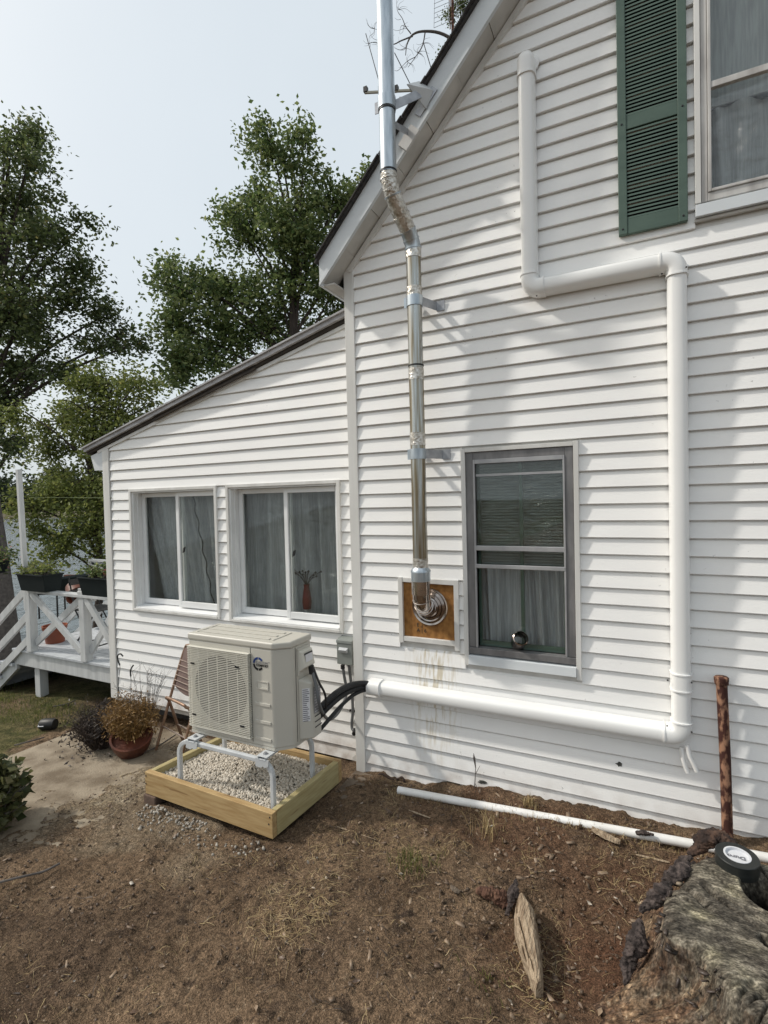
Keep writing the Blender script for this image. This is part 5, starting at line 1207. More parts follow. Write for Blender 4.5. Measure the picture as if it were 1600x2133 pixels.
for j_ in range(1, NS + 1):
    t = j_ / NS; ex = .015 * t**.5 + .15 * t**2.3
    for a0_, amt, wd in flare_dir: dth = np.abs((th - a0_ + np.pi) % (2*np.pi) - np.pi); ex = ex + amt * np.exp(-(dth / wd)**2) * t**2.2
    tw = th + .10 * t + .12 * fbm(ct * 2, st__ * 2, t * 2, 2, 60)
    c2, s2 = np.cos(tw), np.sin(tw); w_ = min(1, t * 2.2)
    g1 = fbm(c2 * 7, s2 * 7, t * .8, 3, 61); g2 = fbm(c2 * 24, s2 * 24, t * 1.6, 3, 62); g3 = fbm(c2 * 70, s2 * 70, t * 3.0, 3, 64)
    r_ = rt_ + ex + w_ * (.05 * g1 - .024 * np.abs(g2) * 2 * min(1, t * 3) - .040 * np.abs(g3) + .012 * fbm(c2 * 14, s2 * 14, t * 14, 3, 65))
    x = sc_[0] + r_ * ct; y = sc_[1] + r_ * st__; zb_ = gz(x, y) - .05
    z = zr0 + (zb_ - zr0) * t**(.95 + .3 * g1) + w_ * (1 - t) * .014 * fbm(x * 16, y * 16, t * 7, 3, 63)
    vs.append(np.stack([x, y, z], 1)); rows += 1; side_a.append(np.clip(.02 + t * 1.7 + 1.3 * g2 + .9 * g1 + .5 * g3, 0, 1))
sv = np.concatenate(vs); ii = np.arange(rows * NA).reshape(rows, NA); nx_ = np.roll(ii, -1, 1)
sf = np.stack([ii[:-1].ravel(), ii[1:].ravel(), nx_[1:].ravel(), nx_[:-1].ravel()], 1)
def stump_material(top=True):
    m = bpy.data.materials.new('stump_wood'); m.use_nodes = True; nt = m.node_tree; b = nt.nodes['Principled BSDF']; b.inputs['Roughness'].default_value = .9; b.inputs['Specular IOR Level'].default_value = .2
    tc = nt.nodes.new('ShaderNodeTexCoord'); at_ = nt.nodes.new('ShaderNodeAttribute'); at_.attribute_name = 'side'
    def nz_(sc, st, de=8, di=0.0, rot=0.0):
        mp = nt.nodes.new('ShaderNodeMapping'); mp.inputs['Scale'].default_value = st; mp.inputs['Rotation'].default_value = (0, 0, rot); n = nt.nodes.new('ShaderNodeTexNoise'); n.inputs['Scale'].default_value = sc; n.inputs['Detail'].default_value = de; n.inputs['Distortion'].default_value = di
        lk(nt, tc.outputs['Object'], mp.inputs['Vector']); lk(nt, mp.outputs['Vector'], n.inputs['Vector']); return n.outputs['Fac']
    def rmp(f, els):
        r = nt.nodes.new('ShaderNodeValToRGB'); e = r.color_ramp.elements; e[0].position, e[0].color = els[0][0], (*els[0][1], 1); e[1].position, e[1].color = els[-1][0], (*els[-1][1], 1)
        for p, c in els[1:-1]: q = e.new(p); q.color = (*c, 1)
        lk(nt, f, r.inputs['Fac']); return r.outputs['Color']
    def mix(a, c, f):
        n = nt.nodes.new('ShaderNodeMix'); n.data_type = 'RGBA'; lk(nt, a, n.inputs['A']); lk(nt, c, n.inputs['B']); lk(nt, f, n.inputs['Factor']); return n.outputs['Result']
    topc = rmp(nz_(13, (1.0, 3.2, 1), 8, 0), [(.36, (.028, .023, .018)), (.46, (.085, .074, .058)), (.56, (.142, .125, .098)), (.70, (.28, .25, .195))])
    top2 = rmp(nz_(5.0, (1, 1.2, 1), 9, 0), [(.38, (.020, .016, .013)), (.47, (.070, .060, .046)), (.57, (.155, .138, .100)), (.66, (.38, .34, .22))])
    spk = rmp(nz_(60, (1, 3, 1), 4, 0, .64), [(.40, (.02, .018, .015)), (.62, (.20, .19, .165))])
    def val(v): q = nt.nodes.new('ShaderNodeValue'); q.outputs[0].default_value = v; return q.outputs[0]
    topc = mix(mix(topc, top2, val(.58)), spk, val(.16))
    vo = nt.nodes.new('ShaderNodeTexVoronoi'); vo.feature = 'DISTANCE_TO_EDGE'; vo.inputs['Scale'].default_value = 3.4; vm = nt.nodes.new('ShaderNodeMapping'); vm.inputs['Scale'].default_value = (.55, 2.6, 1)
    vn = nt.nodes.new('ShaderNodeTexNoise'); vn.inputs['Scale'].default_value = 12; vn.inputs['Detail'].default_value = 6; va = nt.nodes.new('ShaderNodeMix'); va.data_type = 'RGBA'; va.inputs['Factor'].default_value = .09
    lk(nt, tc.outputs['Object'], vn.inputs['Vector']); lk(nt, tc.outputs['Object'], va.inputs['A']); lk(nt, vn.outputs['Color'], va.inputs['B']); lk(nt, va.outputs['Result'], vm.inputs['Vector']); lk(nt, vm.outputs['Vector'], vo.inputs['Vector'])
    vr = nt.nodes.new('ShaderNodeMapRange'); vr.inputs['From Min'].default_value = .006; vr.inputs['From Max'].default_value = .022; vr.inputs['To Min'].default_value = .62; vr.inputs['To Max'].default_value = 0; lk(nt, vo.outputs['Distance'], vr.inputs['Value'])
    dk_ = nt.nodes.new('ShaderNodeRGB'); dk_.outputs[0].default_value = (.014, .012, .010, 1); topc = mix(topc, dk_.outputs[0], vr.outputs['Result'])
    sd = rmp(nz_(14, (2.6, 2.6, .7), 12, .3), [(.32, (.014, .009, .007)), (.44, (.055, .029, .018)), (.54, (.105, .060, .034)), (.62, (.175, .115, .068)), (.72, (.40, .33, .24))])
    sd2 = rmp(nz_(4.0, (1, 1, 1), 10), [(.36, (.028, .016, .012)), (.50, (.085, .045, .027)), (.64, (.19, .125, .070)), (.74, (.34, .27, .18))])
    pit = nt.nodes.new('ShaderNodeMapRange'); pit.inputs['From Min'].default_value = .60; pit.inputs['From Max'].default_value = .68; lk(nt, nz_(26, (1.6, 1.6, .6), 3), pit.inputs['Value']); sd = mix(mix(sd, sd2, val(.32)), spk, val(.10))
    dk2 = nt.nodes.new('ShaderNodeRGB'); dk2.outputs[0].default_value = (.012, .009, .008, 1); sd = mix(sd, dk2.outputs[0], pit.outputs['Result'])
    ah_ = nt.nodes.new('ShaderNodeAttribute'); ah_.attribute_name = 'rot'; c = mix(mix(topc, sd, at_.outputs['Fac']), dk_.outputs[0], ah_.outputs['Fac'])  # last mix paints the shade inside the hollows near-black
    def grain(c, f, lo_, hi_, a_=.38, z_=.62):
        r = nt.nodes.new('ShaderNodeMapRange'); r.inputs['From Min'].default_value = a_; r.inputs['From Max'].default_value = z_; r.inputs['To Min'].default_value = lo_; r.inputs['To Max'].default_value = hi_; lk(nt, f, r.inputs['Value'])
        q = nt.nodes.new('ShaderNodeMix'); q.data_type = 'RGBA'; q.blend_type = 'MULTIPLY'; q.inputs['Factor'].default_value = 1; cb = nt.nodes.new('ShaderNodeCombineColor')
        for k in range(3): lk(nt, r.outputs['Result'], cb.inputs[k])
        lk(nt, c, q.inputs['A']); lk(nt, cb.outputs[0], q.inputs['B']); return q.outputs['Result']
    c = grain(grain(grain(c, nz_(42, (1, 2.4, 1), 4), .58, 1.42), nz_(120, (1, 1.8, .6), 3), .6, 1.4), nz_(17, (1, 1.4, .6), 5), .6, 1.4)
    lk(nt, c, b.inputs['Base Color'])
    bp = nt.nodes.new('ShaderNodeBump'); bs_ = nt.nodes.new('ShaderNodeMapRange'); bs_.inputs['To Min'].default_value = .6; bs_.inputs['To Max'].default_value = 1.0; lk(nt, at_.outputs['Fac'], bs_.inputs['Value']); lk(nt, bs_.outputs['Result'], bp.inputs['Strength']); bp.inputs['Distance'].default_value = .016
    lk(nt, nz_(30, (1, 2.2, .5), 10, 0, .64), bp.inputs['Height']); lk(nt, bp.outputs['Normal'], b.inputs['Normal']); return m
MAT['stump'] = stump_material()
so = np_mesh('trunk', sv, sf, 'stump', stm, smooth=True)
sd_ = np.concatenate(side_a); add_attr(so, 'side', sd_)
hole_shade = np.zeros(len(sv)); n_top = (NR + 1) * NA; hole_shade[:n_top] = np.clip((STZ - .035 - sv[:n_top, 2]) / .03, 0, 1); add_attr(so, 'rot', hole_shade)  # mask by depth: shade of the hollows goes into the colour
# bark slabs still clinging to the left side, and a root peak at the back
def lump(name, pts, radii, mat, parent, seed, n=40, rough=.5, flat=None):
    m = MB(); P = smooth_path(pts, 80); k = len(P); rr = np.interp(np.linspace(0, 1, k), np.linspace(0, 1, len(radii)), radii); m.tube(P, list(rr), n)
    v = np.array(m.v); c = np.repeat(np.array(P), n, 0); d = v - c
    r1 = fbm(v[:, 0] * 16 + seed, v[:, 1] * 16, v[:, 2] * 16, 3, seed); r2 = np.abs(fbm(v[:, 0] * 34, v[:, 1] * 34 + seed, v[:, 2] * 28, 3, seed + 7)); r3 = fbm(v[:, 0] * 130, v[:, 1] * 130, v[:, 2] * 110, 2, seed + 11)
    v = c + d * V(1.25, .85, .8) * (1 + rough * (3.0 * r1 - 3.0 * r2 + 1.3 * r3))[:, None]
    m.v = [tuple(p) for p in v]
    return m.build(name, mat, parent, smooth=True, ang=75)
MAT['bark_dark'] = material('rotten_bark', (0.030, 0.023, 0.021), (0.105, 0.082, 0.074), rough=.95, scale=34, bump=1.0, bscale=75, bdist=.012, lo=.40, hi=.68)
lump('bark_slab', [gat(1303, 2055, .18), gat(1310, 2005, .24), gat(1322, 1960, .31), gat(1334, 1915, .35)], [.008, .026, .034, .010], 'bark_dark', stm, 3)
lump('bark_slab', [gat(1335, 1900, .38), gat(1352, 1880, .42), gat(1380, 1858, .46), gat(1398, 1838, .47)], [.010, .026, .030, .010], 'bark_dark', stm, 4)
lump('bark_slab', [gat(1375, 1850, .42), gat(1398, 1828, .47), gat(1418, 1812, .49), gat(1433, 1797, .49)], [.008, .028, .026, .008], 'bark_dark', stm, 5)
lump('bark_slab', [gat(1405, 1815, .42), gat(1425, 1795, .45), gat(1442, 1785, .47)], [.010, .026, .010], 'bark_dark', stm, 15)
MAT['peak_wood'] = material('dark_rotten_root', (0.030, 0.020, 0.017), (0.105, 0.062, 0.043), rough=.95, scale=20, bump=1.0, bscale=60, bdist=.012, lo=.42, hi=.66)
MAT['red_rot'] = material('red_rotten_wood', (0.060, 0.026, 0.017), (0.145, 0.078, 0.050), rough=.95, scale=22, bump=1.0, bscale=60, bdist=.012, stretch=(1, 1, .5))
# broken bark and rot crumbs along the rim
nb_ = 700; k_ = rng.integers(0, NA, nb_); t_ = rng.random(nb_); sel = np.stack([sv[(NR + 1 + (t_ * t_ * 30).astype(int)) * NA + k_]], 0)[0]
keep = (sel[:, 1] > -1.46) & (sel[:, 0] < .45); sel = sel[keep] + rng.normal(size=(keep.sum(), 3)) * .012
tag(flakes('bark_crumbs', sel, .003 + .016 * rng.random(len(sel))**2.2, 'crumb_bark', stm, thin=.22, tilt=.9), kind='stuff')
lump('root_peak', [at(1436, 1782, -.50), at(1462, 1762, -.46), at(1492, 1742, -.44), at(1516, 1752, -.46), at(1545, 1775, -.5)], [.012, .034, .046, .036, .012], 'peak_wood', stm, 6, rough=.4)

# split wood piece
cA_, cB_ = gat(1088, 1868, .10), gat(1131, 2064, .13)
def splinter(name, a_, b_, w_, t_, label, mat='splinter', seed=1):
    a_, b_ = np.array(a_), np.array(b_); a_[2] = float(gz(a_[0], a_[1])) + t_ * .9; b_[2] = float(gz(b_[0], b_[1])) + t_ * .7
    d_ = b_ - a_; L_ = np.linalg.norm(d_); u_ = d_ / L_; s_ = unit(np.cross(u_, (0, 0, 1))); n_ = np.cross(s_, u_); vs = []; r = random.Random(seed); K = 22
    for i in range(K + 1):
        t = i / K; w1 = w_ * (math.sin(math.pi * min(1, .04 + t * .92))**.55) * (.85 + .25 * r.random()); w2 = w_ * (math.sin(math.pi * min(1, .04 + t * .92))**.55) * (.85 + .25 * r.random()); h_ = t_ * (.8 + .3 * r.random())
        c_ = a_ + d_ * t
        vs += [c_ - s_ * w1, c_ - s_ * w1 * .4 + n_ * h_ * .8, c_ + s_ * w2 * .1 + n_ * h_ * (.9 + .2 * r.random()), c_ + s_ * w2 * .6 + n_ * h_ * .7, c_ + s_ * w2, c_ - n_ * h_ * .6]
    fs = [(i*6+k, i*6+(k+1) % 6, (i+1)*6+(k+1) % 6, (i+1)*6+k) for i in range(K) for k in range(6)] + [tuple(range(5, -1, -1)), tuple(K*6+k for k in range(6))]
    return tag(MB().add(vs, fs).build(name, mat), label, 'wood')
lpx = [(1083, 1866), (1076, 1885), (1072, 1908), (1078, 1945), (1089, 1985), (1103, 2025), (1116, 2066)]
rpx = [(1086, 1866), (1100, 1880), (1114, 1902), (1124, 1945), (1129, 1990), (1132, 2030), (1131, 2060)]
def gpt(p): q_ = gat(p[0], p[1], .10); h_ = float(gbase(q_[0], q_[1])) + .02; q_ = gat(p[0], p[1], h_); return q_
lp2, rp2 = smooth_path([gpt(p) for p in lpx], 48), smooth_path([gpt(p) for p in rpx], 48); kk = min(len(lp2), len(rp2)); C_ = 15; vs = []
for i_ in range(kk):
    for c_ in range(C_):
        u = c_ / (C_ - 1); p = lp2[i_] * (1 - u) + rp2[i_] * u; t = i_ / (kk - 1)
        hgt = (.034 * (1 - abs(2 * u - 1)**3) + .012 * abs(fbm1(u * 7 + .3 * t, t * 1.5, 0, 3, 44)) * 2 - .016 * (abs(fbm1(u * 4.2, t * .9, 3, 2, 45)) < .05) + .004 * fbm1(u * 30, t * 5, 0, 2, 46)) * min(1, .35 + t * 6)
        p = p + (rp2[i_] - lp2[i_]) * .10 * fbm1(t * 7, u * 2, 5, 3, 47); vs.append((p[0], p[1], p[2] + hgt))
fs = [(a_*C_+c_, a_*C_+c_+1, (a_+1)*C_+c_+1, (a_+1)*C_+c_) for a_ in range(kk-1) for c_ in range(C_-1)]; nv = len(vs)
edge = [a_*C_ for a_ in range(kk)] + [(kk-1)*C_+c_ for c_ in range(1, C_)] + [a_*C_+C_-1 for a_ in range(kk-2, -1, -1)] + [c_ for c_ in range(C_-2, 0, -1)]
vs += [(vs[e_i][0], vs[e_i][1], vs[e_i][2] - .075) for e_i in edge]; ne = len(edge)
fs += [(edge[k], nv+k, nv+(k+1) % ne, edge[(k+1) % ne]) for k in range(ne)]
tag(MB().add(vs, fs).build('split_log', 'splinter', None, smooth=True, ang=30), 'pale split piece of wood lying on the soil left of the stump', 'wood')
splinter('wood_block', gat(1233, 1732, .13), gat(1292, 1752, .14), .028, .022, 'short pale wood block lying against the white pipe', seed=4)
splinter('wood_scrap', gat(1325, 1770, .14), gat(1395, 1790, .15), .008, .006, 'thin pale stick lying in front of the white pipe near the stump', seed=5)
splinter('wood_scrap', gat(852, 1695, .05), gat(896, 1701, .06), .007, .005, 'thin pale stick lying near the left end of the white pipe', seed=6)
splinter('wood_scrap', gat(702, 1728, .03), gat(784, 1750, .05), .006, .005, 'long thin stick on the soil right of the timber frame', seed=7)
def gp3(px_, py_, up=.02): q_ = gat(px_, py_, .09); q_[2] = float(gz(q_[0], q_[1])); q_ = gat(px_, py_, q_[2]); q_[2] = float(gz(q_[0], q_[1])) + up; return q_
tag(lump('bark_chunk', [gp3(992, 1862), gp3(1020, 1872), gp3(1050, 1882), gp3(1074, 1890)], [.012, .038, .042, .012], 'red_rot', None, 8), 'dark chunk of rotten bark beside the tip of the split wood', 'wood')
tag(lump('bark_chunk', [gp3(1056, 1912), gp3(1066, 1888, .04), gp3(1076, 1862, .05)], [.010, .026, .008], 'bark_dark', None, 9), 'dark bark flake standing at the top end of the split wood', 'wood')
tag(lump('bark_chunk', [gp3(1325, 1744, .05), gp3(1342, 1749, .06), gp3(1362, 1753, .05)], [.010, .022, .010], 'bark_dark', None, 10), 'dark bark lump lying over the white pipe near the stump', 'wood')
splinter('stone_flake', gat(938, 1858, .09), gat(958, 1864, .09), .018, .014, 'small grey stone flake left of the dark bark chunk', mat='paver', seed=12)
# pavers right of the frame
tag(MB().hexa([(-1.955, -.40, -.05), (-1.60, -.42, -.05), (-1.58, -.06, -.05), (-1.955, -.05, -.05), (-1.955, -.40, .030), (-1.60, -.42, .026), (-1.58, -.06, .030), (-1.955, -.05, .042)]).build('paver', 'paver', None, bevel=.006), 'dirt-stained concrete paver below the corner post', 'paver')
tag(MB().hexa([(-1.95, -.86, -.05), (-1.60, -.90, -.05), (-1.60, -.47, -.05), (-1.95, -.45, -.05), (-1.95, -.86, .006), (-1.60, -.90, -.004), (-1.60, -.47, .012), (-1.95, -.45, .018)]).build('paver', 'paver', None, bevel=.006), 'half-buried paver along the right side of the timber frame', 'paver')
# sandy concrete walk on the left
pw = MB(); NXp, NYp = 40, 34; vs = []
for i in range(NXp + 1):
    for j in range(NYp + 1):
        x = -4.97 + 1.7 * i / NXp; y = -2.2 + 2.25 * j / NYp
        z = float(gbase(x, y)) + .030 - .040 * (i / NXp)**1.3 + .004 * fbm1(x * 4, y * 4, 0, 3, 17); vs.append((x, y, z))
fs = [(i*(NYp+1)+j, (i+1)*(NYp+1)+j, (i+1)*(NYp+1)+j+1, i*(NYp+1)+j+1) for i in range(NXp) for j in range(NYp)]
pw.add(vs, fs); pw.add([vs[j] for j in range(NYp + 1)] + [(v_[0], v_[1], v_[2] - .15) for v_ in vs[:NYp + 1]], [(j, j + 1, NYp + 2 + j, NYp + 1 + j) for j in range(NYp)])
MAT['walk'] = material('sandy_concrete', (0.30, 0.25, 0.185), (0.150, 0.115, 0.078), rough=.95, scale=5, detail=12, bump=.8, bscale=70, bdist=.008, lo=.38, hi=.64)
tag(pw.build('path', 'walk', None, smooth=True, ang=40), kind='structure')

# ------------------------------------------------------------------ SCATTER ON THE SOIL
def scatter_region(n, weight, x0=-4.6, x1=.9, y0=-2.5, y1=-.06):
    out = []
    while sum(map(len, out)) < n:
        x = rng.uniform(x0, x1, n * 3); y = rng.uniform(y0, y1, n * 3); w_ = weight(x, y); k = rng.random(n * 3) < w_
        inside = (x > -3.2) & (x < -1.95) & (y > -.98) & (y < -.18); k &= ~inside; out.append(np.stack([x[k], y[k]], 1))
    return np.concatenate(out)[:n]
def g_(x, y, cx, cy, rx, ry): return np.exp(-(((x-cx)/rx)**2 + ((y-cy)/ry)**2))
def strips(pos, L_, w_, curl, lift, mat, name):
    n = len(pos); a_ = rng.uniform(0, 2*np.pi, n); k = 5; vs = np.zeros((n, k, 2, 3)); ph = rng.uniform(-1, 1, n) * curl
    x = pos[:, 0].copy(); y = pos[:, 1].copy(); bend = rng.uniform(0, lift, n)
    for i in range(k):
        t = i / (k - 1); z = gz(x, y) + .004 + bend * math.sin(math.pi * t); wv = w_ * (1 - .6 * t)
        nx2, ny2 = -np.sin(a_), np.cos(a_)
        vs[:, i, 0] = np.stack([x + nx2 * wv, y + ny2 * wv, z + .001], 1); vs[:, i, 1] = np.stack([x - nx2 * wv, y - ny2 * wv, z + wv * .8], 1)
        x = x + np.cos(a_) * L_ / (k - 1); y = y + np.sin(a_) * L_ / (k - 1); a_ = a_ + ph
    base = (np.arange(n) * k * 2)[:, None, None]; q = np.array([[2*i, 2*i+1, 2*i+3, 2*i+2] for i in range(k-1)])[None]
    return np_mesh(name, vs.reshape(-1, 3), (base + q).reshape(-1, 4), mat)
sw = lambda x, y: np.clip(.25 + 5.5 * fbm(x * 2.6, y * 2.6, 0, 3, 95), .03, 1.6) * sw0(x, y)
sw0 = lambda x, y: .10 + .9 * g_(x, y, -.75, -1.25, .55, .6) + .5 * g_(x, y, -1.3, -1.3, .6, .35) + .4 * g_(x, y, -.6, -.45, .7, .2) - .3 * g_(x, y, -.1, -1.1, .3, .4)
ps = scatter_region(5200, sw); L_ = .012 + .085 * rng.random(len(ps))**2.4
tag(strips(ps, L_, .0005 + .0009 * rng.random(len(ps))**2, .09, .006, 'straw', 'straw'), kind='stuff')
cw = lambda x, y: .12 + .8 * g_(x, y, -.5, -.75, .9, .6) + .5 * g_(x, y, .1, -.6, .5, .4)
ps = scatter_region(1050, cw); p3 = np.stack([ps[:, 0], ps[:, 1], gz(ps[:, 0], ps[:, 1]) + .003], 1)
tag(flakes('wood_chips', p3, .003 + .016 * rng.random(len(ps))**3, 'chips'), kind='stuff')
ps = scatter_region(9000, lambda x, y: .25 + .75 * (fbm(x * 2, y * 2, 0, 3, 66) > -.02)); p3 = np.stack([ps[:, 0], ps[:, 1], gz(ps[:, 0], ps[:, 1]) + .001], 1)
tag(stones('soil_crumbs', p3, .002 + .010 * rng.random(len(ps))**5, 'crumb', flat=.7), kind='stuff')
# fallen dry leaves
def leaf_quads(pos, size, mat, name, parent=None, droop=None, fold=.25, aspect=.55, updown=0.35):
    n = len(pos); d = rng.normal(size=(n, 3)); d[:, 2] = d[:, 2] * updown - (droop or 0); d /= np.linalg.norm(d, axis=1)[:, None]
    r = rng.normal(size=(n, 3)); s = np.cross(d, r); s /= np.linalg.norm(s, axis=1)[:, None] + 1e-9; nn = np.cross(s, d); sz = size if not np.isscalar(size) else np.full(n, size); sz = sz[:, None]
    tip = pos + d * sz; midc = pos + d * sz * .5 - nn * sz * fold * .4; l = pos + d * sz * .45 + s * sz * aspect * .5 + nn * sz * fold * .3; rr = pos + d * sz * .45 - s * sz * aspect * .5 + nn * sz * fold * .3
    vs = np.stack([pos, l, tip, rr, midc], 1).reshape(-1, 3); b_ = (np.arange(n) * 5)[:, None, None]
    fs = (b_ + np.array([[0, 4, 1], [1, 4, 2], [2, 4, 3], [3, 4, 0]])[None]).reshape(-1, 3)
    return np_mesh(name, vs, fs, mat, parent)
ps = scatter_region(520, lambda x, y: .15 + .8 * g_(x, y, -.45, -1.0, .8, .7)); p3 = np.stack([ps[:, 0], ps[:, 1], gz(ps[:, 0], ps[:, 1]) + .008], 1)
tag(leaf_quads(p3, .012 + .032 * rng.random(len(ps))**2, 'chips', 'fallen_leaves', updown=.2, fold=.6), kind='stuff')
ps = scatter_region(420, lambda x, y: .3 + .7 * g_(x, y, -.6, -.9, 1.2, .8)); L_ = .03 + .10 * rng.random(len(ps))**2
tag(strips(ps, L_, .0012 + .0022 * rng.random(len(ps)), .12, .012, 'dark_litter', 'dark_twigs'), kind='stuff')
# sparse green weeds and grass tufts
def blades(pos, h, mat, name, lean=.5, w_=.0016, parent=None):
    n = len(pos); a_ = rng.uniform(0, 2*np.pi, n); l_ = lean * rng.random(n); hh = h * (.5 + .7 * rng.random(n)); px_ = rng.uniform(0, 2*np.pi, n); vs = np.zeros((n, 5, 3))
    dx, dy = np.cos(a_) * l_ * hh, np.sin(a_) * l_ * hh; sx2, sy2 = np.cos(px_) * w_, np.sin(px_) * w_
    vs[:, 0] = pos + np.stack([sx2, sy2, 0*sx2], 1); vs[:, 1] = pos - np.stack([sx2, sy2, 0*sx2], 1)
    mid = pos + np.stack([dx * .35, dy * .35, hh * .6], 1); vs[:, 2] = mid - np.stack([sx2, sy2, 0*sx2], 1) * .8; vs[:, 3] = mid + np.stack([sx2, sy2, 0*sx2], 1) * .8; vs[:, 4] = pos + np.stack([dx, dy, hh * (1 - .3 * l_)], 1)
    b_ = (np.arange(n) * 5)[:, None, None]; return np_mesh(name, vs.reshape(-1, 3), (b_ + np.array([[0, 1, 2], [0, 2, 3], [3, 2, 4]])[None]).reshape(-1, 3), mat, parent)
def gpos(x, y): return np.stack([x, y, gz(x, y)], 1)
xg = rng.uniform(-9.5, -4.98, 26000); yg = rng.uniform(-2.6, 3.2, 26000); k = (fbm(xg * 1.6, yg * 1.6, 0, 4, 19) > rng.normal(.03, .06, 26000)) & ~((xg > -7.2) & (yg > .22)); xg, yg = xg[k], yg[k]
tag(blades(gpos(xg, yg), .065, 'grass', 'grass', .9, .0028), kind='stuff')
for (cx, cy, n_, h_, lb) in ((-1.05, -.62, 90, .09, 'small green weed tuft in the bare soil left of centre'), (-.80, -.38, 60, .15, 'dry grass tuft growing in front of the white pipe'), (-.72, -1.15, 40, .04, 'tiny green clover patch among the straw')):
    c_ = gat({-1.05: 858, -.80: 1010, -.72: 1016}[cx], {-1.05: 1800, -.80: 1725, -.72: 2065}[cx], .1); xx, yy = rng.normal(c_[0], .06, n_), rng.normal(c_[1], .05, n_)
    tag(blades(gpos(xx, yy), h_, 'grass' if h_ != .15 else 'straw', 'grass_tuft', .9, .002), lb, 'grass', kind='stuff')
xx, yy = rng.uniform(-1.6, .3, 500), rng.normal(0, .03, 500); yy = np.array([PVC_Y(a_) for a_ in xx]) - .03 + yy
tag(blades(gpos(xx, yy), .035, 'straw', 'dry_grass', 1.0, .0014), kind='stuff')
c_ = gat(1105, 1690, .09); xx, yy = rng.normal(c_[0], .03, 60), rng.normal(c_[1], .02, 60)
tag(blades(gpos(xx, yy), .07, 'straw', 'straw_clump', 1.2, .003), 'small pale straw clump between the siding and the white pipe', 'straw')

exec_parts = True
# ------------------------------------------------------------------ LEFT: POTS, CHAIR, DECK
def twig_plant(parent, c, n, r_, h_, mat, name, thick=.0016, spread=1.0, kids=3, low=.0):
    m = MB()
    for i in range(n):
        a_ = random.random() * 6.283; s_ = random.random()**.6 * spread; L1 = h_ * (.55 + .5 * random.random())
        p0 = c + V(math.cos(a_) * r_ * .25, math.sin(a_) * r_ * .25, low); p2 = c + V(math.cos(a_) * r_ * s_, math.sin(a_) * r_ * s_, L1 * (1 - .35 * s_)); p1 = (p0 + p2) / 2 + V(0, 0, .12 * L1)
        m.tube([p0, p1, p2], [thick, thick * .8, thick * .4], 4, cap=False)
        for k in range(kids):
            q0 = p1 + (p2 - p1) * random.random(); q1 = q0 + V(random.gauss(0, .5), random.gauss(0, .5), .3 + .5 * random.random()) * L1 * .25; m.tube([q0, q1], [thick * .6, thick * .3], 3, cap=False)
    return m.build(name, mat, parent)
pc = gat(277, 1562, -.05); pc[2] = float(gz(pc[0], pc[1]))
pt = thing('potted_shrub', pc, 'dried golden-brown shrub in a tilted red clay pot by the porch wall', 'potted plant')
pax = unit(V(.30, -.28, 1))
MB().lathe(pc + V(0, 0, .01), pax, [(0, 0), (.105, 0), (.150, .10), (.168, .165), (.172, .19), (.155, .19), (.150, .165), (0, .16)], 28).build('pot', 'clay_dark', pt, smooth=True, ang=40)
twig_plant(pt, pc + V(.02, -.02, .15), 210, .25, .36, 'leaf_dry', 'twigs', .0028, 1.0, 5)
u_ = rng.normal(size=(2500, 3)); u_ /= np.linalg.norm(u_, axis=1)[:, None]; u_ *= (rng.random(2500)**.45)[:, None]; u_[:, 2] = u_[:, 2] * .85; u_ *= (.72 + 1.1 * (fbm(u_[:, 0] * 2.2, u_[:, 1] * 2.2, u_[:, 2] * 2.2, 3, 71) + .25))[:, None]
pp_ = pc + V(.0, -.02, .33) + u_ * V(.25, .23, .24); pp_ = pp_[pp_[:, 2] > pc[2] + .08]
leaf_quads(pp_, .016 + .022 * rng.random(len(pp_)), 'leaf_dry', 'foliage', pt, aspect=.35, updown=.8)
twig_plant(pt, pc + V(.06, .08, .30), 26, .26, .50, 'twig', 'bare_twig', .0022, .9, 3)
dc = gat(212, 1556, -.08); dc[2] = float(gz(dc[0], dc[1]))
dd = thing('dead_plant', dc, 'heap of dark dead stalks left of the potted shrub', 'plant')
twig_plant(dd, dc, 260, .30, .42, 'leaf_dead', 'stalks', .0035, 1.0, 5)
u_ = rng.normal(size=(900, 3)) * V(.14, .14, .10); pp_ = dc + V(0, 0, .14) + u_; pp_ = pp_[pp_[:, 2] > dc[2]]
leaf_quads(pp_, .02 + .03 * rng.random(len(pp_)), 'leaf_dead', 'dead_leaf_mass', dd, aspect=.4, updown=.8)
# hooks
for l_, pp_, r_ in (('black shepherd hook standing by the porch corner', [(246, 1470), (247, 1420), (250, 1390), (246, 1376), (245, 1366), (251, 1362), (256, 1367)], .007),
                    ('shorter twisted black hook beside the shepherd hook', [(272, 1460), (273, 1420), (272, 1398), (276, 1388), (278, 1386)], .007)):
    pts = [at(*p, DP - .14) for p in pp_]; n_ = len(smooth_path(pts, 40)); tag(MB().tube(smooth_path(pts, 40), [.0025 if i < n_ * .35 else r_ for i in range(n_)], 8).build('plant_hook', 'iron', None, smooth=True), l_, 'hook', 'plant hooks by the porch')
for i, (p, q) in enumerate((((248, 1385), (235, 1425)), ((249, 1385), (262, 1440)), ((276, 1395), (286, 1430)))): pass
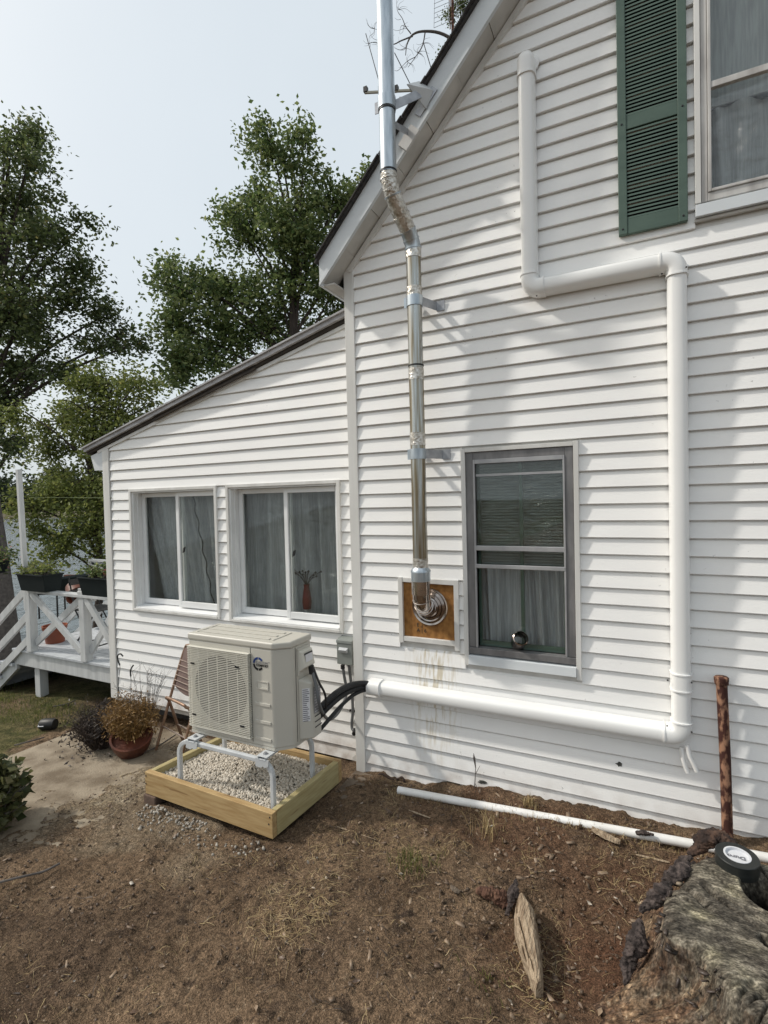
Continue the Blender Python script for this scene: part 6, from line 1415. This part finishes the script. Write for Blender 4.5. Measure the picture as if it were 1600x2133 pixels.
# folding chair
cc = V(-3.56, -.10, 0); cc[2] = float(gz(cc[0], cc[1])); cu_, cv_ = unit(V(.97, -.24, 0)), unit(V(-.24, -.97, 0))
chr_ = thing('folding_chair', cc, 'old bronze tube folding chair with horizontal rods behind the heat pump', 'chair')
def cp_(u, v, z): return cc + cu_ * u + cv_ * v + V(0, 0, z)
HW = .20
BK = [(0, .26), (.46, .10), (.80, -.03), (.875, -.06)]
bp_ = [cp_(-HW, .26, 0), cp_(-HW, .10, .46), cp_(-HW, -.03, .80), cp_(-HW + .05, -.045, .86), cp_(0, -.05, .872), cp_(HW - .05, -.045, .86), cp_(HW, -.03, .80), cp_(HW, .10, .46), cp_(HW, .26, 0)]
MB().tube(smooth_path(bp_, 64), .0125, 10).build('back_frame', 'chair_tube', chr_, smooth=True)
lp_ = [cp_(-HW + .02, .02, 0), cp_(-HW + .02, .13, .38), cp_(-HW + .035, .165, .435), cp_(-HW + .08, .175, .452), cp_(HW - .08, .175, .452), cp_(HW - .035, .165, .435), cp_(HW - .02, .13, .38), cp_(HW - .02, .02, 0)]
MB().tube(smooth_path(lp_, 64), .0125, 10).build('leg_frame', 'chair_tube', chr_, smooth=True)
MB().tube([cp_(-HW, .195, .19), cp_(HW, .195, .19)], .006, 6).build('stretcher', 'chair_rod', chr_)
MB().tube([cp_(-HW + .02, .07, .17), cp_(HW - .02, .07, .17)], .006, 6).build('stretcher', 'chair_rod', chr_)
sag = []
for i in range(9):
    t = i / 8; sag.append((-HW + .012 + (2 * HW - .024) * t, .515 - .045 * math.sin(math.pi * t)))
m = MB(); m.prism([cp_(u, .075, z) for u, z in sag] + [cp_(HW - .012, -.032, .835), cp_(-HW + .012, -.032, .835)], cv_ * -.006); m.build('back_cloth', 'chair_cloth', chr_)
for i in range(6):
    t = .20 + i * .12; v_, z_ = .10 - .13 * t, .46 + .34 * t; MB().tube([cp_(-HW, v_ + .012, z_), cp_(HW, v_ + .012, z_)], .0042, 6).build('rod', 'chair_rod', chr_)

# deck
YK = 0.21
dz_ = .385
dk = thing('deck', (-5.9, YK, -.2), 'raised grey-white wooden deck with crossed rails beside the porch', 'deck')
DXL, DXR, DYB = -6.86, PX0 + .02, 2.7
nbd = 17; bw = (DYB - YK) / nbd
for i in range(nbd):
    y0_ = YK - .03 + i * bw; MB().box(DXL - .02, DXR, y0_ + .004, y0_ + bw - .004, dz_ - .028, dz_ + .0015 * (i % 3)).build('board', 'deck', dk, bevel=.003)
MB().box(DXL + .02, DXR, YK, YK + .04, dz_ - .20, dz_ - .030).build('rim_board', 'deck_post', dk, bevel=.003)
MB().box(DXL, DXL + .04, YK + .04, DYB, dz_ - .20, dz_ - .030).build('rim_board', 'deck_post', dk)
MB().box(DXL + .3, DXR - .02, DYB - .1, DYB, -1.2, dz_ - .03).build('void_backing', 'gap_dark_wood', dk)  # dark sheet standing in for the black shaded void below the deck
def post(x, y, z0_, z1_, s_=.044, nm='post'): return MB().box(x - s_, x + s_, y - s_, y + s_, z0_, z1_).build(nm, 'deck_post', dk, bevel=.004)
pxA = float(at(66, 1300, YK)[0]); pxB = float(at(178, 1300, YK)[0])
pt_z = float(at(66, 1205, YK)[2]); 
post(-6.50, YK + .09, -.75, dz_ - .205, .05); post(pxA, YK, dz_, pt_z + .05); post(pxB, YK, dz_, float(at(178, 1225, YK)[2]))
post(-5.2, DYB - .2, -.8, dz_ - .205, .05)
zr_ = float(at(150, 1238, YK)[2])
MB().bar((pxA + .05, YK - .005, zr_), (DXR, YK - .005, zr_), .10, .034).build('top_rail', 'deck_post', dk, bevel=.004)
MB().box(pxB - .05, pxB + .05, YK - .05, YK + .05, zr_ + .017, zr_ + .052).build('post_cap', 'deck_post', dk, bevel=.006)
def brace(x0_, z0_, x1_, z1_, y): MB().bar((x0_, y, z0_), (x1_, y, z1_), .035, .072, up=(0, 0, 1)).build('brace', 'deck_post', dk, bevel=.003)
zlo, zhi = dz_ + .10, zr_ - .02
brace(pxA + .05, zhi, pxB - .05, zlo, YK - .020); brace(pxA + .05, zlo, pxB - .05, zhi, YK + .022)
brace(pxB + .05, zhi, DXR + .02, zlo + .02, YK - .020); brace(pxB + .05, zlo, DXR + .02, zhi, YK + .022)
# far side of the deck: lake-side rail
YF = 2.55
pf = float(at(191, 1230, YF)[0]); ztf = float(at(191, 1198, YF)[2])
post(pf, YF, dz_, ztf, .05); post(pxA - .1, YF, dz_ - .1, zr_ + .05)
MB().bar((pf, YF, ztf - .10), (DXR, YF, ztf - .10), .09, .035).build('top_rail', 'deck_post', dk)
MB().bar((pxA - .1, YF, zr_ - .02), (pf, YF, zr_ + .02), .09, .035).build('top_rail', 'deck_post', dk)
brace(pf + .05, zhi, DXR, zlo, YF); brace(pf - .05, zhi, pxA, zlo, YF); brace(pf - .05, zlo, pxA, zhi, YF + .04)
# stairs down to the lake side
for i in range(5):
    x_ = DXL - .02 - .27 * (i + 1); z_ = dz_ - .19 * (i + 1); MB().box(x_ - .02, x_ + .27, YK - .03, YK + 1.15, z_ - .035, z_).build('tread', 'deck', dk, bevel=.003); MB().box(x_ + .24, x_ + .26, YK, YK + 1.1, z_, z_ + .155).build('riser', 'deck', dk)
for y_ in (YK + .0, YK + 1.08):
    MB().prism([V(DXL + .02, y_, dz_ - .03), V(DXL + .02, y_, dz_ - .26), V(DXL - 1.15, y_, dz_ - 1.12), V(DXL - 1.5, y_, dz_ - 1.12), V(DXL - 1.5, y_, dz_ - 1.02)], V(0, .04, 0)).build('stringer', 'deck_post', dk)
    for dz0 in (.74, .42, .14):
        MB().bar((pxA - .03, y_ - .02, dz_ + dz0), (pxA - 1.6, y_ - .02, dz_ + dz0 - 1.10), .035, .085).build('stair_rail', 'deck_post', dk, bevel=.003)
    MB().box(pxA - 1.60, pxA - 1.51, y_ - .04, y_ + .05, -1.2, dz_ - .30).build('stair_post', 'deck_post', dk)
# pale flagpole at the deck corner
fp0, fp1 = at(54, 1200, YK - .02), at(39, 978, YK - .02)
tag(MB().bar(fp0 - V(0, 0, .4), fp1, .05, .05, up=(0, 1, 0)).build('white_pole', 'deck_post', None, bevel=.004), 'tall slim white pole rising from the deck corner post', 'pole')
# planters on the rail
def planter(c, L_, label, flowers=None, ang=0.0, plants='leaf_mid'):
    t = thing('planter_box', c, label, 'planter', 'black planters on the deck rail'); ax, ay = V(math.cos(ang), math.sin(ang), 0), V(-math.sin(ang), math.cos(ang), 0)
    w0, w1, h_ = .085, .115, .20
    def ring(l_, w_, z_): return [c + ax*sx*l_ + ay*sy*w_ + V(0, 0, z_) for sx, sy in ((-1, -1), (1, -1), (1, 1), (-1, 1))]
    b_, tp_, ti, bi = ring(L_/2 - .03, w0, 0), ring(L_/2, w1, h_), ring(L_/2 - .015, w1 - .015, h_), ring(L_/2 - .03, w1 - .03, h_ - .03)
    m = MB().add(b_ + tp_ + ti + bi, [(3, 2, 1, 0)] + [(r*4+k, r*4+(k+1) % 4, (r+1)*4+(k+1) % 4, (r+1)*4+k) for r in range(2) for k in range(4)] + [(8+k, 8+(k+1) % 4, 12+(k+1) % 4, 12+k) for k in range(4)])
    m.build('box', 'planter', t, bevel=.004); MB().add(bi, [(0, 1, 2, 3)]).build('soil', 'soil', t)
    m = MB(); 
    for k in range(4):
        p_, q_ = tp_[k], tp_[(k+1) % 4]; m.bar(p_ + V(0, 0, -.008), q_ + V(0, 0, -.008), .020, .016)
    m.build('rim', 'planter', t, bevel=.003)
    st_ = MB(); lp = []
    for i in range(70):
        p_ = c + ax * random.uniform(-L_/2 + .05, L_/2 - .05) + ay * random.uniform(-.06, .06) + V(0, 0, h_ - .03); d_ = V(random.gauss(0, .10), random.gauss(0, .10), .05 + .13 * random.random()); st_.tube([p_, p_ + d_ * .6 + V(0, 0, .02), p_ + d_], [.003, .0022, .0015], 4, cap=False); lp += [p_ + d_ * (.6 + .4 * random.random()) + V(random.gauss(0, .012), random.gauss(0, .012), random.gauss(0, .01)) for _ in range(7)]
    st_.build('stems', 'twig', t); leaf_quads(np.array(lp), .018 + .030 * rng.random(len(lp)), plants, 'leaves', t, aspect=.8)
    if flowers: fp_ = np.array([c + ax * random.uniform(-L_/2, L_/2) * .8 + V(random.gauss(0, .03), random.gauss(0, .03), h_ + .03 + .05 * random.random()) for _ in range(60)]); leaf_quads(fp_, .022, flowers, 'petals', t, aspect=.9)
planter(V(float(at(84, 1225, YK - .02)[0]), YK - .02, zr_ + .018), .52, 'black planter with sprouting plants on the deck corner post', plants='leaf_light')
planter(V(PX0 - .262, YK + .03, zr_ + .018), .50, 'black planter with pink flowers half hidden by the porch corner', flowers='pink')
# terracotta pot on the deck
tcp = V(float(at(115, 1330, YK + .35)[0]), YK + .35, dz_ + .003); ttp = thing('terracotta_pot', tcp, 'round terracotta pot standing on the deck under the crossed rail', 'pot')
MB().lathe(tcp, (0, 0, 1), [(0, 0), (.105, 0), (.128, .16), (.138, .175), (.142, .215), (.130, .215), (.126, .18), (0, .17)], 28).build('pot', 'terracotta', ttp, smooth=True, ang=40)
MB().lathe(tcp + V(0, 0, .172), (0, 0, 1), [(.127, 0), (0, .006)], 20).build('soil', 'soil', ttp)
# tipped clay pot on the far rail
tq = at(152, 1222, YK + 1.0); tag(MB().lathe(tq, (.8, -.2, -.5), [(0, 0), (.10, 0), (.145, .17), (.155, .21), (.14, .21), (.10, .02)], 20).build('clay_pot', 'clay_dark', None, smooth=True), 'brown clay pot tipped on its side behind the deck rail', 'pot')
# black wire bistro chair behind the rail
bc = V(float(at(205, 1385, YK + .45)[0]), YK + .45, dz_); bch = thing('bistro_chair', bc, 'black folding wire chair on the deck half hidden by the porch corner', 'chair')
for y_ in (-.16, .16):
    MB().tube([bc + V(-.22, y_, .0), bc + V(.22, y_, .46)], .009, 8).build('leg', 'iron', bch); MB().tube([bc + V(.20, y_, .0), bc + V(-.16, y_, .46), bc + V(-.26, y_, .85)], .009, 8).build('leg', 'iron', bch)
MB().tube([bc + V(-.22, -.16, .02), bc + V(-.22, .16, .02)], .008, 6).build('crossbar', 'iron', bch); MB().tube([bc + V(.2, -.16, .05), bc + V(.2, .16, .05)], .008, 6).build('crossbar', 'iron', bch)
for i in range(6): MB().box(bc[0] - .18 + i * .07, bc[0] - .13 + i * .07, bc[1] - .18, bc[1] + .18, bc[2] + .455, bc[2] + .467).build('seat_slat', 'iron', bch)
for i in range(2): MB().box(bc[0] - .25, bc[0] - .24, bc[1] - .17, bc[1] + .17, bc[2] + .62 + i * .13, bc[2] + .69 + i * .13).build('back_slat', 'iron', bch)
# dark deck chair and a pale bench farther back
oc_ = V(float(at(128, 1290, YK + 1.3)[0]), YK + 1.3, dz_); och = thing('deck_chair', oc_, 'dark padded chair on the deck behind the crossed rails', 'chair')
MB().bar(oc_ + V(-.25, 0, .40), oc_ + V(.25, 0, .44), .46, .07, up=(0, 0, 1)).build('seat', 'planter', och, bevel=.01); MB().bar(oc_ + V(.25, 0, .44), oc_ + V(.38, 0, .66), .46, .06, up=(-1, 0, .3)).build('backrest', 'planter', och, bevel=.01)
for sx in (-.22, .24):
    for sy in (-.2, .2): MB().tube([oc_ + V(sx, sy, 0), oc_ + V(sx, sy, .42)], .012, 6).build('leg', 'iron', och)
for sy in (-.24, .24): MB().bar(oc_ + V(-.25, sy, .60), oc_ + V(.3, sy, .62), .05, .03).build('armrest', 'clay_dark', och); MB().tube([oc_ + V(-.22, sy, .42), oc_ + V(-.22, sy, .60)], .012, 6).build('arm_post', 'clay_dark', och)
# hanging basket at the left edge
hb = at(-6, 1165, .9); hbt = thing('hanging_basket', hb, 'dark hanging basket of trailing leaves cut by the left edge', 'hanging basket')
MB().lathe(hb - V(0, 0, .20), (0, 0, 1), [(0, 0), (.10, 0), (.15, .16), (.16, .17), (0, .16)], 20).build('basket', 'planter', hbt, smooth=True)
for k in range(3): a_ = k * 2.09; MB().tube([hb + V(math.cos(a_) * .15, math.sin(a_) * .15, -.03), hb + V(0, 0, .65)], .003, 4).build('hanger', 'iron', hbt)
u_ = rng.normal(size=(420, 3)) * V(.13, .13, .09); leaf_quads(hb + V(0, 0, .02) + u_, .035 + .04 * rng.random(420), 'leaf_dark', 'leaves', hbt, aspect=.7, droop=.3)
u_ = rng.normal(size=(40, 3)) * V(.15, .15, .09); leaf_quads(hb + V(0, 0, .03) + u_, .03, 'pink', 'petals', hbt, aspect=.9)
# solar light lying in the grass
sl = gat(100, 1522, -.13); sl[2] = float(gz(sl[0], sl[1])) + .05; slt = thing('garden_light', sl, 'black garden light fallen on its side in the grass', 'garden light')
sd2 = unit(V(.85, .35, .05)); MB().lathe(sl - sd2 * .07, sd2, [(0, 0), (.045, 0), (.055, .02), (.055, .12), (.048, .15), (0, .15)], 16).build('housing', 'iron', slt, smooth=True, ang=40)
MB().obox(sl + V(-.01, -.05, .015), sd2 * .03, V(0, -.004, .003), V(0, .012, .02)).build('label_sticker', 'label_white', slt)
# fallen sticks in the grass and by the pot
for l_, pp_ in (('pale stick lying in the grass in front of the deck', [(110, 1476), (140, 1470), (158, 1463)]), ('long thin twig lying on the sandy ground by the clay pot', [(272, 1583), (300, 1575), (330, 1560), (366, 1538)]), ('stick along the grass edge of the concrete walk', [(30, 1556), (60, 1550), (92, 1541)]), ('crooked dark root lying on the soil at the left', [(0, 1850), (45, 1832), (90, 1822), (125, 1808)])):
    pts = []
    for p in pp_:
        q_ = gat(*p, -.06)
        q_[2] = float(gz(q_[0], q_[1])); q_ = gat(*p, q_[2]); q_[2] = float(gz(q_[0], q_[1])) + .028; pts.append(q_)
    tag(MB().tube(smooth_path(pts, 24), .006, 6).build('stick', 'twig', None, smooth=True), l_, 'stick')

# bush cut by the left edge
bb = gat(-42, 1740, -.02); bb[2] = float(gz(bb[0], bb[1])); bsh = thing('leafy_bush', bb, 'low green leafy bush cut off by the left edge', 'bush')
twig_plant(bsh, bb, 60, .30, .45, 'twig', 'stems', .004, 1.0, 3)
u_ = rng.normal(size=(2600, 3)); u_ /= np.linalg.norm(u_, axis=1)[:, None]; u_ *= (rng.random(2600)**.4)[:, None]; q_ = bb + V(-.05, .02, .24) + u_ * V(.27, .27, .26); q_ = q_[q_[:, 2] > bb[2]]
leaf_quads(q_, .03 + .05 * rng.random(len(q_)), 'leaf_bush', 'leaves', bsh, aspect=.75)

# ------------------------------------------------------------------ TREES
def tree(name, label, base, blobs, Z, leafsize, nclus, per, mat, group='trees behind the house', trunk_r=.16, zspread=1.0, droop=.25, top=None, updown=.6, twigs=1.0):
    """blobs: (px, py, rx_px, ry_px) measured on the photo at distance Z; the crown is filled with leafy twigs"""
    base = np.asarray(base, float); t = thing(name, base, label, 'tree', group); rgt, upw, fwd = RM
    fwd_h = unit(V(RM[2][0], RM[2][1], 0)); centers = []; wsum = []
    for (px_, py_, rx_, ry_) in blobs: centers.append((dat(px_, py_, Z) + fwd_h * random.uniform(-1, 1) * .6 * zspread, rx_ * Z / F, ry_ * Z / F)); wsum.append(rx_ * ry_)
    wsum = np.array(wsum, float); wsum /= wsum.sum(); wood = MB(); tips = []
    topc = max(centers, key=lambda c: c[0][2])[0] if top is None else np.asarray(top)
    tr = []
    for s in np.linspace(0, 1, 9): tr.append(base + (topc - base) * s + V(.12 * math.sin(s * 5), .12 * math.cos(s * 4), 0) * s * (1 - s) * 4)
    wood.tube(tr, [trunk_r * (1 - .85 * s) for s in np.linspace(0, 1, 9)], 10)
    for (c, rx_, ry_), wgt in zip(centers, wsum):
        s = min(.9, max(.12, (c[2] - base[2]) / max(.1, topc[2] - base[2]) * .75)); st_ = base + (topc - base) * s; mid = (st_ + c) / 2 + V(0, 0, .15 * np.linalg.norm(c - st_) * .3)
        wood.tube(smooth_path([st_, mid, c], 12), list(np.linspace(trunk_r * .38 * (1 - .6 * s), .018, len(smooth_path([st_, mid, c], 12)))), 6, cap=False)
        n = max(6, int(nclus * wgt)); ns_ = max(3, n // 13); sc2 = rng.normal(size=(ns_, 3)); sc2 /= np.linalg.norm(sc2, axis=1)[:, None]; sc2 *= (rng.random(ns_)**.45)[:, None] * .95; d = sc2[rng.integers(0, ns_, n)] + rng.normal(size=(n, 3)) * .17
        p = c + rgt * d[:, :1] * rx_ + V(0, 0, 1) * d[:, 1:2] * ry_ + fwd_h * d[:, 2:] * (rx_ + ry_) * .5 * zspread
        for q in p:
            if random.random() < .16 * twigs:
                a_ = c + (q - c) * .25; wood.tube([a_, (a_ + q) / 2 + V(0, 0, .06), q], [.013, .009, .004], 4, cap=False)
            tips.append((q, unit(q - c + V(0, 0, .25) + rng.normal(size=3) * .5)))
    wood.build('trunk', 'bark', t)
    P = np.array([a for a, b in tips]); D = np.array([b for a, b in tips]); n = len(P); k = per
    s = rng.random((n, k)) * 1.0; LT = leafsize * 7.5
    pos = P[:, None] + D[:, None] * (s[..., None] - .4) * LT + rng.normal(size=(n, k, 3)) * leafsize * .95 - V(0, 0, 1) * (s[..., None]**2) * LT * .25
    leaf_quads(pos.reshape(-1, 3), leafsize * (.65 + .7 * rng.random(n * k)), mat, 'crown', t, droop=droop, aspect=.62, updown=updown)
    return t
def gp(px_, Z, dx=0):
    p = dat(px_, 1100, Z); return V(p[0], p[1], float(gz(p[0], p[1])))
left_blobs = [(20, 275, 55, 50), (60, 300, 40, 40), (85, 370, 50, 50), (30, 420, 80, 60), (120, 470, 60, 55), (60, 540, 100, 60), (160, 560, 60, 45), (195, 640, 60, 45), (80, 650, 120, 55), (230, 690, 55, 40), (130, 700, 95, 45), (40, 740, 80, 50), (270, 705, 35, 28), (20, 830, 45, 70), (40, 905, 50, 40), (10, 640, 60, 90), (175, 470, 30, 30), (-60, 500, 110, 240), (-50, 820, 80, 150), (110, 775, 60, 25), (50, 250, 30, 25)]
tree('shore_tree', 'tall dark-leaved tree at the left edge of the view', gp(-60, 13.5), left_blobs, 13.5, .108, 2150, 14, 'leaf_dark', trunk_r=.2, top=dat(20, 330, 13.5))
mid_blobs = [(575, 330, 48, 45), (640, 350, 55, 50), (530, 400, 50, 45), (600, 430, 95, 55), (690, 420, 60, 60), (470, 430, 28, 40), (510, 490, 60, 50), (640, 510, 90, 60), (740, 400, 40, 45), (580, 590, 100, 55), (690, 610, 70, 60), (500, 590, 60, 40), (430, 600, 80, 48), (350, 590, 55, 36), (320, 575, 30, 25), (440, 670, 90, 50), (370, 680, 50, 50), (540, 680, 80, 45), (640, 690, 60, 35), (400, 750, 65, 45), (480, 745, 60, 40), (345, 540, 22, 28), (750, 500, 50, 90), (370, 790, 40, 28), (760, 345, 22, 25), (583, 296, 16, 24)]
tree('maple_tree', 'broad green maple rising behind the porch roof', gp(600, 15), mid_blobs, 15.0, .128, 2150, 15, 'leaf_mid', trunk_r=.24, top=dat(620, 400, 15))
low_blobs = [(150, 790, 70, 35), (230, 800, 70, 45), (300, 800, 45, 40), (190, 860, 80, 45), (120, 870, 60, 45), (270, 860, 60, 40), (320, 850, 30, 30), (160, 940, 80, 50), (90, 960, 55, 50), (200, 1000, 60, 55), (120, 1040, 70, 50), (190, 1090, 50, 50), (150, 1140, 55, 40), (200, 1160, 35, 35), (230, 930, 60, 60), (70, 1050, 50, 40), (95, 1105, 45, 25), (240, 1060, 60, 90), (60, 860, 40, 30)]
tree('young_tree', 'lighter yellow-green tree between the deck and the lake', gp(190, 11.5), low_blobs, 11.5, .082, 1800, 12, 'leaf_light', trunk_r=.10, zspread=.8, top=dat(200, 830, 11.5))
ever = [(938, 45, 16, 22), (948, 70, 20, 18), (930, 80, 12, 10), (965, 60, 16, 16), (985, 40, 22, 30), (960, 20, 14, 20)]
eb = dat(975, 60, 17)
tree('spruce_top', 'dark tree top showing above the roof edge beside the antenna mast', (eb[0], eb[1], -.2), ever, 17, .07, 170, 16, 'leaf_dark', trunk_r=.14, top=dat(960, 10, 17))
# bare dead branch reaching left from behind the roof
dbb = dat(985, 110, 15.5); dbt = thing('dead_tree', (dbb[0], dbb[1], 0), 'bare dead branches arching above the roof by the flue', 'tree', 'trees behind the house')
br = MB(); D_ = 15.5
br.tube([V(dbb[0], dbb[1], -.2), dbb], [.16, .05], 8)
def bpath(pp_, r0, r1): q_ = smooth_path([dat(*p, D_) for p in pp_], 24); br.tube(q_, list(np.linspace(r0, r1, len(q_))), 6)
bpath([(985, 110), (925, 72), (885, 65), (860, 72), (848, 92), (845, 115)], .05, .012)
bpath([(860, 75), (835, 85), (820, 92), (800, 90), (772, 88)], .022, .006)
bpath([(886, 66), (880, 95), (866, 118), (850, 140)], .022, .006); bpath([(866, 118), (848, 128), (830, 146), (822, 147)], .010, .004)
bpath([(856, 70), (845, 55), (838, 38), (828, 22), (826, 0)], .016, .004); bpath([(845, 55), (836, 54), (832, 70)], .008, .003)
for i in range(60):
    px_, py_ = random.choice([(770, 90), (780, 60), (790, 85), (835, 40), (850, 130), (870, 110), (830, 20), (845, 100), (880, 90), (800, 90), (840, 60)]); a_ = random.uniform(0, 6.28); l_ = random.uniform(10, 32); bpath([(px_, py_), (px_ + math.cos(a_) * l_ * .5, py_ + math.sin(a_) * l_ * .5), (px_ + math.cos(a_ + .4) * l_, py_ + math.sin(a_ + .4) * l_)], .0055, .002)
br.build('branches', 'twig', dbt)
# tree trunk by the stairs at the far left
tb = dat(12, 1330, 9.5); tkt = thing('bare_tree', (tb[0], tb[1], -.6), 'grey tree trunk behind the deck stairs at the left edge', 'tree', 'trees behind the house')
MB().tube([dat(22, 1400, 9.5), dat(8, 1280, 9.5), dat(-6, 1150, 9.5), dat(-40, 900, 9.5)], [.24, .20, .17, .13], 14).build('trunk', 'twig', tkt, smooth=True)
for q_ in range(1):
    u_ = rng.normal(size=(260, 3)) * V(.5, .5, .35); leaf_quads(dat(-70, 860, 9.5) + u_, .07, 'leaf_dark', 'crown', tkt)
# far shore wood
n_f = 900; pxs = rng.uniform(-500, 1400, n_f); vs = []
far = []
for px_ in pxs:
    Zf = random.uniform(190, 250); b_ = dat(px_, 1078, Zf); far.append((b_[0], b_[1], random.uniform(9, 20)))
lp = []
for (x, y, h_) in far:
    m_ = 70; d = rng.normal(size=(m_, 3)); d /= np.linalg.norm(d, axis=1)[:, None]; d *= (rng.random(m_)**.4)[:, None]; con = random.random() < .4
    zz = (d[:, 2] * .5 + .5); w_ = (3.2 * (1.05 - zz) if con else 3.6 * np.ones(m_)); lp.append(np.stack([x + d[:, 0] * w_, y + d[:, 1] * w_, LAKE_Z + zz * h_], 1))
tag(leaf_quads(np.concatenate(lp), 1.7, 'forest', 'far_woods', aspect=.8, updown=.8), kind='stuff')

# ------------------------------------------------------------------ ANTENNAS
an = dat(845, 190, 8.2); ant = thing('tv_antenna', an, 'rooftop television antenna with a pale boom and thin rods by the flue', 'antenna')
za = 8.2
def adat(px_, py_): return dat(px_, py_, za)
MAT['boom'] = material('antenna_boom', (0.45, 0.42, 0.34), (0.36, 0.33, 0.27), rough=.5, metal=.3)
MB().bar(adat(760, 193), adat(900, 186), .03, .03).build('boom', 'boom', ant); MB().bar(adat(832, 205), adat(900, 201), .03, .03).build('boom', 'boom', ant)
for p, q in (((762, 70), (794, 186)), ((822, 110), (858, 182)), ((882, 88), (905, 165)), ((858, 182), (880, 230))): MB().tube([adat(*p), adat(*q)], .007, 6).build('element', 'iron', ant)
MB().tube([adat(826, 222), adat(860, 196)], .007, 6).build('element', 'iron', ant)
for px_ in (762, 793, 826, 858): q_ = adat(px_, 188 - (px_ - 760) * .04); MB().box(q_[0] - .03, q_[0] + .03, q_[1] - .03, q_[1] + .03, q_[2] - .035, q_[2] + .045).build('insulator', 'iron', ant)
MB().tube([adat(905, 186), adat(906, 330)], .02, 8).build('mast', 'iron', ant)
gz_a = 9.5; gd = thing('grid_antenna', dat(945, 20, gz_a), 'wire grid antenna on a rusty mast behind the roof', 'antenna')
def gdat(px_, py_): return dat(px_, py_, gz_a)
MB().tube([gdat(944, 140), gdat(942, -60)], .028, 8).build('mast', 'rust', gd); MB().tube([gdat(938, 60), gdat(937, -60)], .012, 6).build('mast_brace', 'rust', gd)
for x0_, x1_, t0, t1 in ((904, 934, 58, 45), (950, 976, 35, 22)):
    MB().tube([gdat(x0_, t0), gdat(x0_ + 3, -60)], .005, 5).build('grid_edge', 'bracket', gd); MB().tube([gdat(x1_, t1), gdat(x1_ + 2, -60)], .005, 5).build('grid_edge', 'bracket', gd)
    for i in range(12): MB().tube([gdat(x0_, t0 - i * 10), gdat(x1_, t1 - i * 10)], .004, 5).build('grid_wire', 'bracket', gd)
# thin green washing line from the porch corner to the left
tag(MB().tube([at(232, 1037, DP - .03), at(200, 1037, DP + .3), at(60, 1036, DP + 2.5)], .004, 6).build('clothes_line', 'leaf_mid'), 'thin green line stretched from the porch corner to the trees', 'line')
